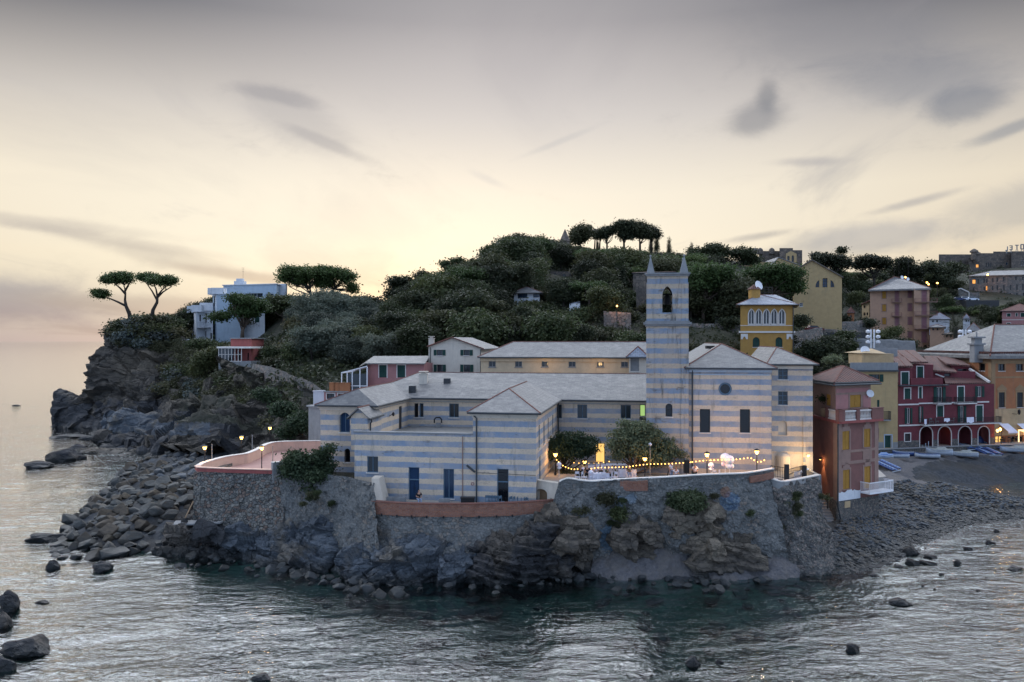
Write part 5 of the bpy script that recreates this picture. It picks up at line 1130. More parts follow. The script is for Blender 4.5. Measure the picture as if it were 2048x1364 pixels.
mb = MB(); mb.wall(wG, [rl(h) for h in ha]+[arch(hn_)], reveal=.25); mb.wall(Wl(a1, back(a1,14), 3, zz_)); mb.build('wall', M['stripe_annex'], an)
for h in ha: window(an, wG, h, 'glass', 'window_frame_blue', 1, 2)
mb = MB(); mb.wbox(wG, hn_[0]-.02, hn_[1]+.02, hn_[2], hn_[3], -.3, -.25); mb.build('niche_back', M['cream_plaster'], an)
mb = MB(); zq_ = wG.uv(*z4(0,1195))[1]; mb.wbox(wG, 0, wG.L, 6.8, zq_, .01, .05); mb.build('porch_plaster', M['cream_plaster'], an)
mb = MB(); s_ = wG.uv(*z4(990,1200))[0]; mb.wbox(wG, s_-.12, s_+.12, 6.9, wG.uv(*z4(990,1005))[1], .02, .18); mb.build('pilaster', M['stripe_annex'], an)
s_ = (hp[0]+hp[1])/2; mb = MB(); pts = [(s_-.75+1.5*i/12) for i in range(13)]
mb.lathe(wG.pt(s_,6.85,.1), [(.72,0),(.72,hp[3]-7.2),(.45,hp[3]-6.95),(.02,hp[3]-6.9)], 20); mb.build('rounded_bay', M['cream_plaster'], an)
e0, e1 = V3(a0-av*.6-bv_*ov,zz_), V3(a1+av*.5-bv_*ov,zz_); aap = P(*z4(835,607),85.2); aap.z = 19.35; ab = aap+V3(bv_*14,0)
mb = MB(); mb.wbox(wG, 0, wG.L, zz_-.5, zz_-.16, -.02, .22); mb.build('cornice', M['cream_plaster'], an)
roof(an, [(e0,e1,aap),(e1,e1+V3(bv_*16,0),ab,aap),(e0,aap,ab,e0+V3(bv_*16,0))], 'slate_pale', .15, [(e0,aap),(e1,aap),(aap,ab)], eaves=[(e0,e1),(e1,e1+V3(bv_*14,0))], rr=.08)
def bld(root, pts, z0, z1, mat, specs=(), cap=True, outl=None, reveal=.22, skip=()):
    k = len(pts); ws = [Wl(pts[i], pts[(i+1)%k], z0, z1) for i in range(k)]; mb = MB(); H_ = {}; todo = []
    for wi, z, q, o in specs:
        w = ws[wi]; r = w.rect(*Rz(z, *q)); o = dict(o); pt_ = o.pop('pointed', False); ar = o.pop('arch', False)
        H_.setdefault(wi, []).append(arch(r, pt_) if (ar or pt_) else rl(r)); todo.append((w, r, o))
    for i, w in enumerate(ws):
        if i not in skip: mb.wall(w, H_.get(i, ()), (outl or {}).get(i), reveal)
    if cap: mb.poly(*[(p[0],p[1],z1-.01) for p in pts])
    mb.build('wall', M[mat], root)
    for w, r, o in todo:
        if o.pop('door', False): door(root, w, r, **o)
        elif not o.pop('hole', False): window(root, w, r, **o)
    return ws
def uy(u, Y): return (X(u,Y), Y)
def band(root, w, z0, z1, out, mat, name='string_course', s0=0, s1=None, a=-.02):
    mb = MB(); mb.wbox(w, s0, s1 if s1 is not None else w.L, z0, z1, a, out); return mb.build(name, M[mat], root)
def hiproof(root, pts, z, rise, mat, ov=.5, inset=None, ridge=None, **kw):
    """pts: 4 corners CCW; ridge along the longer side"""
    p = [Vector((q[0],q[1])) for q in pts]; c = sum(p, Vector((0,0)))/4
    e = []
    for q in p: d_ = (q-c).normalized(); e.append(q+d_*ov*1.4)
    La = (e[1]-e[0]).length; Lb = (e[2]-e[1]).length
    if ridge: r0, r1 = Vector(ridge[0]), Vector(ridge[1])
    elif La >= Lb:
        m0, m1 = (e[0]+e[3])/2, (e[1]+e[2])/2; dd = (m1-m0).normalized(); r0 = V3(m0+dd*min(Lb/2,La*.48), z+rise); r1 = V3(m1-dd*min(Lb/2,La*.48), z+rise)
    else:
        m0, m1 = (e[0]+e[1])/2, (e[3]+e[2])/2; dd = (m1-m0).normalized(); r0 = V3(m0+dd*min(La/2,Lb*.48), z+rise); r1 = V3(m1-dd*min(La/2,Lb*.48), z+rise)
    E = [V3(q, z) for q in e]
    if La >= Lb: fs = [(E[0],E[1],r1,r0),(E[1],E[2],r1),(E[2],E[3],r0,r1),(E[3],E[0],r0)]; rg = [(E[0],r0),(E[1],r1),(E[2],r1),(E[3],r0),(r0,r1)]
    else: fs = [(E[0],E[1],r0),(E[1],E[2],r1,r0),(E[2],E[3],r1),(E[3],E[0],r0,r1)]; rg = [(E[0],r0),(E[1],r0),(E[2],r1),(E[3],r1),(r0,r1)]
    return roof(root, fs, mat, kw.pop('th',.18), rg, eaves=[(E[0],E[1]),(E[1],E[2]),(E[3],E[0])], **kw)
def railing(root, w, s0, s1, z, h=1.0, out=1.0, mat='iron', gap=.14, name='railing', slab='concrete', slabname='balcony', sides=True, top=.05):
    mb = MB(); mb.wbox(w, s0, s1, z-.16, z, -.02, out); o = mb.build(slabname, M[slab], root); mb = MB()
    mb.wbox(w, s0, s1, z+h-top, z+h, out-.06, out); mb.wbox(w, s0, s1, z+.06, z+.10, out-.05, out-.02)
    n = max(2, int((s1-s0)/gap))
    for i in range(n+1): s = s0+(s1-s0)*i/n; mb.wbox(w, s-.014, s+.014, z, z+h, out-.05, out-.02)
    if sides:
        for s in (s0, s1):
            mb.wbox(w, s-.02, s+.02, z+h-top, z+h, 0, out)
            m_ = max(2, int(out/gap))
            for i in range(m_): mb.wbox(w, s-.014, s+.014, z, z+h, out*(i+.5)/m_-.014, out*(i+.5)/m_+.014)
    mb.build(name, M[mat], o); return o
G1 = dict(shut='closed', sur='trim_white', sill=None); GO = dict(shut='open', nv=1)
t_ = thing('pink_house', 'pink house with a pale slate roof, green shutters and a glazed veranda', 'house', (X(790,108),108,9))
o_ = lambda u, Y0=108: on(790,Y0,u)
pp = [o_(735),o_(848),back(o_(848),7),back(o_(735),7)]
bld(t_, pp, 9, 16.95, 'pink_plaster', [(0,z2,(600,266,657,360),G1),(0,z2,(738,266,797,360),G1)])
A_, B_ = V3(o_(732)-bv_*.5,17.0), V3(o_(852)-bv_*.5,17.0); C_, D_ = P(*z2(985,195),113.5), P(*z2(558,197),113.5)
roof(t_, [(A_,B_,C_,D_),(A_,D_,D_+Vector((-3,5,-1.6)))], 'slate_pale', .14)
q = [o_(648,106),o_(760,106),back(o_(760,106),4),back(o_(648,106),4)]
bld(t_, q, 8, 13.1, 'pink_plaster', [(0,z2,(203,482,262,522),dict(sur='trim_white')),(0,z2,(288,482,340,522),dict(sur='trim_white'))])
w = Wl(q[0], q[1], 8, 13.1); band(t_, w, 13.1, 13.25, .2, 'concrete', 'coping')
mb = MB()
for x in (228,262,300,340): s, z = w.uv(*z2(x+18,385)); mb.wbox(w, s-.45, s+.35, 13.25, 14.3, -.35, .0); mb.wbox(w, s-.5, s+.4, 14.3, 14.38, -.4, .05)
mb.build('terrace_pillars', M['orange_wall'], t_)
t2 = thing('glass_veranda', 'white framed glass veranda with a sloping roof at the left end of the pink house', 'veranda', (X(705,107.5),107.5,13.2))
w = Wl(on(705,107.5,683), on(705,107.5,734), 13.2, 16.5); mb = MB()
for k in (0,.22,.42,.72,1.0): s = w.L*k; mb.wbox(w, s-.06, s+.06, 13.2, 15.6+.9*k, -.12, 0)
for k0, k1 in ((.22,.42),(.42,.72),(.72,1)): mb.wbox(w, w.L*k0, w.L*k1, 13.9, 14.0, -.1, -.02)
mb.beam(w.pt(0,15.7), w.pt(w.L,16.6), .14); mb.beam(w.pt(0,15.7,-3), w.pt(w.L,16.6,-3), .14); mb.beam(w.pt(0,15.7), w.pt(0,15.7,-3), .12); mb.build('frame', M['white_paint'], t2)
mb = MB(); mb.wbox(w, w.L*.24, w.L*.99, 13.3, 15.6, -.09, -.05); mb.build('glass_panes', M['glass'], t2)
mb = MB(); mb.poly(w.pt(w.L*.2,15.95,.1), w.pt(w.L,16.7,.1), w.pt(w.L,16.7,-3.2), w.pt(w.L*.2,15.95,-3.2)); mb.build('roof', M['green_shutter'], t2)
t_ = thing('cream_house', 'cream gabled house with four windows and green shutters', 'house', (X(912,111),111,9))
o_ = lambda u: on(912,111,u)
w0 = Wl(o_(859.5),o_(962),9,19); L0 = w0.L; g_ = [w0.uv(866,692)[1], w0.uv(905,676)[1], w0.uv(964,696)[1]]; sa = w0.uv(905,676)[0]
bld(t_, [o_(859.5),o_(962),back(o_(962),12),back(o_(859.5),12)], 9, 19.0, 'cream_plaster', [(0,z2,(1037,150,1080,193),GO),(0,z2,(1240,150,1285,193),GO),(0,z2,(1038,262,1082,318),GO),(0,z2,(1240,262,1288,318),GO)],
    outl={0:[(0,9),(L0,9),(L0,g_[2]),(sa,g_[1]),(0,g_[0])], 1:[(0,9),(12,9),(12,g_[2]),(0,g_[2])], 3:[(0,9),(12,9),(12,g_[0]),(0,g_[0])], 2:[(0,9),(L0,9),(L0,g_[0]),(L0-sa,g_[1]),(0,g_[2])]}, cap=False)
E0, E1, E2 = w0.pt(-.3,g_[0]-.05,.4), w0.pt(sa,g_[1]+.12,.4), w0.pt(L0+.5,g_[2]-.1,.4); bb = V3(bv_*12.8,0)
roof(t_, [(E1,E2,E2+bb,E1+bb)], 'slate_pale', .12, [(E1,E2)]); roof(t_, [(E0,E1,E1+bb,E0+bb)], 'terracotta', .12, [(E0,E1)])
c = P(*z2(996,120),112); chimney(t_, c.x, c.y, 17.0, .75, g_[1]-17.0-.1, 'cream_plaster')
pipe(t_, [w0.pt(.1,g_[0]-.2,.1), w0.pt(.1,9,.1)], .06); pipe(t_, [w0.pt(L0-.05,g_[2]-.2,.1), w0.pt(L0-.05,9,.1)], .06)
t_ = thing('long_yellow_building', 'long low pale yellow building with a slate roof and six small windows', 'building', (X(1110,104),104,8))
o_ = lambda u: on(1110,105,u)
sp6 = [(0,zn,(x,732,x+36,778),dict(nv=1,frame='concrete',sill='concrete')) for x in (1222,1357,1492,1631,1776,1900)]
pp = [o_(961.5),o_(1259),back(o_(1259),9),back(o_(961.5),9)]
ws = bld(t_, pp, 8, 17.85, 'ochre_pale', sp6); band(t_, ws[0], 17.3, 17.85, .25, 'ochre_pale', 'cornice')
A_, B_ = V3(o_(957)-bv_*.6,17.9), V3(o_(1292)-bv_*.6,17.9); C_, D_ = V3(back(o_(1294),5),19.9), V3(back(o_(1014),5),19.9); 
roof(t_, [(A_,B_,C_,D_),(A_,D_,V3(back(o_(957),9.6),17.9)),(D_,C_,V3(back(o_(1294),10),17.9),V3(back(o_(957),9.6),17.9))], 'slate', .16, [(A_,D_),(D_,C_)], eaves=[(A_,B_)])
lm = bpy.data.lights.new('eaves_lamp','POINT'); lm.energy = 70; lm.color = (1,.62,.25); lm.shadow_soft_size = .2; lo_ = bpy.data.objects.new('eaves_lamp', lm); C.objects.link(lo_); lo_.parent = t_; lo_.location = ws[0].pt(ws[0].L*.80,16.9,2.4)-OFF[t_.name]
lm2 = lm.copy(); lo2 = bpy.data.objects.new('eaves_lamp', lm2); C.objects.link(lo2); lo2.parent = t_; lo2.location = ws[0].pt(ws[0].L*.45,16.9,2.4)-OFF[t_.name]
t_ = thing('stair_turret', 'small grey and white block with a hipped slate cap left of the bell tower', 'building', (X(1275,101),101,8))
pp = [on(1275,101,1258),on(1275,101,1293),back(on(1275,101,1293),4),back(on(1275,101,1258),4)]
ws = bld(t_, pp, 8, 18.0, 'cream_plaster', [(0,zn,(1948,692,1992,800),dict(frame='concrete',glass='concrete',nv=1,nh=1))]); hiproof(t_, pp, 18.0, 1.3, 'slate_blue', .5)
t_ = thing('white_villa', 'white and pale blue cubic villa with flat roofs among pines on the headland', 'house', (X(440,205),205,20))
DK = dict(glass='glass_dark', nv=0, sill=None, frame='frame_dark')
def vb(cs, vt, zb, specs=(), mat='villa_blue', rim=True):
    pts = [uy(zv(x,0)[0], Y) for x, Y in cs]; zt = Zv(zv(0,vt)[1], cs[1][1]); ws = bld(t_, pts, zb, zt, mat, specs)
    if rim:
        mb = MB()
        for w in ws: mb.wbox(w, -.25, w.L+.25, zt, zt+.22, -.1, .3)
        mb.build('roof_slab', M['villa_white'], t_)
    return ws, zt
ws, zt = vb([(455,222),(1012,217),(1070,226),(520,232)], 150, 22, [(0,zv,(905,247,978,290),dict(glass='glass_blue',nv=1,frame='villa_white')),(0,zv,(680,243,868,290),dict(glass='glass',nv=2,frame='villa_white'))])
c = P(*zv(632,120),222); mb = MB(); mb.box(c.x-1.4,c.x+1.4,c.y-1,c.y+1,zt,zt+1.2); mb.box(c.x-.9,c.x+.9,c.y-.7,c.y+.7,zt+1.2,zt+1.9); mb.build('roof_box', M['villa_white'], t_); antenna(t_, c.x+.8, c.y, zt+1.6, 3.4)
c = P(*zv(1083,170),224); mb = MB(); mb.box(c.x-.9,c.x+.9,c.y-.8,c.y+.8,zt-4,zt+.6); mb.build('chimney', M['villa_white'], t_)
ws, zt2 = vb([(345,214),(385,205),(655,205),(655,216)], 255, 19.5, [(0,zv,(352,275,368,375),DK),(0,zv,(345,440,360,560),DK),(0,zv,(350,660,368,730),DK)])
mb = MB(); mb.wall(ws[0], [rl(ws[0].rect(*Rz(zv,352,275,368,375)))]); 
w = ws[1]
for x0, x1 in ((345,376),(384,412),): pass
mb = MB()
for x, Y in ((360,206.5),(398,205.6)): c = P(*zv(x,215),Y); mb.box(c.x-1.6,c.x+1.6,c.y-.4,c.y+2,zt2,Zv(zv(0,185)[1],205))
mb.build('parapet_block', M['villa_white'], t_)
railing(t_, w, w.L*.15, w.L-.3, zt2+.2, 1.4, -.6, 'concrete', .9, 'railing', 'villa_white', 'roof_ledge', sides=False)
ws, zt3 = vb([(655,212),(655.5,208),(890,207),(890,218)], 440, 19, [(1,zv,(785,470,833,550),dict(shut='closed',sill=None)),(1,zv,(700,470,735,550),dict(shut='closed',sill=None))], mat='villa_white')
ws, zt4 = vb([(110,215),(168,205),(262,208),(262,218)], 440, 19.5, [(0,zv,(130,458,146,560),DK),(0,zv,(130,640,146,715),DK),(1,zv,(205,470,222,540),DK)], mat='villa_white')
railing(t_, ws[1], .3, ws[1].L-.2, Zv(zv(0,600)[1],205), 1.2, 1.2, 'concrete', .5, slab='villa_white')
mb = MB()
for x, Y in ((130,211),(178,205.6)): c = P(*zv(x,215),Y); mb.box(c.x-1.3,c.x+1.3,c.y-.4,c.y+1.6,zt4,Zv(zv(0,368)[1],205))
mb.build('parapet_block', M['villa_white'], t_)
ws, zt5 = vb([(258,214),(258.5,208),(345,207),(345,217)], 430, 19.5, [(1,zv,(264,450,280,560),DK),(1,zv,(318,445,334,560),DK),(1,zv,(264,640,276,710),DK),(1,zv,(318,660,334,725),DK)], mat='villa_white')
railing(t_, ws[1], .1, ws[1].L*.8, Zv(zv(0,598)[1],207), 1.1, 1.0, 'white_paint', .4, slab='villa_white')
mb = MB(); c = P(*zv(285,395),209); mb.box(c.x-2,c.x+1.5,c.y,c.y+1.2,zt5,zt5+2.2); mb.build('parapet_block', M['villa_white'], t_)
t_ = thing('red_cottage', 'dark red flat-roofed cottage with a glazed balcony on the cliff edge', 'house', (X(470,163),163,14))
pp = [uy(zv(532,0)[0],166),uy(zv(750,0)[0],163),uy(zv(880,0)[0],174),uy(zv(560,0)[0],177)]
zt = Zv(zv(0,722)[1],164); zb_ = Zv(zv(0,985)[1],163); ws = bld(t_, pp, zb_-2, zt, 'dark_red_block', [(0,zv,(612,862,634,948),DK),(0,zv,(705,868,722,950),DK)])
for w_ in ws[:2]: band(t_, w_, zt, zt+.2, .35, 'concrete', 'roof_edge')
w = Wl(uy(zv(405,0)[0],163.5), uy(zv(748,0)[0],160.5), zb_-1, zt); zf_ = Zv(zv(0,955)[1],162); zr_ = Zv(zv(0,822)[1],162)
mb = MB(); mb.wbox(w, -.2, w.L+.1, zr_, zr_+.35, -3.5, .3); mb.build('canopy', M['white_coping'], t_)
mb = MB(); mb.wbox(w, 0, w.L*.70, zf_-2.2, zf_-.1, -3, .0); mb.wbox(w, w.L*.70, w.L, zf_-2.6, zf_, -3, .06); mb.build('balcony_base', M['concrete'], t_)
mb = MB()
for k in range(8): s = w.L*.70*k/7; mb.wbox(w, s-.06, s+.06, zf_-.3, zr_, -.12, .0)
mb.wbox(w, 0, w.L*.70, zf_-.12, zf_+.02, -.12, .05); mb.wbox(w, 0, w.L*.7, (zf_+zr_)/2, (zf_+zr_)/2+.08, -.1, 0); mb.build('veranda_frame', M['trim_white'], t_)
mb = MB(); mb.wbox(w, 0, w.L*.45, zf_, zr_, -.08, -.05); mb.build('pane', M['glass'], t_)
wallsheet('retaining_wall', [[(503,727,154),(540,733,146),(565,742,140),(592,753,134),(625,766,128),(650,786,122)],[(503,740,153.5),(540,752,145.4),(568,765,139.4),(594,778,133.4),(625,795,127.4),(650,812,121.4)],[(503,756,153),(540,780,144.6),(570,798,138.6),(598,818,132.6),(625,830,126.6),(650,844,121)]],
  M['rubble_far'], 'long grey stone retaining wall falling from the red cottage to the convent', nr=30, nc=90, amps=(.2,), scs=(.3,), seed=61)
wallsheet('retaining_wall', [[(350,688,193),(372,692,190),(395,696,187),(412,698,185)],[(350,705,192),(372,712,189),(395,716,186),(412,716,184)],[(350,722,191),(372,730,188),(395,736,185),(412,736,183)]], M['rubble_far'],
  'short stone wall below the white villa at the cliff top', nr=20, nc=50, amps=(.2,), scs=(.3,), seed=62)
t_ = MB()
for i in range(12): c = P(349+i*2.6, 691, 193-i*.4); t_.tube([c, c+Vector((0,0,1.5))], .07, 4)
t_.tube([P(349,680,193), P(378,682.5,188.6)], .07, 4); t_.build('fence', M['white_paint'], loc=P(349,691,193), label='short white railing on the cliff top beside the villa', cat='fence')
t_ = thing('garden_wall', 'pale rendered wall with an iron gate between the rubble slope and the left wing', 'wall', (X(632,112),112,8))
w = Wl(uy(626,112), uy(650,112), 6, Zv(783,112)); mb = MB(); mb.wall(w); mb.wbox(w, 0, w.L, w.z1, w.z1+.15, -.3, .1); mb.build('wall', M['villa_white'], t_)
mb = MB()
for i in range(9): s = -1.6+i*.2; mb.wbox(w, s-.02, s+.02, 8, Zv(778,112), -.02, .02)
mb.build('gate_bars', M['iron'], t_)
w = Wl(uy(617,100), uy(642,98), 6.5, Zv(816,98)); mb = MB(); mb.wbox(w, 0, w.L, 6.5, w.z1, -3, 0); mb.wbox(w, -.2, w.L, w.z1, w.z1+.2, -3, .2); mb.build('outhouse', M['concrete'], loc=(w.a.x,w.a.y,6.5), label='plain grey outhouse tucked behind the left wing of the convent', cat='outhouse')
t_ = thing('yellow_tower_house', 'tall ochre yellow house with a row of five pointed white arches under a slate roof', 'house', (X(1533,150),150,8))
zc_e = Zv(zc(0,778)[1],150); pp = [uy(zc(607,0)[0],150),uy(zc(1243,0)[0],150),uy(zc(1236,0)[0],160),uy(zc(612,0)[0],160)]
sp_ = [(0,zc,(x0,832,x1,1018),dict(pointed=True,glass='glass',nv=1,nh=0,frame='trim_white',fw=.16,deep=.12,sill='trim_white')) for x0,x1 in ((702,776),(790,866),(882,960),(974,1052),(1068,1146))]
sp_ += [(0,zc,(755,1170,840,1290),dict(arch=True,glass='green_shutter',nv=1)),(0,zc,(1030,1170,1115,1290),dict(arch=True,glass='green_shutter',nv=1))]
ws = bld(t_, pp, 6, zc_e, 'ochre', sp_); w = ws[0]
hiproof(t_, pp, zc_e, Zv(zc(0,655)[1],155)-zc_e, 'slate_blue', .9, ridge=(V3(uy(zc(840,0)[0],155),Zv(zc(0,658)[1],155)), V3(uy(zc(1030,0)[0],155),Zv(zc(0,658)[1],155))))
mb = MB()
for x0,x1 in ((702,776),(790,866),(882,960),(974,1052),(1068,1146)):
    r = w.rect(*Rz(zc,x0,832,x1,1018)); a = arch(r, True)
    mb.tube([w.pt(p[0],p[1],.04) for p in a[1:]+a[:1]], .10, 5)
    mb.wbox(w, r[0]-.05, r[1]+.05, r[2]-.02, r[2]+.0, -.05, .12)
mb.build('arch_moulding', M['trim_white'], t_)
z_ = w.uv(*zc(900,1030))[1]; band(t_, w, z_-.06, z_+.06, .06, 'trim_white'); z_ = w.uv(*zc(900,1108))[1]; band(t_, w, z_-.16, z_+.16, .22, 'trim_white', s0=-.3, s1=w.L+.3)
mb = MB()
for x0, x1 in ((610,694),(1160,1240)):
    a = w.uv(*zc(x0,1160))[0]; b = w.uv(*zc(x1,1160))[0]; z1_ = w.uv(*zc(900,1130))[1]; z0_ = w.uv(*zc(900,1195))[1]
    ao = (a+.35,b-.35,z0_,z1_-.5); ap = arch(ao, True); w2 = Wl((w.pt(0,0,.15).x,w.pt(0,0,.15).y),(w.pt(w.L,0,.15).x,w.pt(w.L,0,.15).y),0,1); mb.wall(w2, (), [(a,z0_),(a+.35,z0_)]+[q for q in ap[2:]][::-1]+[(b-.35,z0_),(b,z0_),(b,z1_),(a,z1_)], 0)
mb.build('corner_bracket', M['trim_white'], t_)
c = P(*zc(775,640),154); mb = MB(); mb.lathe((c.x,c.y,c.z-2), [(1.15,0),(1.15,2.7)], 8); tb = mb.build('turret', M['ochre'], t_); mb = MB(); mb.lathe((c.x,c.y,c.z+.7), [(1.45,0),(.8,.5),(.1,.95)], 8); mb.build('turret_roof', M['terracotta'], tb)
dish(t_, P(*zc(830,545),153.5), .95, .5); mb = MB()
for y in (570,600,630): a = P(*zc(855,y),156); b = P(*zc(990,y),156); mb.tube([a,b], .06, 4)
for x in (855,900,945,990): a = P(*zc(x,565),156); mb.tube([a, a-Vector((0,0,2.2))], .06, 4)
mb.build('roof_railing', M['iron'], t_)
pipe(t_, [w.pt(w.L-.1,zc_e-.3,.3), w.pt(w.L-.1,8,.12)], .09)
t_ = thing('yellow_church', 'big plain yellow gabled church with a three-part lunette window', 'church', (X(1640,205),205,20))
w0 = Wl(uy(zc(1250,0)[0],207), uy(zc(1830,0)[0],204), 16, 60); L0 = w0.L; gs = [w0.uv(*zc(1250,372))[1], w0.uv(*zc(1468,244)), w0.uv(*zc(1830,440))[1]]
sa, ga = gs[1]; n_ = w0.n2*-1
hm = w0.rect(*Rz(zc,1597,460,1655,570)); hl_ = w0.rect(*Rz(zc,1512,485,1558,570)); hr_ = w0.rect(*Rz(zc,1693,485,1740,570))
def quarter(r, left):
    s0,s1,z0,z1 = r; n = 7; c_ = s1 if left else s0; sgn = -1 if left else 1
    return [(c_,z0),(c_,z1)]+[(c_+sgn*(s1-s0)*math.sin(i/n*math.pi/2), z0+(z1-z0)*math.cos(i/n*math.pi/2)) for i in range(1,n+1)]
mb = MB(); mb.wall(w0, [rl(hm), quarter(hl_,True), quarter(hr_,False), rl(w0.rect(*Rz(zc,1320,757,1360,802)))], [(0,16),(L0,16),(L0,gs[2]),(sa,ga),(0,gs[0])], .4)
q0 = Vector(w0.a); q1 = Vector(w0.b); D2 = n_*24; mb.wall(Wl(q1, q1+D2, 16, gs[2])); mb.wall(Wl(q0+D2, q0, 16, gs[0])); mb.build('wall', M['yellow_plaster'], t_)
for r in (hm,hl_,hr_): window(t_, w0, r, 'glass_blue', 'frame_dark', 1, 2, fw=.12, deep=.3, sill=None)
window(t_, w0, w0.rect(*Rz(zc,1320,757,1360,802)), 'glass', 'villa_white', 1, 1)
E0, E1, E2 = w0.pt(-.8,gs[0]-.3,.5), w0.pt(sa,ga+.25,.5), w0.pt(L0+.3,gs[2]-.05,.5); bb = V3(D2,0)
roof(t_, [(E0,E1,E1+bb,E0+bb),(E1,E2,E2+bb,E1+bb)], 'castle_stone', .35); mb = MB(); c = w0.pt(sa,ga+.2); mb.beam(c, c+Vector((0,0,2.2)), .12); mb.beam(c+Vector((-.7,0,1.5)), c+Vector((.7,0,1.5)), .12); mb.build('cross', M['iron'], t_)
t_ = thing('hilltop_convent', 'low yellow gabled convent with a bellcote in front of a brown fort on the crest', 'building', (X(1560,300),300,40))
def fb(x0, x1, yt, Y, D, mat, zb=36, specs=(), z=zc): pp = [uy(z(x0,0)[0],Y),uy(z(x1,0)[0],Y),uy(z(x1,0)[0],Y+D),uy(z(x0,0)[0],Y+D)]; return bld(t_, pp, zb, Zv(z(0,yt)[1],Y), mat, specs)
w = fb(980,1330,300,296,14,'yellow_plaster',36,[(0,zc,(1102,300,1152,345),DK)])[0]; z1_ = w.z1
ap = w.uv(*zc(1065,205)); mb = MB(); mb.wall(w, (), [(0,z1_),(w.L,z1_-.01),(ap[0],ap[1])]); mb.build('gable', M['yellow_plaster'], t_)
roof(t_, [(w.pt(ap[0],ap[1],.3),w.pt(w.L+1,z1_-.4,.3),w.pt(w.L+1,z1_-.4,-14),w.pt(ap[0],ap[1],-14)),(w.pt(-.5,z1_-.4,.3),w.pt(ap[0],ap[1],.3),w.pt(ap[0],ap[1],-14),w.pt(-.5,z1_-.4,-14))], 'slate_far', .3)
fb(690,985,265,299,10,'yellow_plaster'); fb(445,705,305,297,8,'sand_plaster')
w = fb(1155,1285,165,303,3,'yellow_plaster',36,[(0,zc,(1172,190,1200,245),dict(DK,arch=True)),(0,zc,(1225,185,1253,265),dict(DK,arch=True))])[0]; ap = w.uv(*zc(1215,130)); mb = MB(); mb.wall(w, (), [(0,w.z1),(w.L,w.z1),(ap[0],ap[1])]); mb.build('gable', M['yellow_plaster'], t_)
t_ = thing('hilltop_fort', 'dark brown crenellated fort rising behind the hilltop convent', 'castle', (X(1580,318),318,40))
fb(830,1080,132,318,10,'castle_stone'); fb(1078,1240,97,314,14,'castle_stone'); fb(1238,1352,122,316,14,'castle_stone'); fb(1280,1345,200,312,5,'castle_stone')
for x in (785,845,985): c = P(*zc(x,125),318); mb = MB(); mb.lathe((c.x,c.y,c.z-1.5), [(1.2,0),(1.2,1.6),(.9,2.1),(.3,2.5)], 8); mb.build('sentry_turret', M['castle_stone'], t_)
t_ = thing('apartment_block', 'salmon apartment block of four storeys with mauve shutters and stacked balconies', 'building', (X(1790,240),240,14))
MV = dict(shut='closed', sur='rose_trim', sf='mauve_shutter', sill='rose_trim', sw=.22); OV = dict(MV, sf='ochre_shutter')
a_ = uy(za(236,0)[0],241); b_ = uy(za(750,0)[0],237); zt = Zv(za(0,232)[1],238.5)
sp_ = [(0,za,(380,y0,425,y1),OV) for y0,y1 in ((250,335),(405,486),(562,640))]+[(0,za,(532,y0,574,y1),MV) for y0,y1 in ((248,374),(402,538),(560,690))]+[(0,za,(684,y0,728,y1),MV) for y0,y1 in ((242,325),(396,483),(556,642),(725,792))]
ws = bld(t_, [a_,b_,uy(za(760,0)[0],252),uy(za(260,0)[0],254)], 10, zt, 'salmon_plaster', sp_)
for y in (376,540,): w = ws[0]; s0 = w.uv(*za(490,y))[0]; s1 = w.uv(*za(605,y))[0]; railing(t_, w, s0, s1, w.uv(*za(545,y))[1], 1.0, 1.1, 'rose_wall', .3, slab='rose_trim')
c0_ = uy(za(752,0)[0],234.5); c1_ = uy(za(935,0)[0],233.5)
ws2 = bld(t_, [c0_,c1_,uy(za(930,0)[0],250),uy(za(760,0)[0],250)], 8, zt-.05, 'salmon_plaster', [(0,za,(847,y0,900,y1),MV) for y0,y1 in ((238,372),(397,527),(558,686),(725,852))]+[(0,za,(862,885,908,925),dict(DK,arch=True))])
for y in (376,530,690): w = ws2[0]; railing(t_, w, .1, w.L+1.9, w.uv(*za(850,y))[1], 1.05, 1.2, 'rose_wall', .3, slab='rose_trim')
w = ws2[0]; railing(t_, w, w.uv(*za(840,850))[0], w.uv(*za(915,850))[0], w.uv(*za(875,852))[1], 1.0, .7, 'mauve_shutter', .25, slab='rose_trim')
EV = [V3(uy(za(215,0)[0],240),zt+.1),V3(uy(za(950,0)[0],232.6),zt+.1),V3(uy(za(945,0)[0],254),zt+.1),V3(uy(za(240,0)[0],256),zt+.1)]; ap0 = P(*za(525,78),246); ap1 = P(*za(600,95),247)
roof(t_, [(EV[0],EV[1],ap1,ap0),(EV[1],EV[2],ap1),(EV[2],EV[3],ap0,ap1),(EV[3],EV[0],ap0)], 'slate_far', .5, [(ap0,EV[0]),(ap0,ap1),(ap1,EV[1])], rr=.16)
for x in (520,575,685): c = P(*za(x,110),245); antenna(t_, c.x, c.y, c.z, 6.5 if x > 560 else 4.5)
for x, y in ((615,85),(682,105)): dish(t_, P(*za(x,y),242), .55, .2)
t_ = thing('annex_house', 'small narrow yellowish house wedged left of the apartment block', 'house', (X(1731,245),245,15))
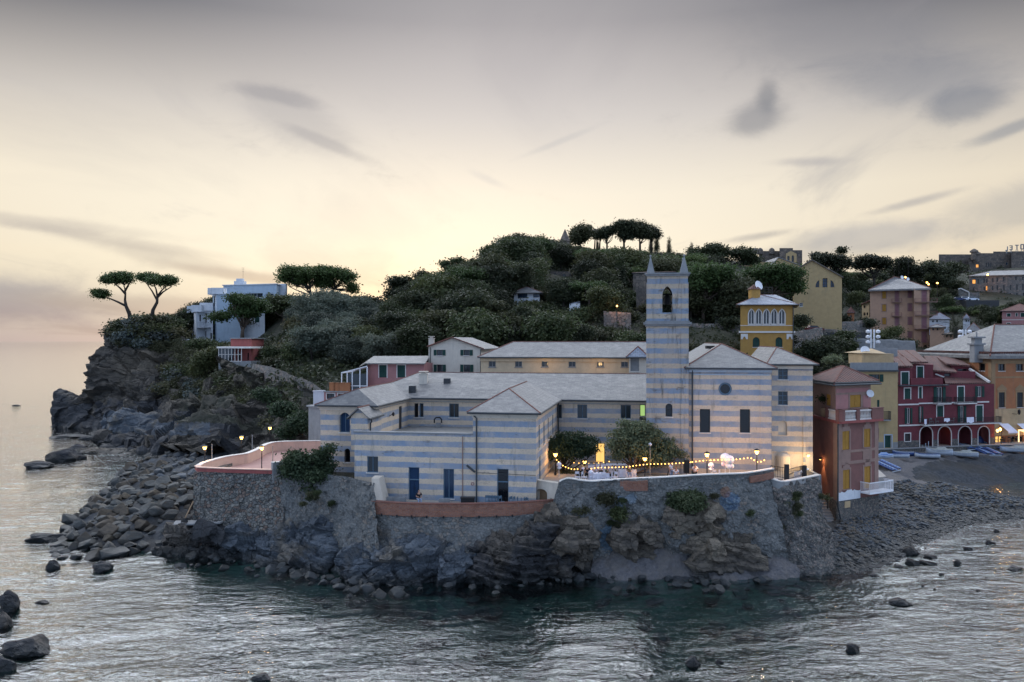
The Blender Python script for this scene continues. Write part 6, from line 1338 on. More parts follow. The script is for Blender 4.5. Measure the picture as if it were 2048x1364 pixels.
pp = [uy(za(140,0)[0],246),uy(za(228,0)[0],243),uy(za(232,0)[0],252),uy(za(150,0)[0],254)]; bld(t_, pp, 12, Zv(za(0,385)[1],245), 'sand_plaster', [(0,za,(160,420,180,450),DK),(0,za,(160,500,180,535),DK),(0,za,(195,500,212,535),DK)]); roof(t_, [(V3(uy(za(130,0)[0],245),Zv(za(0,395)[1],245)),V3(uy(za(235,0)[0],242),Zv(za(0,352)[1],242)),V3(uy(za(235,0)[0],254),Zv(za(0,352)[1],242)),V3(uy(za(130,0)[0],256),Zv(za(0,395)[1],245)))], 'terracotta_far', .25)
t_ = thing('shed', 'small orange hut with a pitched roof left of the apartment block', 'hut', (X(1703,225),225,18))
pp = [uy(za(-30,0)[0],225),uy(za(50,0)[0],225),uy(za(50,0)[0],231),uy(za(-30,0)[0],231)]; bld(t_, pp, 14, Zv(za(0,500)[1],225), 'orange_wall', [(0,za,(0,530,20,560),DK)]); hiproof(t_, pp, Zv(za(0,500)[1],225), 1.6, 'terracotta_far', .5)
for k, (x0,x1,yt,yb,Y,mat,rf,rise,lab) in enumerate([(935,1170,560,650,250,'villa_white','slate_blue',2.2,'low white building with a pale hipped roof left of the palm'),(1330,1412,555,640,252,'villa_white','slate_blue',1.6,'small white house with a pale roof right of the palm'),
      (940,1110,655,760,225,'salmon_plaster','slate_far',.9,'low pink house with a flat roof below the white building'),(1370,1540,700,800,205,'sand_plaster','slate_far',2.2,'low stone-roofed house behind the palazzo roof'),(1100,1290,735,830,200,'salmon_plaster','castle_stone',.5,'small pink shop behind the palm trunk')]):
    t_ = thing('low_house', lab, 'house', (X(za(x0,0)[0],Y),Y,8)); pp = [uy(za(x0,0)[0],Y),uy(za(x1,0)[0],Y-1),uy(za(x1,0)[0],Y+8),uy(za(x0,0)[0],Y+9)]
    zt = Zv(za(0,yt+18)[1],Y); bld(t_, pp, 8, zt, mat, [(0,za,(x0+30,yt+30,x0+52,yt+55),DK),(0,za,(x0+80 if x1-x0>110 else x0+60,yt+30,x0+100 if x1-x0>110 else x0+74,yt+55),DK)]); hiproof(t_, pp, zt, rise, rf, .7)
t_ = thing('pink_house', 'pink house with a red tiled roof at the right edge of the picture', 'house', (X(2030,262),262,20))
pp = [uy(za(1790,0)[0],262),uy(za(2200,0)[0],259),uy(za(2200,0)[0],270),uy(za(1800,0)[0],273)]; zt = Zv(za(0,482)[1],262)
ws = bld(t_, pp, 16, zt, 'pink_plaster', [(0,za,(1848,512,1890,548),G1),(0,za,(1952,508,1972,545),G1),(0,za,(2008,505,2060,552),G1),(0,za,(1845,622,1890,650),G1)]); hiproof(t_, pp, zt, Zv(za(0,398)[1],266)-zt, 'terracotta_far', .8); band(t_, ws[0], ws[0].uv(*za(1900,590))[1], ws[0].uv(*za(1900,583))[1], .1, 'trim_white')
t_ = thing('castle_hotel', 'long brown stone castle on the crest at right with letters on its roof', 'castle', (X(1960,390),390,40))
LO = dict(glass='lit_orange', nv=1, sill=None)
fb(160,800,352,398,14,'castle_stone',36,[],zh); fb(700,905,410,392,14,'castle_stone',36,[(0,zh,(838,535,885,590),LO)],zh)
ws = fb(890,1500,330,394,14,'castle_stone',36,[(0,zh,(1012,505,1032,580),dict(DK,arch=True)),(0,zh,(1052,500,1076,578),dict(DK,arch=True)),(0,zh,(1095,500,1115,575),dict(DK,arch=True)),(0,zh,(1385,495,1420,545),dict(glass='glass_blue',nv=0,sill=None,frame='trim_white'))],zh)
fb(1150,1720,300,400,10,'castle_stone',36,[],zh); ws = fb(1480,2100,295,390,14,'castle_stone',36,[(0,zh,(1650,465,1675,555),dict(DK,frame='trim_white')),(0,zh,(1685,465,1712,555),dict(DK,frame='trim_white'))],zh)
for x, y in ((800,340),(845,380)): c = P(*zh(x,y),390); mb = MB(); mb.lathe((c.x,c.y,c.z-3), [(1.3,0),(1.3,3.5),(1.9,3.6),(1.9,4.4),(.4,5.4)], 8); mb.build('sentry_turret', M['castle_stone'], t_)
sg = thing('rooftop_letters', 'big letters spelling HOTEL seen from behind on the castle roof', 'sign', P(*zh(1560,290),386))
w = Wl(uy(zh(1300,0)[0],386), uy(zh(2000,0)[0],386), 0, 99)
def letter(name, x0, x1, y0, y1, segs):
    s0, za0 = w.uv(*zh(x0,y1)); s1, zb0 = w.uv(*zh(x1,y0)); mb = MB()
    for a,b,c,d_ in segs: mb.wbox(w, s0+(s1-s0)*a, s0+(s1-s0)*b, za0+(zb0-za0)*c, za0+(zb0-za0)*d_, -.2, .2)
    mb.wbox(w, s0+.3, s0+.5, za0-1.2, za0, -.1, .1); mb.wbox(w, s1-.5, s1-.3, za0-1.2, za0, -.1, .1)
    mb.build(name, M['concrete'], sg)
letter('letter', 1372, 1415, 208, 288, [(.72,1,0,1),(0,.72,0,.2)])
letter('letter', 1448, 1500, 190, 272, [(.75,1,0,1),(0,.75,.82,1),(.15,.75,.42,.58),(0,.75,0,.18)])
letter('letter', 1550, 1612, 178, 268, [(.4,.62,0,.84),(0,1,.84,1)])
letter('letter', 1645, 1712, 165, 262, [(0,.24,.1,.9),(.76,1,.1,.9),(.1,.9,0,.17),(.1,.9,.83,1)])
letter('letter', 1750, 1815, 152, 255, [(0,.24,0,1),(.76,1,0,1),(.24,.76,.42,.58)])
t_ = thing('stone_hotel_wing', 'long grey stone building with rows of small arched windows, one of them lit', 'building', (X(1990,330),330,30))
AW = dict(DK, arch=True, fw=.1); sp_ = [(0,zh,(772,812,830,885),dict(LO,lab='window lit warm orange inside'))]+[(0,zh,(x,y0,x+28,y1),AW) for x,y0,y1 in ((862,800,885),(972,792,870),(1018,790,870),(1128,780,860),(1210,772,850),(1325,765,842),(1548,752,820),(1675,760,815),(975,935,1010),(1125,925,1005),(1212,912,1000),(1330,905,1000),(1452,905,1000),(1568,895,1000),(1678,885,1000),(990,1072,1140),(1105,1065,1130),(1215,1060,1110),(1450,1055,1105),(1568,1050,1120),(1690,1045,1110),(780,950,1020))]+[(0,zh,(1018,925,1046,1008),dict(LO,lab='narrow lit window in the middle row'))]
pp = [uy(zh(712,0)[0],335),uy(zh(2100,0)[0],326),uy(zh(2100,0)[0],340),uy(zh(730,0)[0],348)]; w0 = Wl(pp[0],pp[1],28,1); zl_ = w0.uv(*zh(720,765))[1]; ws = bld(t_, pp, 28, zl_, 'rubble_far', sp_)
zr2 = w0.uv(*zh(1700,715))[1]; band(t_, ws[0], zl_, zl_+.5, .4, 'castle_stone', 'roof_edge'); hiproof(t_, pp, zl_+.5, 2.5, 'slate_far', .3)
t_ = thing('gatehouse', 'small gabled stone gatehouse with a white drainpipe below the grey hotel wing', 'house', (X(1925,322),322,30))
w0 = Wl(uy(zh(510,0)[0],322), uy(zh(900,0)[0],320), 28, Zv(zh(0,1045)[1],321)); mb = MB(); ap = w0.uv(*zh(560,985)); mb.wall(w0, (), [(0,28),(w0.L,28),(w0.L,w0.z1),(w0.uv(*zh(705,1045))[0],w0.z1),(ap[0],ap[1]),(0,w0.uv(*zh(510,1000))[1])]); mb.build('wall', M['rubble_far'], t_)
mb = MB(); mb.beam(w0.pt(0,w0.uv(*zh(510,985))[1],.2), w0.pt(ap[0],ap[1]+.3,.2), .4); mb.beam(w0.pt(ap[0],ap[1]+.3,.2), w0.pt(w0.uv(*zh(705,1045))[0],w0.z1+.1,.2), .4); s_ = w0.uv(*zh(708,1045))[0]; mb.wbox(w0, s_-.15, s_+.15, 28, w0.z1, 0, .3); mb.build('trim', M['trim_white'], t_)
t_ = thing('tower_house', 'tall narrow rose house with ochre shutters, a balustraded terrace and a red tiled roof', 'house', (33.1,81,1))
K = Vector((33.10,81.0)); Rr = Vector((38.72,84.2)); Lf = Vector((33.4,88.6)); Bk = Vector((38.8,91.5))
zS = Zv(qT(0,505)[1], 81.5); wF_ = Wl(K, Rr, .6, zS); wL_ = Wl(Lf, K, .6, zS)
OS = dict(shut='closed', sf='ochre_shutter', sill='rose_trim', sur='rose_trim', sw=.20)
sp_ = [(0,qT,(303,582,354,716),OS),(0,qT,(458,565,504,697),OS),(0,qT,(307,860,356,998),OS),(0,qT,(460,835,505,992),OS),(0,qT,(455,1078,492,1138),dict(glass='ochre_shutter',nv=0,frame='ochre_shutter',sill=None))]
bld(t_, [K,Rr,Bk,Lf], .3, zS, 'rose_wall', sp_)
mb = MB(); w = wF_                                    
for a, b in ((0,.62),(w.L-.62,w.L)): mb.wbox(w, a, b, 4.2, zS, -.02, .03)
zq1 = w.uv(*qT(420,790))[1]; zq2 = w.uv(*qT(420,812))[1]; zq3 = w.uv(*qT(420,712))[1]; zq4 = w.uv(*qT(420,730))[1]
mb.wbox(w, .62, w.L-.62, zq2, zq1, -.02, .05); mb.wbox(w, .62, w.L-.62, zq4, zq3, -.02, .05)
for x0, x1 in ((295,362),(450,515)): a = w.uv(*qT(x0,760))[0]; b = w.uv(*qT(x1,760))[0]; mb.wbox(w, a, b, zq1, zq4, -.02, .035)
for q in ((295,545,362,582),(452,528,515,565),(300,820,362,860),(455,800,512,835)):
    r = w.rect(*Rz(qT,*q)); c = (r[0]+r[1])/2; mb.wbox(w, r[0]+.15, r[1]-.15, r[2]+.15, r[2]+.45, -.02, .05); mb.wbox(w, c-.3, c+.3, r[2]+.45, r[2]+.75, -.02, .05)
mb.wbox(wL_, wL_.L-1.1, wL_.L, 3.5, zS, -.02, .03); mb.build('painted_trim', M['rose_trim'], t_)
mb = MB(); zp_ = w.uv(*qT(340,1075))[1]; mb.wbox(w, 0, w.L, .3, zp_, -.02, .09); mb.wbox(wL_, 0, wL_.L, .3, zp_, -.02, .09); mb.build('stone_base', M['rubble_fine'], t_)
mb = MB(); s_ = w.uv(*qT(430,1000))[0]; pts = [(.1,zp_)]; rs2 = random.Random(4)
top = [(.1+ (s_-.1)*i/14, zp_+.95+rs2.uniform(-.18,.22)) for i in range(15)]; w2 = Wl(w.a+w.n2*.06, w.b+w.n2*.06, 0, 1); mb.wall(w2, (), [(.1,zp_),(s_,zp_)]+top[::-1]); mb.build('peeling_plaster', M['villa_white'], t_)
mb = MB(); 
for i, q in enumerate(((315,1085,355,1130),)): r = w.rect(*Rz(qT,*q)); mb.wbox(w, *r, .08, .11)
mb.build('blocked_window', M['sand_plaster'], t_)
zT = w.uv(*qT(420,500))[1]; K2 = K+wF_.n2*.55+wL_.n2*.30; R2 = Rr+wF_.n2*.55+(wF_.d*.1); L2 = Lf+wL_.n2*.30; LC = Vector((X(qT(140,0)[0],85.2),85.2))
mb = MB(); mb.hexa([V3(L2,zT-.25),V3(K2,zT-.25),V3(R2,zT-.25),V3(Bk,zT-.25),V3(L2,zT+.02),V3(K2,zT+.02),V3(R2,zT+.02),V3(Bk,zT+.02)]); sl_ = mb.build('terrace_slab', M['dark_red_block'], t_)
wt = Wl(K2, R2, zT, zT+1.1); wu = Wl(L2, K2, zT, zT+1.1); pil = MB(); bal = MB()
for w_, spans, pl in ((wt, ((.95,2.65),(3.2,5.0)), ((-.05,.9),(2.7,3.15),(5.05,wt.L))), (wu, ((wu.L-3.0,wu.L-.9),), ((wu.L-.8,wu.L+.05),(wu.L-3.6,wu.L-3.0)))):
    for a, b in pl: pil = MB(); pil.wbox(w_, a, b, zT, zT+1.12, -.4, .0); pil.wbox(w_, a-.05, b+.05, zT+1.12, zT+1.2, -.45, .06); pil.build('pillar', M['rose_wall'], sl_)
    for a, b in spans:
        bal.wbox(w_, a, b, zT+.92, zT+1.05, -.26, -.06); bal.wbox(w_, a, b, zT+.02, zT+.16, -.26, -.06)
        n = int((b-a)/.2)
        for i in range(n): s = a+(b-a)*(i+.5)/n; c = w_.pt(s,zT+.16,-.16); bal.lathe(c, [(.045,0),(.075,.2),(.04,.5),(.05,.76)], 5)
bal.build('balustrade', M['trim_white'], sl_)
zR = w.uv(*qT(340,245))[1]; K3 = K+(-wL_.d)*.9+wF_.d*.2; L3 = Lf+wF_.d*.2; R3 = Rr-wF_.n2*.9
wx = Wl(K3, R3, zT, zR)
bld(t_, [K3,R3,Bk,L3], zT, zR, 'rose_trim', [(0,qT,(358,322,436,412),OS),(3,qT,(190,318,222,400),OS)])
mb = MB()
for q in ((240,322,345,425),(452,325,515,412)): r = wx.rect(*Rz(qT,*q)); mb.wbox(wx, r[0], r[1], r[2], r[3], -.02, .03)
r = wx.rect(*Rz(qT,160,275,520,305)); mb.wbox(wx, .1, wx.L-.4, r[2], r[3], -.02, .03); mb.build('painted_panel', M['pink_plaster'], t_)
c4 = [K3,R3,Bk,L3]; cc_ = sum(c4, Vector((0,0)))/4
hiproof(t_, c4, zR, 0.02, 'concrete', .75, th=.18); hiproof(t_, c4, zR+.22, Zv(qT(0,115)[1],86)-zR-.25, 'terracotta', .60, rr=.12)
dish(t_, wx.pt(wx.L-.5, zT+2.6, .3), .42, .1); 
mb = MB(); pc = wL_.pt(wL_.L-4.2,zT+.1,-.2); mb.lathe(pc, [(.35,0),(.48,.4),(.45,.9)], 10); pp_ = mb.build('plant_tub', M['wood'], t_)
railc = 'trim_white'
w = wF_; zb2 = w.uv(*qT(480,1000))[1]-.12; s0 = w.uv(*qT(432,1040))[0]; railing(t_, w, s0, w.L+.9, zb2, 1.05, 1.15, 'white_paint', .13, slab='white_paint', name='white_railing', top=.09)
pipe(t_, [V3(K+w.n2*.12+wL_.n2*.05,zT-.3), V3(K+w.n2*.12+wL_.n2*.05,3.2), V3(K+w.n2*.16+w.d*.5,1.2)], .08)
sL, zL = wL_.uv(*qT(170,778)); lp = wL_.pt(sL, zL, .35)
wl2 = thing('wall_lamp', 'lit wall spotlight on the passage side of the rose tower house', 'lamp', tuple(wL_.pt(sL,zL)))
mb = MB(); mb.tube([wL_.pt(sL,zL), wL_.pt(sL,zL+.1,.3)], .03, 5); mb.lathe(lp-Vector((0,0,.1)), [(.12,0),(.09,.18),(.03,.25)], 8); mb.build('bracket', M['iron'], wl2)
mb = MB(); mb.lathe(lp-Vector((0,0,.16)), [(.05,0),(.09,.05),(.05,.1)], 8); mb.build('bulb', M['bulb'], wl2)
def lamp_light(parent, p, e, col=(1,.58,.24), r=.08, spot=None):
    l = bpy.data.lights.new('lamp_light', 'SPOT' if spot else 'POINT'); l.energy = e; l.color = col; l.shadow_soft_size = r
    if spot: l.spot_size = R(spot); l.spot_blend = .6
    o = bpy.data.objects.new('lamp_light', l); C.objects.link(o); o.parent = parent; o.location = Vector(p)-OFF[parent.name]; return o
lamp_light(wl2, lp-Vector((0,0,.3)), 260, (1,.5,.18), .05, spot=75)
lamp_light(wl2, lp-Vector((0,0,.25)), 25, (1,.5,.18), .05)
prom = [P(u,v,F*(H-3.7)/(v-CV)) for u,v in ((1640,903),(1755,899),(1830,896),(1900,893),(1965,890.5),(2048,889),(2150,888))]
prm = smoothpath(prom, 6); t_ = MB(); ribbon(t_, prm, 1.2, 3.62, .5, .0); t_.build('promenade_wall', M['rubble_fine'], loc=(prm[0].x,prm[0].y,1.2), label='low stone promenade wall behind the beached boats', cat='wall')
t_ = MB(); ribbon(t_, prm, 3.62, 3.74, .6, .08); t_.build('promenade_kerb', M['concrete'], loc=(prm[0].x,prm[0].y,3.6), kind='structure')
floor_poly('promenade', [(p.x,p.y+.3) for p in prm[::3]]+[(130,150),(50,150)], 3.66, M['paving'], base=1)
floor_poly('village_ground', [(34,93),(47,100),(52,118),(62,150),(90,150),(90,180),(20,180),(20,93)], 3.0, M['paving'], base=-1)
YA = uy(1700,121.5); YB = uy(1795.5,121.5); 
t_ = thing('yellow_house', 'narrow ochre yellow house with a roof terrace beside the maroon houses', 'house', (YB[0]-4,121.5,3.6))
zty = Zv(z5(0,385)[1],121.5)
ws = bld(t_, [YA,YB,uy(1792,134),uy(1700,134)], 3.3, zty, 'ochre_pale' if 0 else 'yellow_plaster', [(0,z5,(548,412,602,468),dict(shut='open',nv=1,sill=None)),(0,z5,(584,605,602,760),dict(shut='closed',sill=None)),(0,z5,(642,872,694,968),dict(door=True,mat='green_shutter',frame='trim_white',top=False,sur='villa_blue')),(0,z5,(584,818,598,905),dict(shut='closed',sf='mauve_shutter',sill=None))])
w = ws[0]; band(t_, w, zty-.12, zty+.12, .5, 'gutter_dark', 'gutter'); band(t_, w, zty+.12, Zv(z5(0,322)[1],121.5), .1, 'concrete', 'parapet')
r = w.rect(*Rz(z5,588,745,668,762)); railing(t_, w, r[0], r[1], r[2]+.2, 1.3, .9, 'iron', .12)
z_ = w.uv(*z5(650,925))[1]; mb = MB(); a = w.uv(*z5(598,940))[0]; mb.wbox(w, a-.5, w.uv(*z5(638,940))[0]-.15, 3.4, z_, -.02, .04); b = w.uv(*z5(700,940))[0]; mb.wbox(w, b+.1, w.L, 3.4, z_, -.02, .04); mb.build('grey_dado', M['concrete'], t_)
c = P(*z5(590,290),128); aw = thing('canvas_awning', 'tan canvas shelter on the roof terrace above the rose tower house', 'awning', (c.x,c.y,zty+1.6)); zt_ = Zv(z5(0,322)[1],124)
mb = MB(); a = P(*z5(470,305),125); b = P(*z5(710,300),125); mb.box(a.x,b.x,125,130,a.z-.6,P(*z5(0,255),125).z); mb.build('canvas_side', M['sand_plaster'], aw); tp = P(*z5(540,215),128)
mb = MB(); y0 = P(*z5(0,250),125).z; mb.poly((a.x-.3,124.6,y0),((a.x+b.x)/2+1,124.6,y0),(tp.x,tp.y,tp.z)); mb.poly(((a.x+b.x)/2+1,124.6,y0),((a.x+b.x)/2+1,131,y0),(tp.x,tp.y,tp.z)); mb.poly((a.x-.3,131,y0),(a.x-.3,124.6,y0),(tp.x,tp.y,tp.z)); mb.build('canopy', M['sand_plaster'], aw)
dd3 = thing('roof_dish', 'white satellite dish on the roof terrace', 'satellite dish', tuple(P(*z5(495,240),126))); dish(dd3, P(*z5(493,228),126), .7, -.2)
mb = MB(); a = P(*z5(450,255),132); mb.box(a.x, X(1795,132), 132, 133, 15, Zv(z5(0,212)[1],132)); mb.build('roof_wall', M['concrete'], loc=(a.x,132,15), label='grey roof parapet wall behind the canvas shelter', cat='wall')
t_ = thing('maroon_house', 'maroon house with four ground-floor arches, green shutters and red tiled roofs', 'house', (X(1892,124),124,3.6))
MA = uy(1795.8,121.8); MC = uy(1988.5,126.4); w = Wl(MA, MC, 3.3, Zv(z5(0,490)[1],124)); zt_ = w.z1; MS = dict(G1, sw=.14); 
MOp = dict(shut='open', nv=1, sill=None, frame='trim_white'); 
def mh(x0,y0,x1,y1,**o): return (0,zm,(x0,y0,x1,y1),o)
sp_ = [mh(188,563,264,700,**MS), mh(374,548,412,688,**MS), mh(605,545,680,745,**MOp), mh(880,540,960,742,**MS), mh(1135,535,1192,675,**MOp),
  mh(215,818,262,1022,**MOp), mh(385,800,412,1005,**MOp), mh(610,792,690,932,**MS), mh(905,790,958,1005,**MOp), mh(1120,785,1203,992,**MS), mh(192,1150,263,1250,glass='frame_dark',nv=0,sur='trim_white',sw=.14)]
ar = [w.rect(*Rz(zm,x0,1052,x1,1302)) for x0,x1 in ((382,552),(620,796),(884,1058),(1140,1290))]; ar = [(a[0],a[1],3.5,a[3]) for a in ar]
MB_ = (MC[0]-.6*1,MC[1]+12); MD = (MA[0],MA[1]+12)
ws = [Wl(MA,MC,3.3,zt_)]; mb = MB(); hs_ = []
for _,z,q,o in sp_: hs_.append(rl(w.rect(*Rz(z,*q))))
mb.wall(w, hs_+[arch(a) for a in ar], reveal=.4)
mb.wall(Wl(MC,MB_,3.3,zt_)); mb.wall(Wl(MD,MA,3.3,zt_)); mb.poly(V3(MA,zt_-.02),V3(MC,zt_-.02),V3(MB_,zt_-.02),V3(MD,zt_-.02)); mb.build('wall', M['maroon'], t_)
for _,z,q,o in sp_: window(t_, w, w.rect(*Rz(z,*q)), **o)
mb = MB(); mb.wbox(w, ar[0][0]-.3, w.L, 3.3, ar[0][3]+.4, -2.6, -2.5); mb.wbox(w, ar[0][0]-.3, w.L, ar[0][3]+.4, ar[0][3]+.6, -2.6, -.4)
for a, b in zip(ar, ar[1:]+[None]):
    if b: mb.wbox(w, (a[1]+b[0])/2-.25, (a[1]+b[0])/2+.25, 3.3, a[3]+.3, -2.5, -.4)
mb.build('arcade_back', M['maroon'], t_)
mb = MB()
for a in ar: ap = arch(a)[1:]+[arch(a)[0]]; mb.tube([w.pt(p[0],p[1],.03) for p in ap], .09, 5)
mb.build('arch_moulding', M['trim_white'], t_)
for k in (0,1,2,3):
    a = ar[k]; d0 = a[0]+.2 if k == 1 else (a[0]+a[1])/2-.6; rr4 = (d0, d0+1.1, 3.5, 5.9); mb = MB(); mb.wbox(w, *rr4, -2.52, -2.42); mb.build('arcade_door', M['green_shutter'], t_)
mb = MB(); zs_ = w.uv(*zm(600,1228))[1]
edges = [(0,None)]; xs4 = [0]+sum([[a[0],a[1]] for a in ar], [])+[w.L]
wi_ = w.rect(*Rz(zm,192,1150,263,1250))
mb.wbox(w, 0, wi_[0]-.14, 3.3, zs_, -.02, .08); mb.wbox(w, wi_[1]+.14, ar[0][0]-.1, 3.3, zs_, -.02, .08); mb.wbox(w, wi_[0]-.14, wi_[1]+.14, 3.3, min(zs_,wi_[2]-.1), -.02, .08)
mb.build('stone_base', M['rubble_fine'], t_)
for i in range(1,5): mb = MB(); mb.wbox(w, ar[i-1][1]+.1, (ar[i][0] if i < 4 else w.L+.1)-.1, 3.3, zs_, -.02, .08); mb.build('pier_base', M['rubble_fine'], t_)
for x0, x1, y in ((105,370,772),(372,1280,748),(115,380,1043)): a = w.uv(*zm(x0,y)); b = w.uv(*zm(x1,y)); mb = MB(); zz2 = w.uv(*zm((x0+x1)/2,y))[1]; mb.wbox(w, max(a[0],0), min(b[0],w.L), zz2-.1, zz2+.1, -.02, .12); mb.build('string_course', M['trim_white'], t_)
railing(t_, w, w.uv(*zm(555,0))[0], w.uv(*zm(735,0))[0], w.uv(*zm(650,752))[1], .95, 1.0, 'iron', .12, slab='trim_white'); railing(t_, w, w.uv(*zm(830,0))[0], w.uv(*zm(1080,0))[0], w.uv(*zm(950,750))[1], .95, .8, 'iron', .12, slab='trim_white')
railing(t_, w, w.uv(*zm(380,0))[0], w.L+.3, w.uv(*zm(850,1015))[1], .95, 1.1, 'iron', .14, slab='trim_white')
wa = Wl(uy(1796.5,122.6), uy(zm(285,0)[0],123), zt_-.2, Zv(zm(0,285)[1],123)); 
bld(t_, [uy(1796.5,122.6), uy(zm(290,0)[0],123), uy(zm(290,0)[0],131), uy(1796.5,131)], zt_-.1, Zv(zm(0,300)[1],123), 'maroon', [(0,zm,(148,352,240,510),MS)])
bld(t_, [uy(zm(290,0)[0],126.5), uy(zm(560,0)[0],126.5), uy(zm(560,0)[0],134), uy(zm(290,0)[0],134)], zt_-.1, Zv(zm(0,255)[1],126.5), 'maroon', [(0,zm,(352,280,430,422),MS)])
bld(t_, [uy(zm(560,0)[0],128), uy(zm(1110,0)[0],128), uy(zm(1110,0)[0],136), uy(zm(560,0)[0],136)], zt_-.1, Zv(zm(0,345)[1],128), 'maroon', [(0,zm,(705,370,785,410),DK)])
bld(t_, [uy(zm(790,0)[0],130.5), uy(zm(1040,0)[0],130.5), uy(zm(1040,0)[0],138), uy(zm(790,0)[0],138)], zt_-.1, Zv(zm(0,268)[1],130.5), 'maroon', [(0,zm,(880,310,1000,400),DK)])
mb = MB(); p_ = w.uv(*zm(285,470)); zt6 = w.uv(*zm(500,432))[1]; mb.wbox(w, p_[0], w.uv(*zm(700,0))[0], zt_-.05, zt6, -.5, -.2); mb.build('terrace_parapet', M['maroon'], t_)
RT = 'terracotta'
def rq(*q): return [P(*zm(x,y),Y) for x,y,Y in q]
roof(t_, [rq((100,268,122.2),(300,268,122.4),(180,150,131),(10,150,131))], RT, .25, [tuple(rq((200,268,122.3),(95,150,131)))])
roof(t_, [rq((262,215,125.8),(495,215,125.8),(320,65,139),(0,65,139),(90,165,131))], RT, .25, [tuple(rq((400,215,125.8),(200,65,139))), tuple(rq((262,215,125.8),(75,65,139)))])
roof(t_, [rq((540,322,127.4),(868,348,127.4),(640,140,141),(440,140,141))], RT, .25, [tuple(rq((690,335,127.4),(530,140,141))), tuple(rq((868,348,127.4),(640,140,141)))])
roof(t_, [rq((735,240,130),(1045,265,130),(860,150,140),(600,150,140))], RT, .25, [tuple(rq((890,252,130),(730,150,140)))])
roof(t_, [rq((720,492,124.2),(1275,488,126.2),(1110,408,129.5),(700,412,128))], RT, .2, [tuple(rq((900,490,125),(830,410,128.5)))])
mb = MB(); mb.beam(P(*zm(1035,312),130), P(*zm(1290,480),126.2), .4, .3); mb.beam(P(*zm(700,418),128), P(*zm(585,375),128), .3, .2); mb.build('verge', M['trim_white'], t_)
mb = MB(); mb.wbox(w, -.05, w.uv(*zm(730,0))[0], zt_-.1, zt_+.05, -.02, .6); mb.build('gutter', M['gutter_dark'], t_)
al = thing('arcade_lamp', 'lit lamp inside the second arch of the maroon house', 'lamp', tuple(w.pt(w.uv(*zm(712,0))[0],6,-1))); s_ , z_ = w.uv(*zm(712,1095)); c = w.pt(s_,z_,-1.2); mb = MB(); mb.lathe(c-Vector((0,0,.14)), [(.04,0),(.13,.08),(.13,.2),(.04,.28)], 10); mb.build('bulb', M['bulb_far'], al); mb = MB(); mb.tube([c+Vector((0,0,.14)), c+Vector((0,0,.8))], .02, 4); mb.build('cord', M['iron'], al)
lamp_light(al, c-Vector((0,.1,.1)), 14, (1,.36,.12), .1)
def blobtag(name, p, s, mat, label, cat, seed=1, grp=None): me = blob_mesh(name, 2, seed, 4, .2, M[mat]); return place(me, name, p, s, (0,0,seed), label=label, cat=cat, group=grp)
for x0,x1,y0,y1,lab in ((628,700,945,985,'white cloth hung over the long balcony rail'),(920,1012,930,1000,'pale sheet draped over the balcony rail right of the middle'),(372,402,955,1020,'white cloth at the left end of the long balcony')):
    a = w.uv(*zm(x0,y0)); b = w.uv(*zm(x1,y1)); mb = MB(); n = 8
    for i in range(n): s0 = a[0]+(b[0]-a[0])*i/n; s1 = a[0]+(b[0]-a[0])*(i+1)/n; k0, k1 = 1.14+.03*math.sin(i*1.7), 1.14+.03*math.sin((i+1)*1.7); mb.poly(w.pt(s0,b[1]+.1*math.sin(i),k0+.03), w.pt(s1,b[1]+.1*math.sin(i+1),k1+.03), w.pt(s1,a[1],k1), w.pt(s0,a[1],k0))
    mb.build('laundry', M['cloth_white'], loc=tuple(w.pt(a[0],a[1],1.1)), label=lab, cat='laundry')
def chair(p, rz, mat, label, grp=None, h=.45, cat='chair'):
    t = thing('chair', label, cat, p, grp, rz); mb = MB(); mb.v = []
    def part(nm, boxes, m_):
        mb = MB()
        for b in boxes: mb.box(*b)
        o = mb.build(nm, M[m_], None, loc=(0,0,0)); o.parent = t; o.location = (0,0,0); return o
    part('seat', [(-.22,.22,-.22,.22,h-.03,h+.02)], mat); part('backrest', [(-.22,.22,.19,.23,h+.25,h+.48),(-.22,-.18,.19,.23,h,h+.48),(.18,.22,.19,.23,h,h+.48)], mat)
    for sx in (-1,1):
        for sy in (-1,1): part('leg', [(sx*.2-.02,sx*.2+.02,sy*.2-.02,sy*.2+.02,0,h-.03)], mat)
    return t
zlb = w.uv(*zm(850,1015))[1]
for i, x in enumerate((500,575,720,770)): chair(w.pt(w.uv(*zm(x,0))[0], zlb+.02, .6), i*1.3, 'concrete', ['grey chair on the long balcony of the maroon house, first from the left','grey chair on the long balcony beside the hanging white cloth','grey chair on the long balcony right of the white cloth','grey chair on the long balcony nearest the sheet'][i], 'chairs on the long balcony')
t_ = thing('orange_palazzo', 'big orange and sand coloured palazzo with a broad grey hipped roof at right', 'building', (X(1981,128),128,3.6))
PA = uy(1846,150); PB = uy(1982.5,128); PC = uy(2250,134); zto = Zv(z5(0,282)[1],128); SW = dict(shut='open', nv=1, sill='orange_trim', sf='iron')
ws = bld(t_, [PB,PC,(PC[0]-4,156),PA], 3.4, zto, 'orange_wall', [(0,z5,(1502,333,1552,386),dict(glass='glass_dark',sur='orange_trim')),(0,z5,(1637,333,1690,386),dict(glass='glass_dark',sur='orange_trim')),(3,z5,(1360,331,1402,385),dict(glass='glass_dark',sur='orange_trim')),
   (0,z5,(1506,548,1550,664),dict(shut='closed',sur='orange_trim',sw=.25,sf='iron')),(0,z5,(1644,548,1688,662),dict(shut='closed',sur='orange_trim',sw=.25,sf='iron')),(0,z5,(1480,880,1540,965),dict(glass='lit_window',nv=1,frame='wood',sill=None)),(0,z5,(1600,880,1690,965),dict(glass='glass_dark',nv=2,frame='wood',sill=None))])
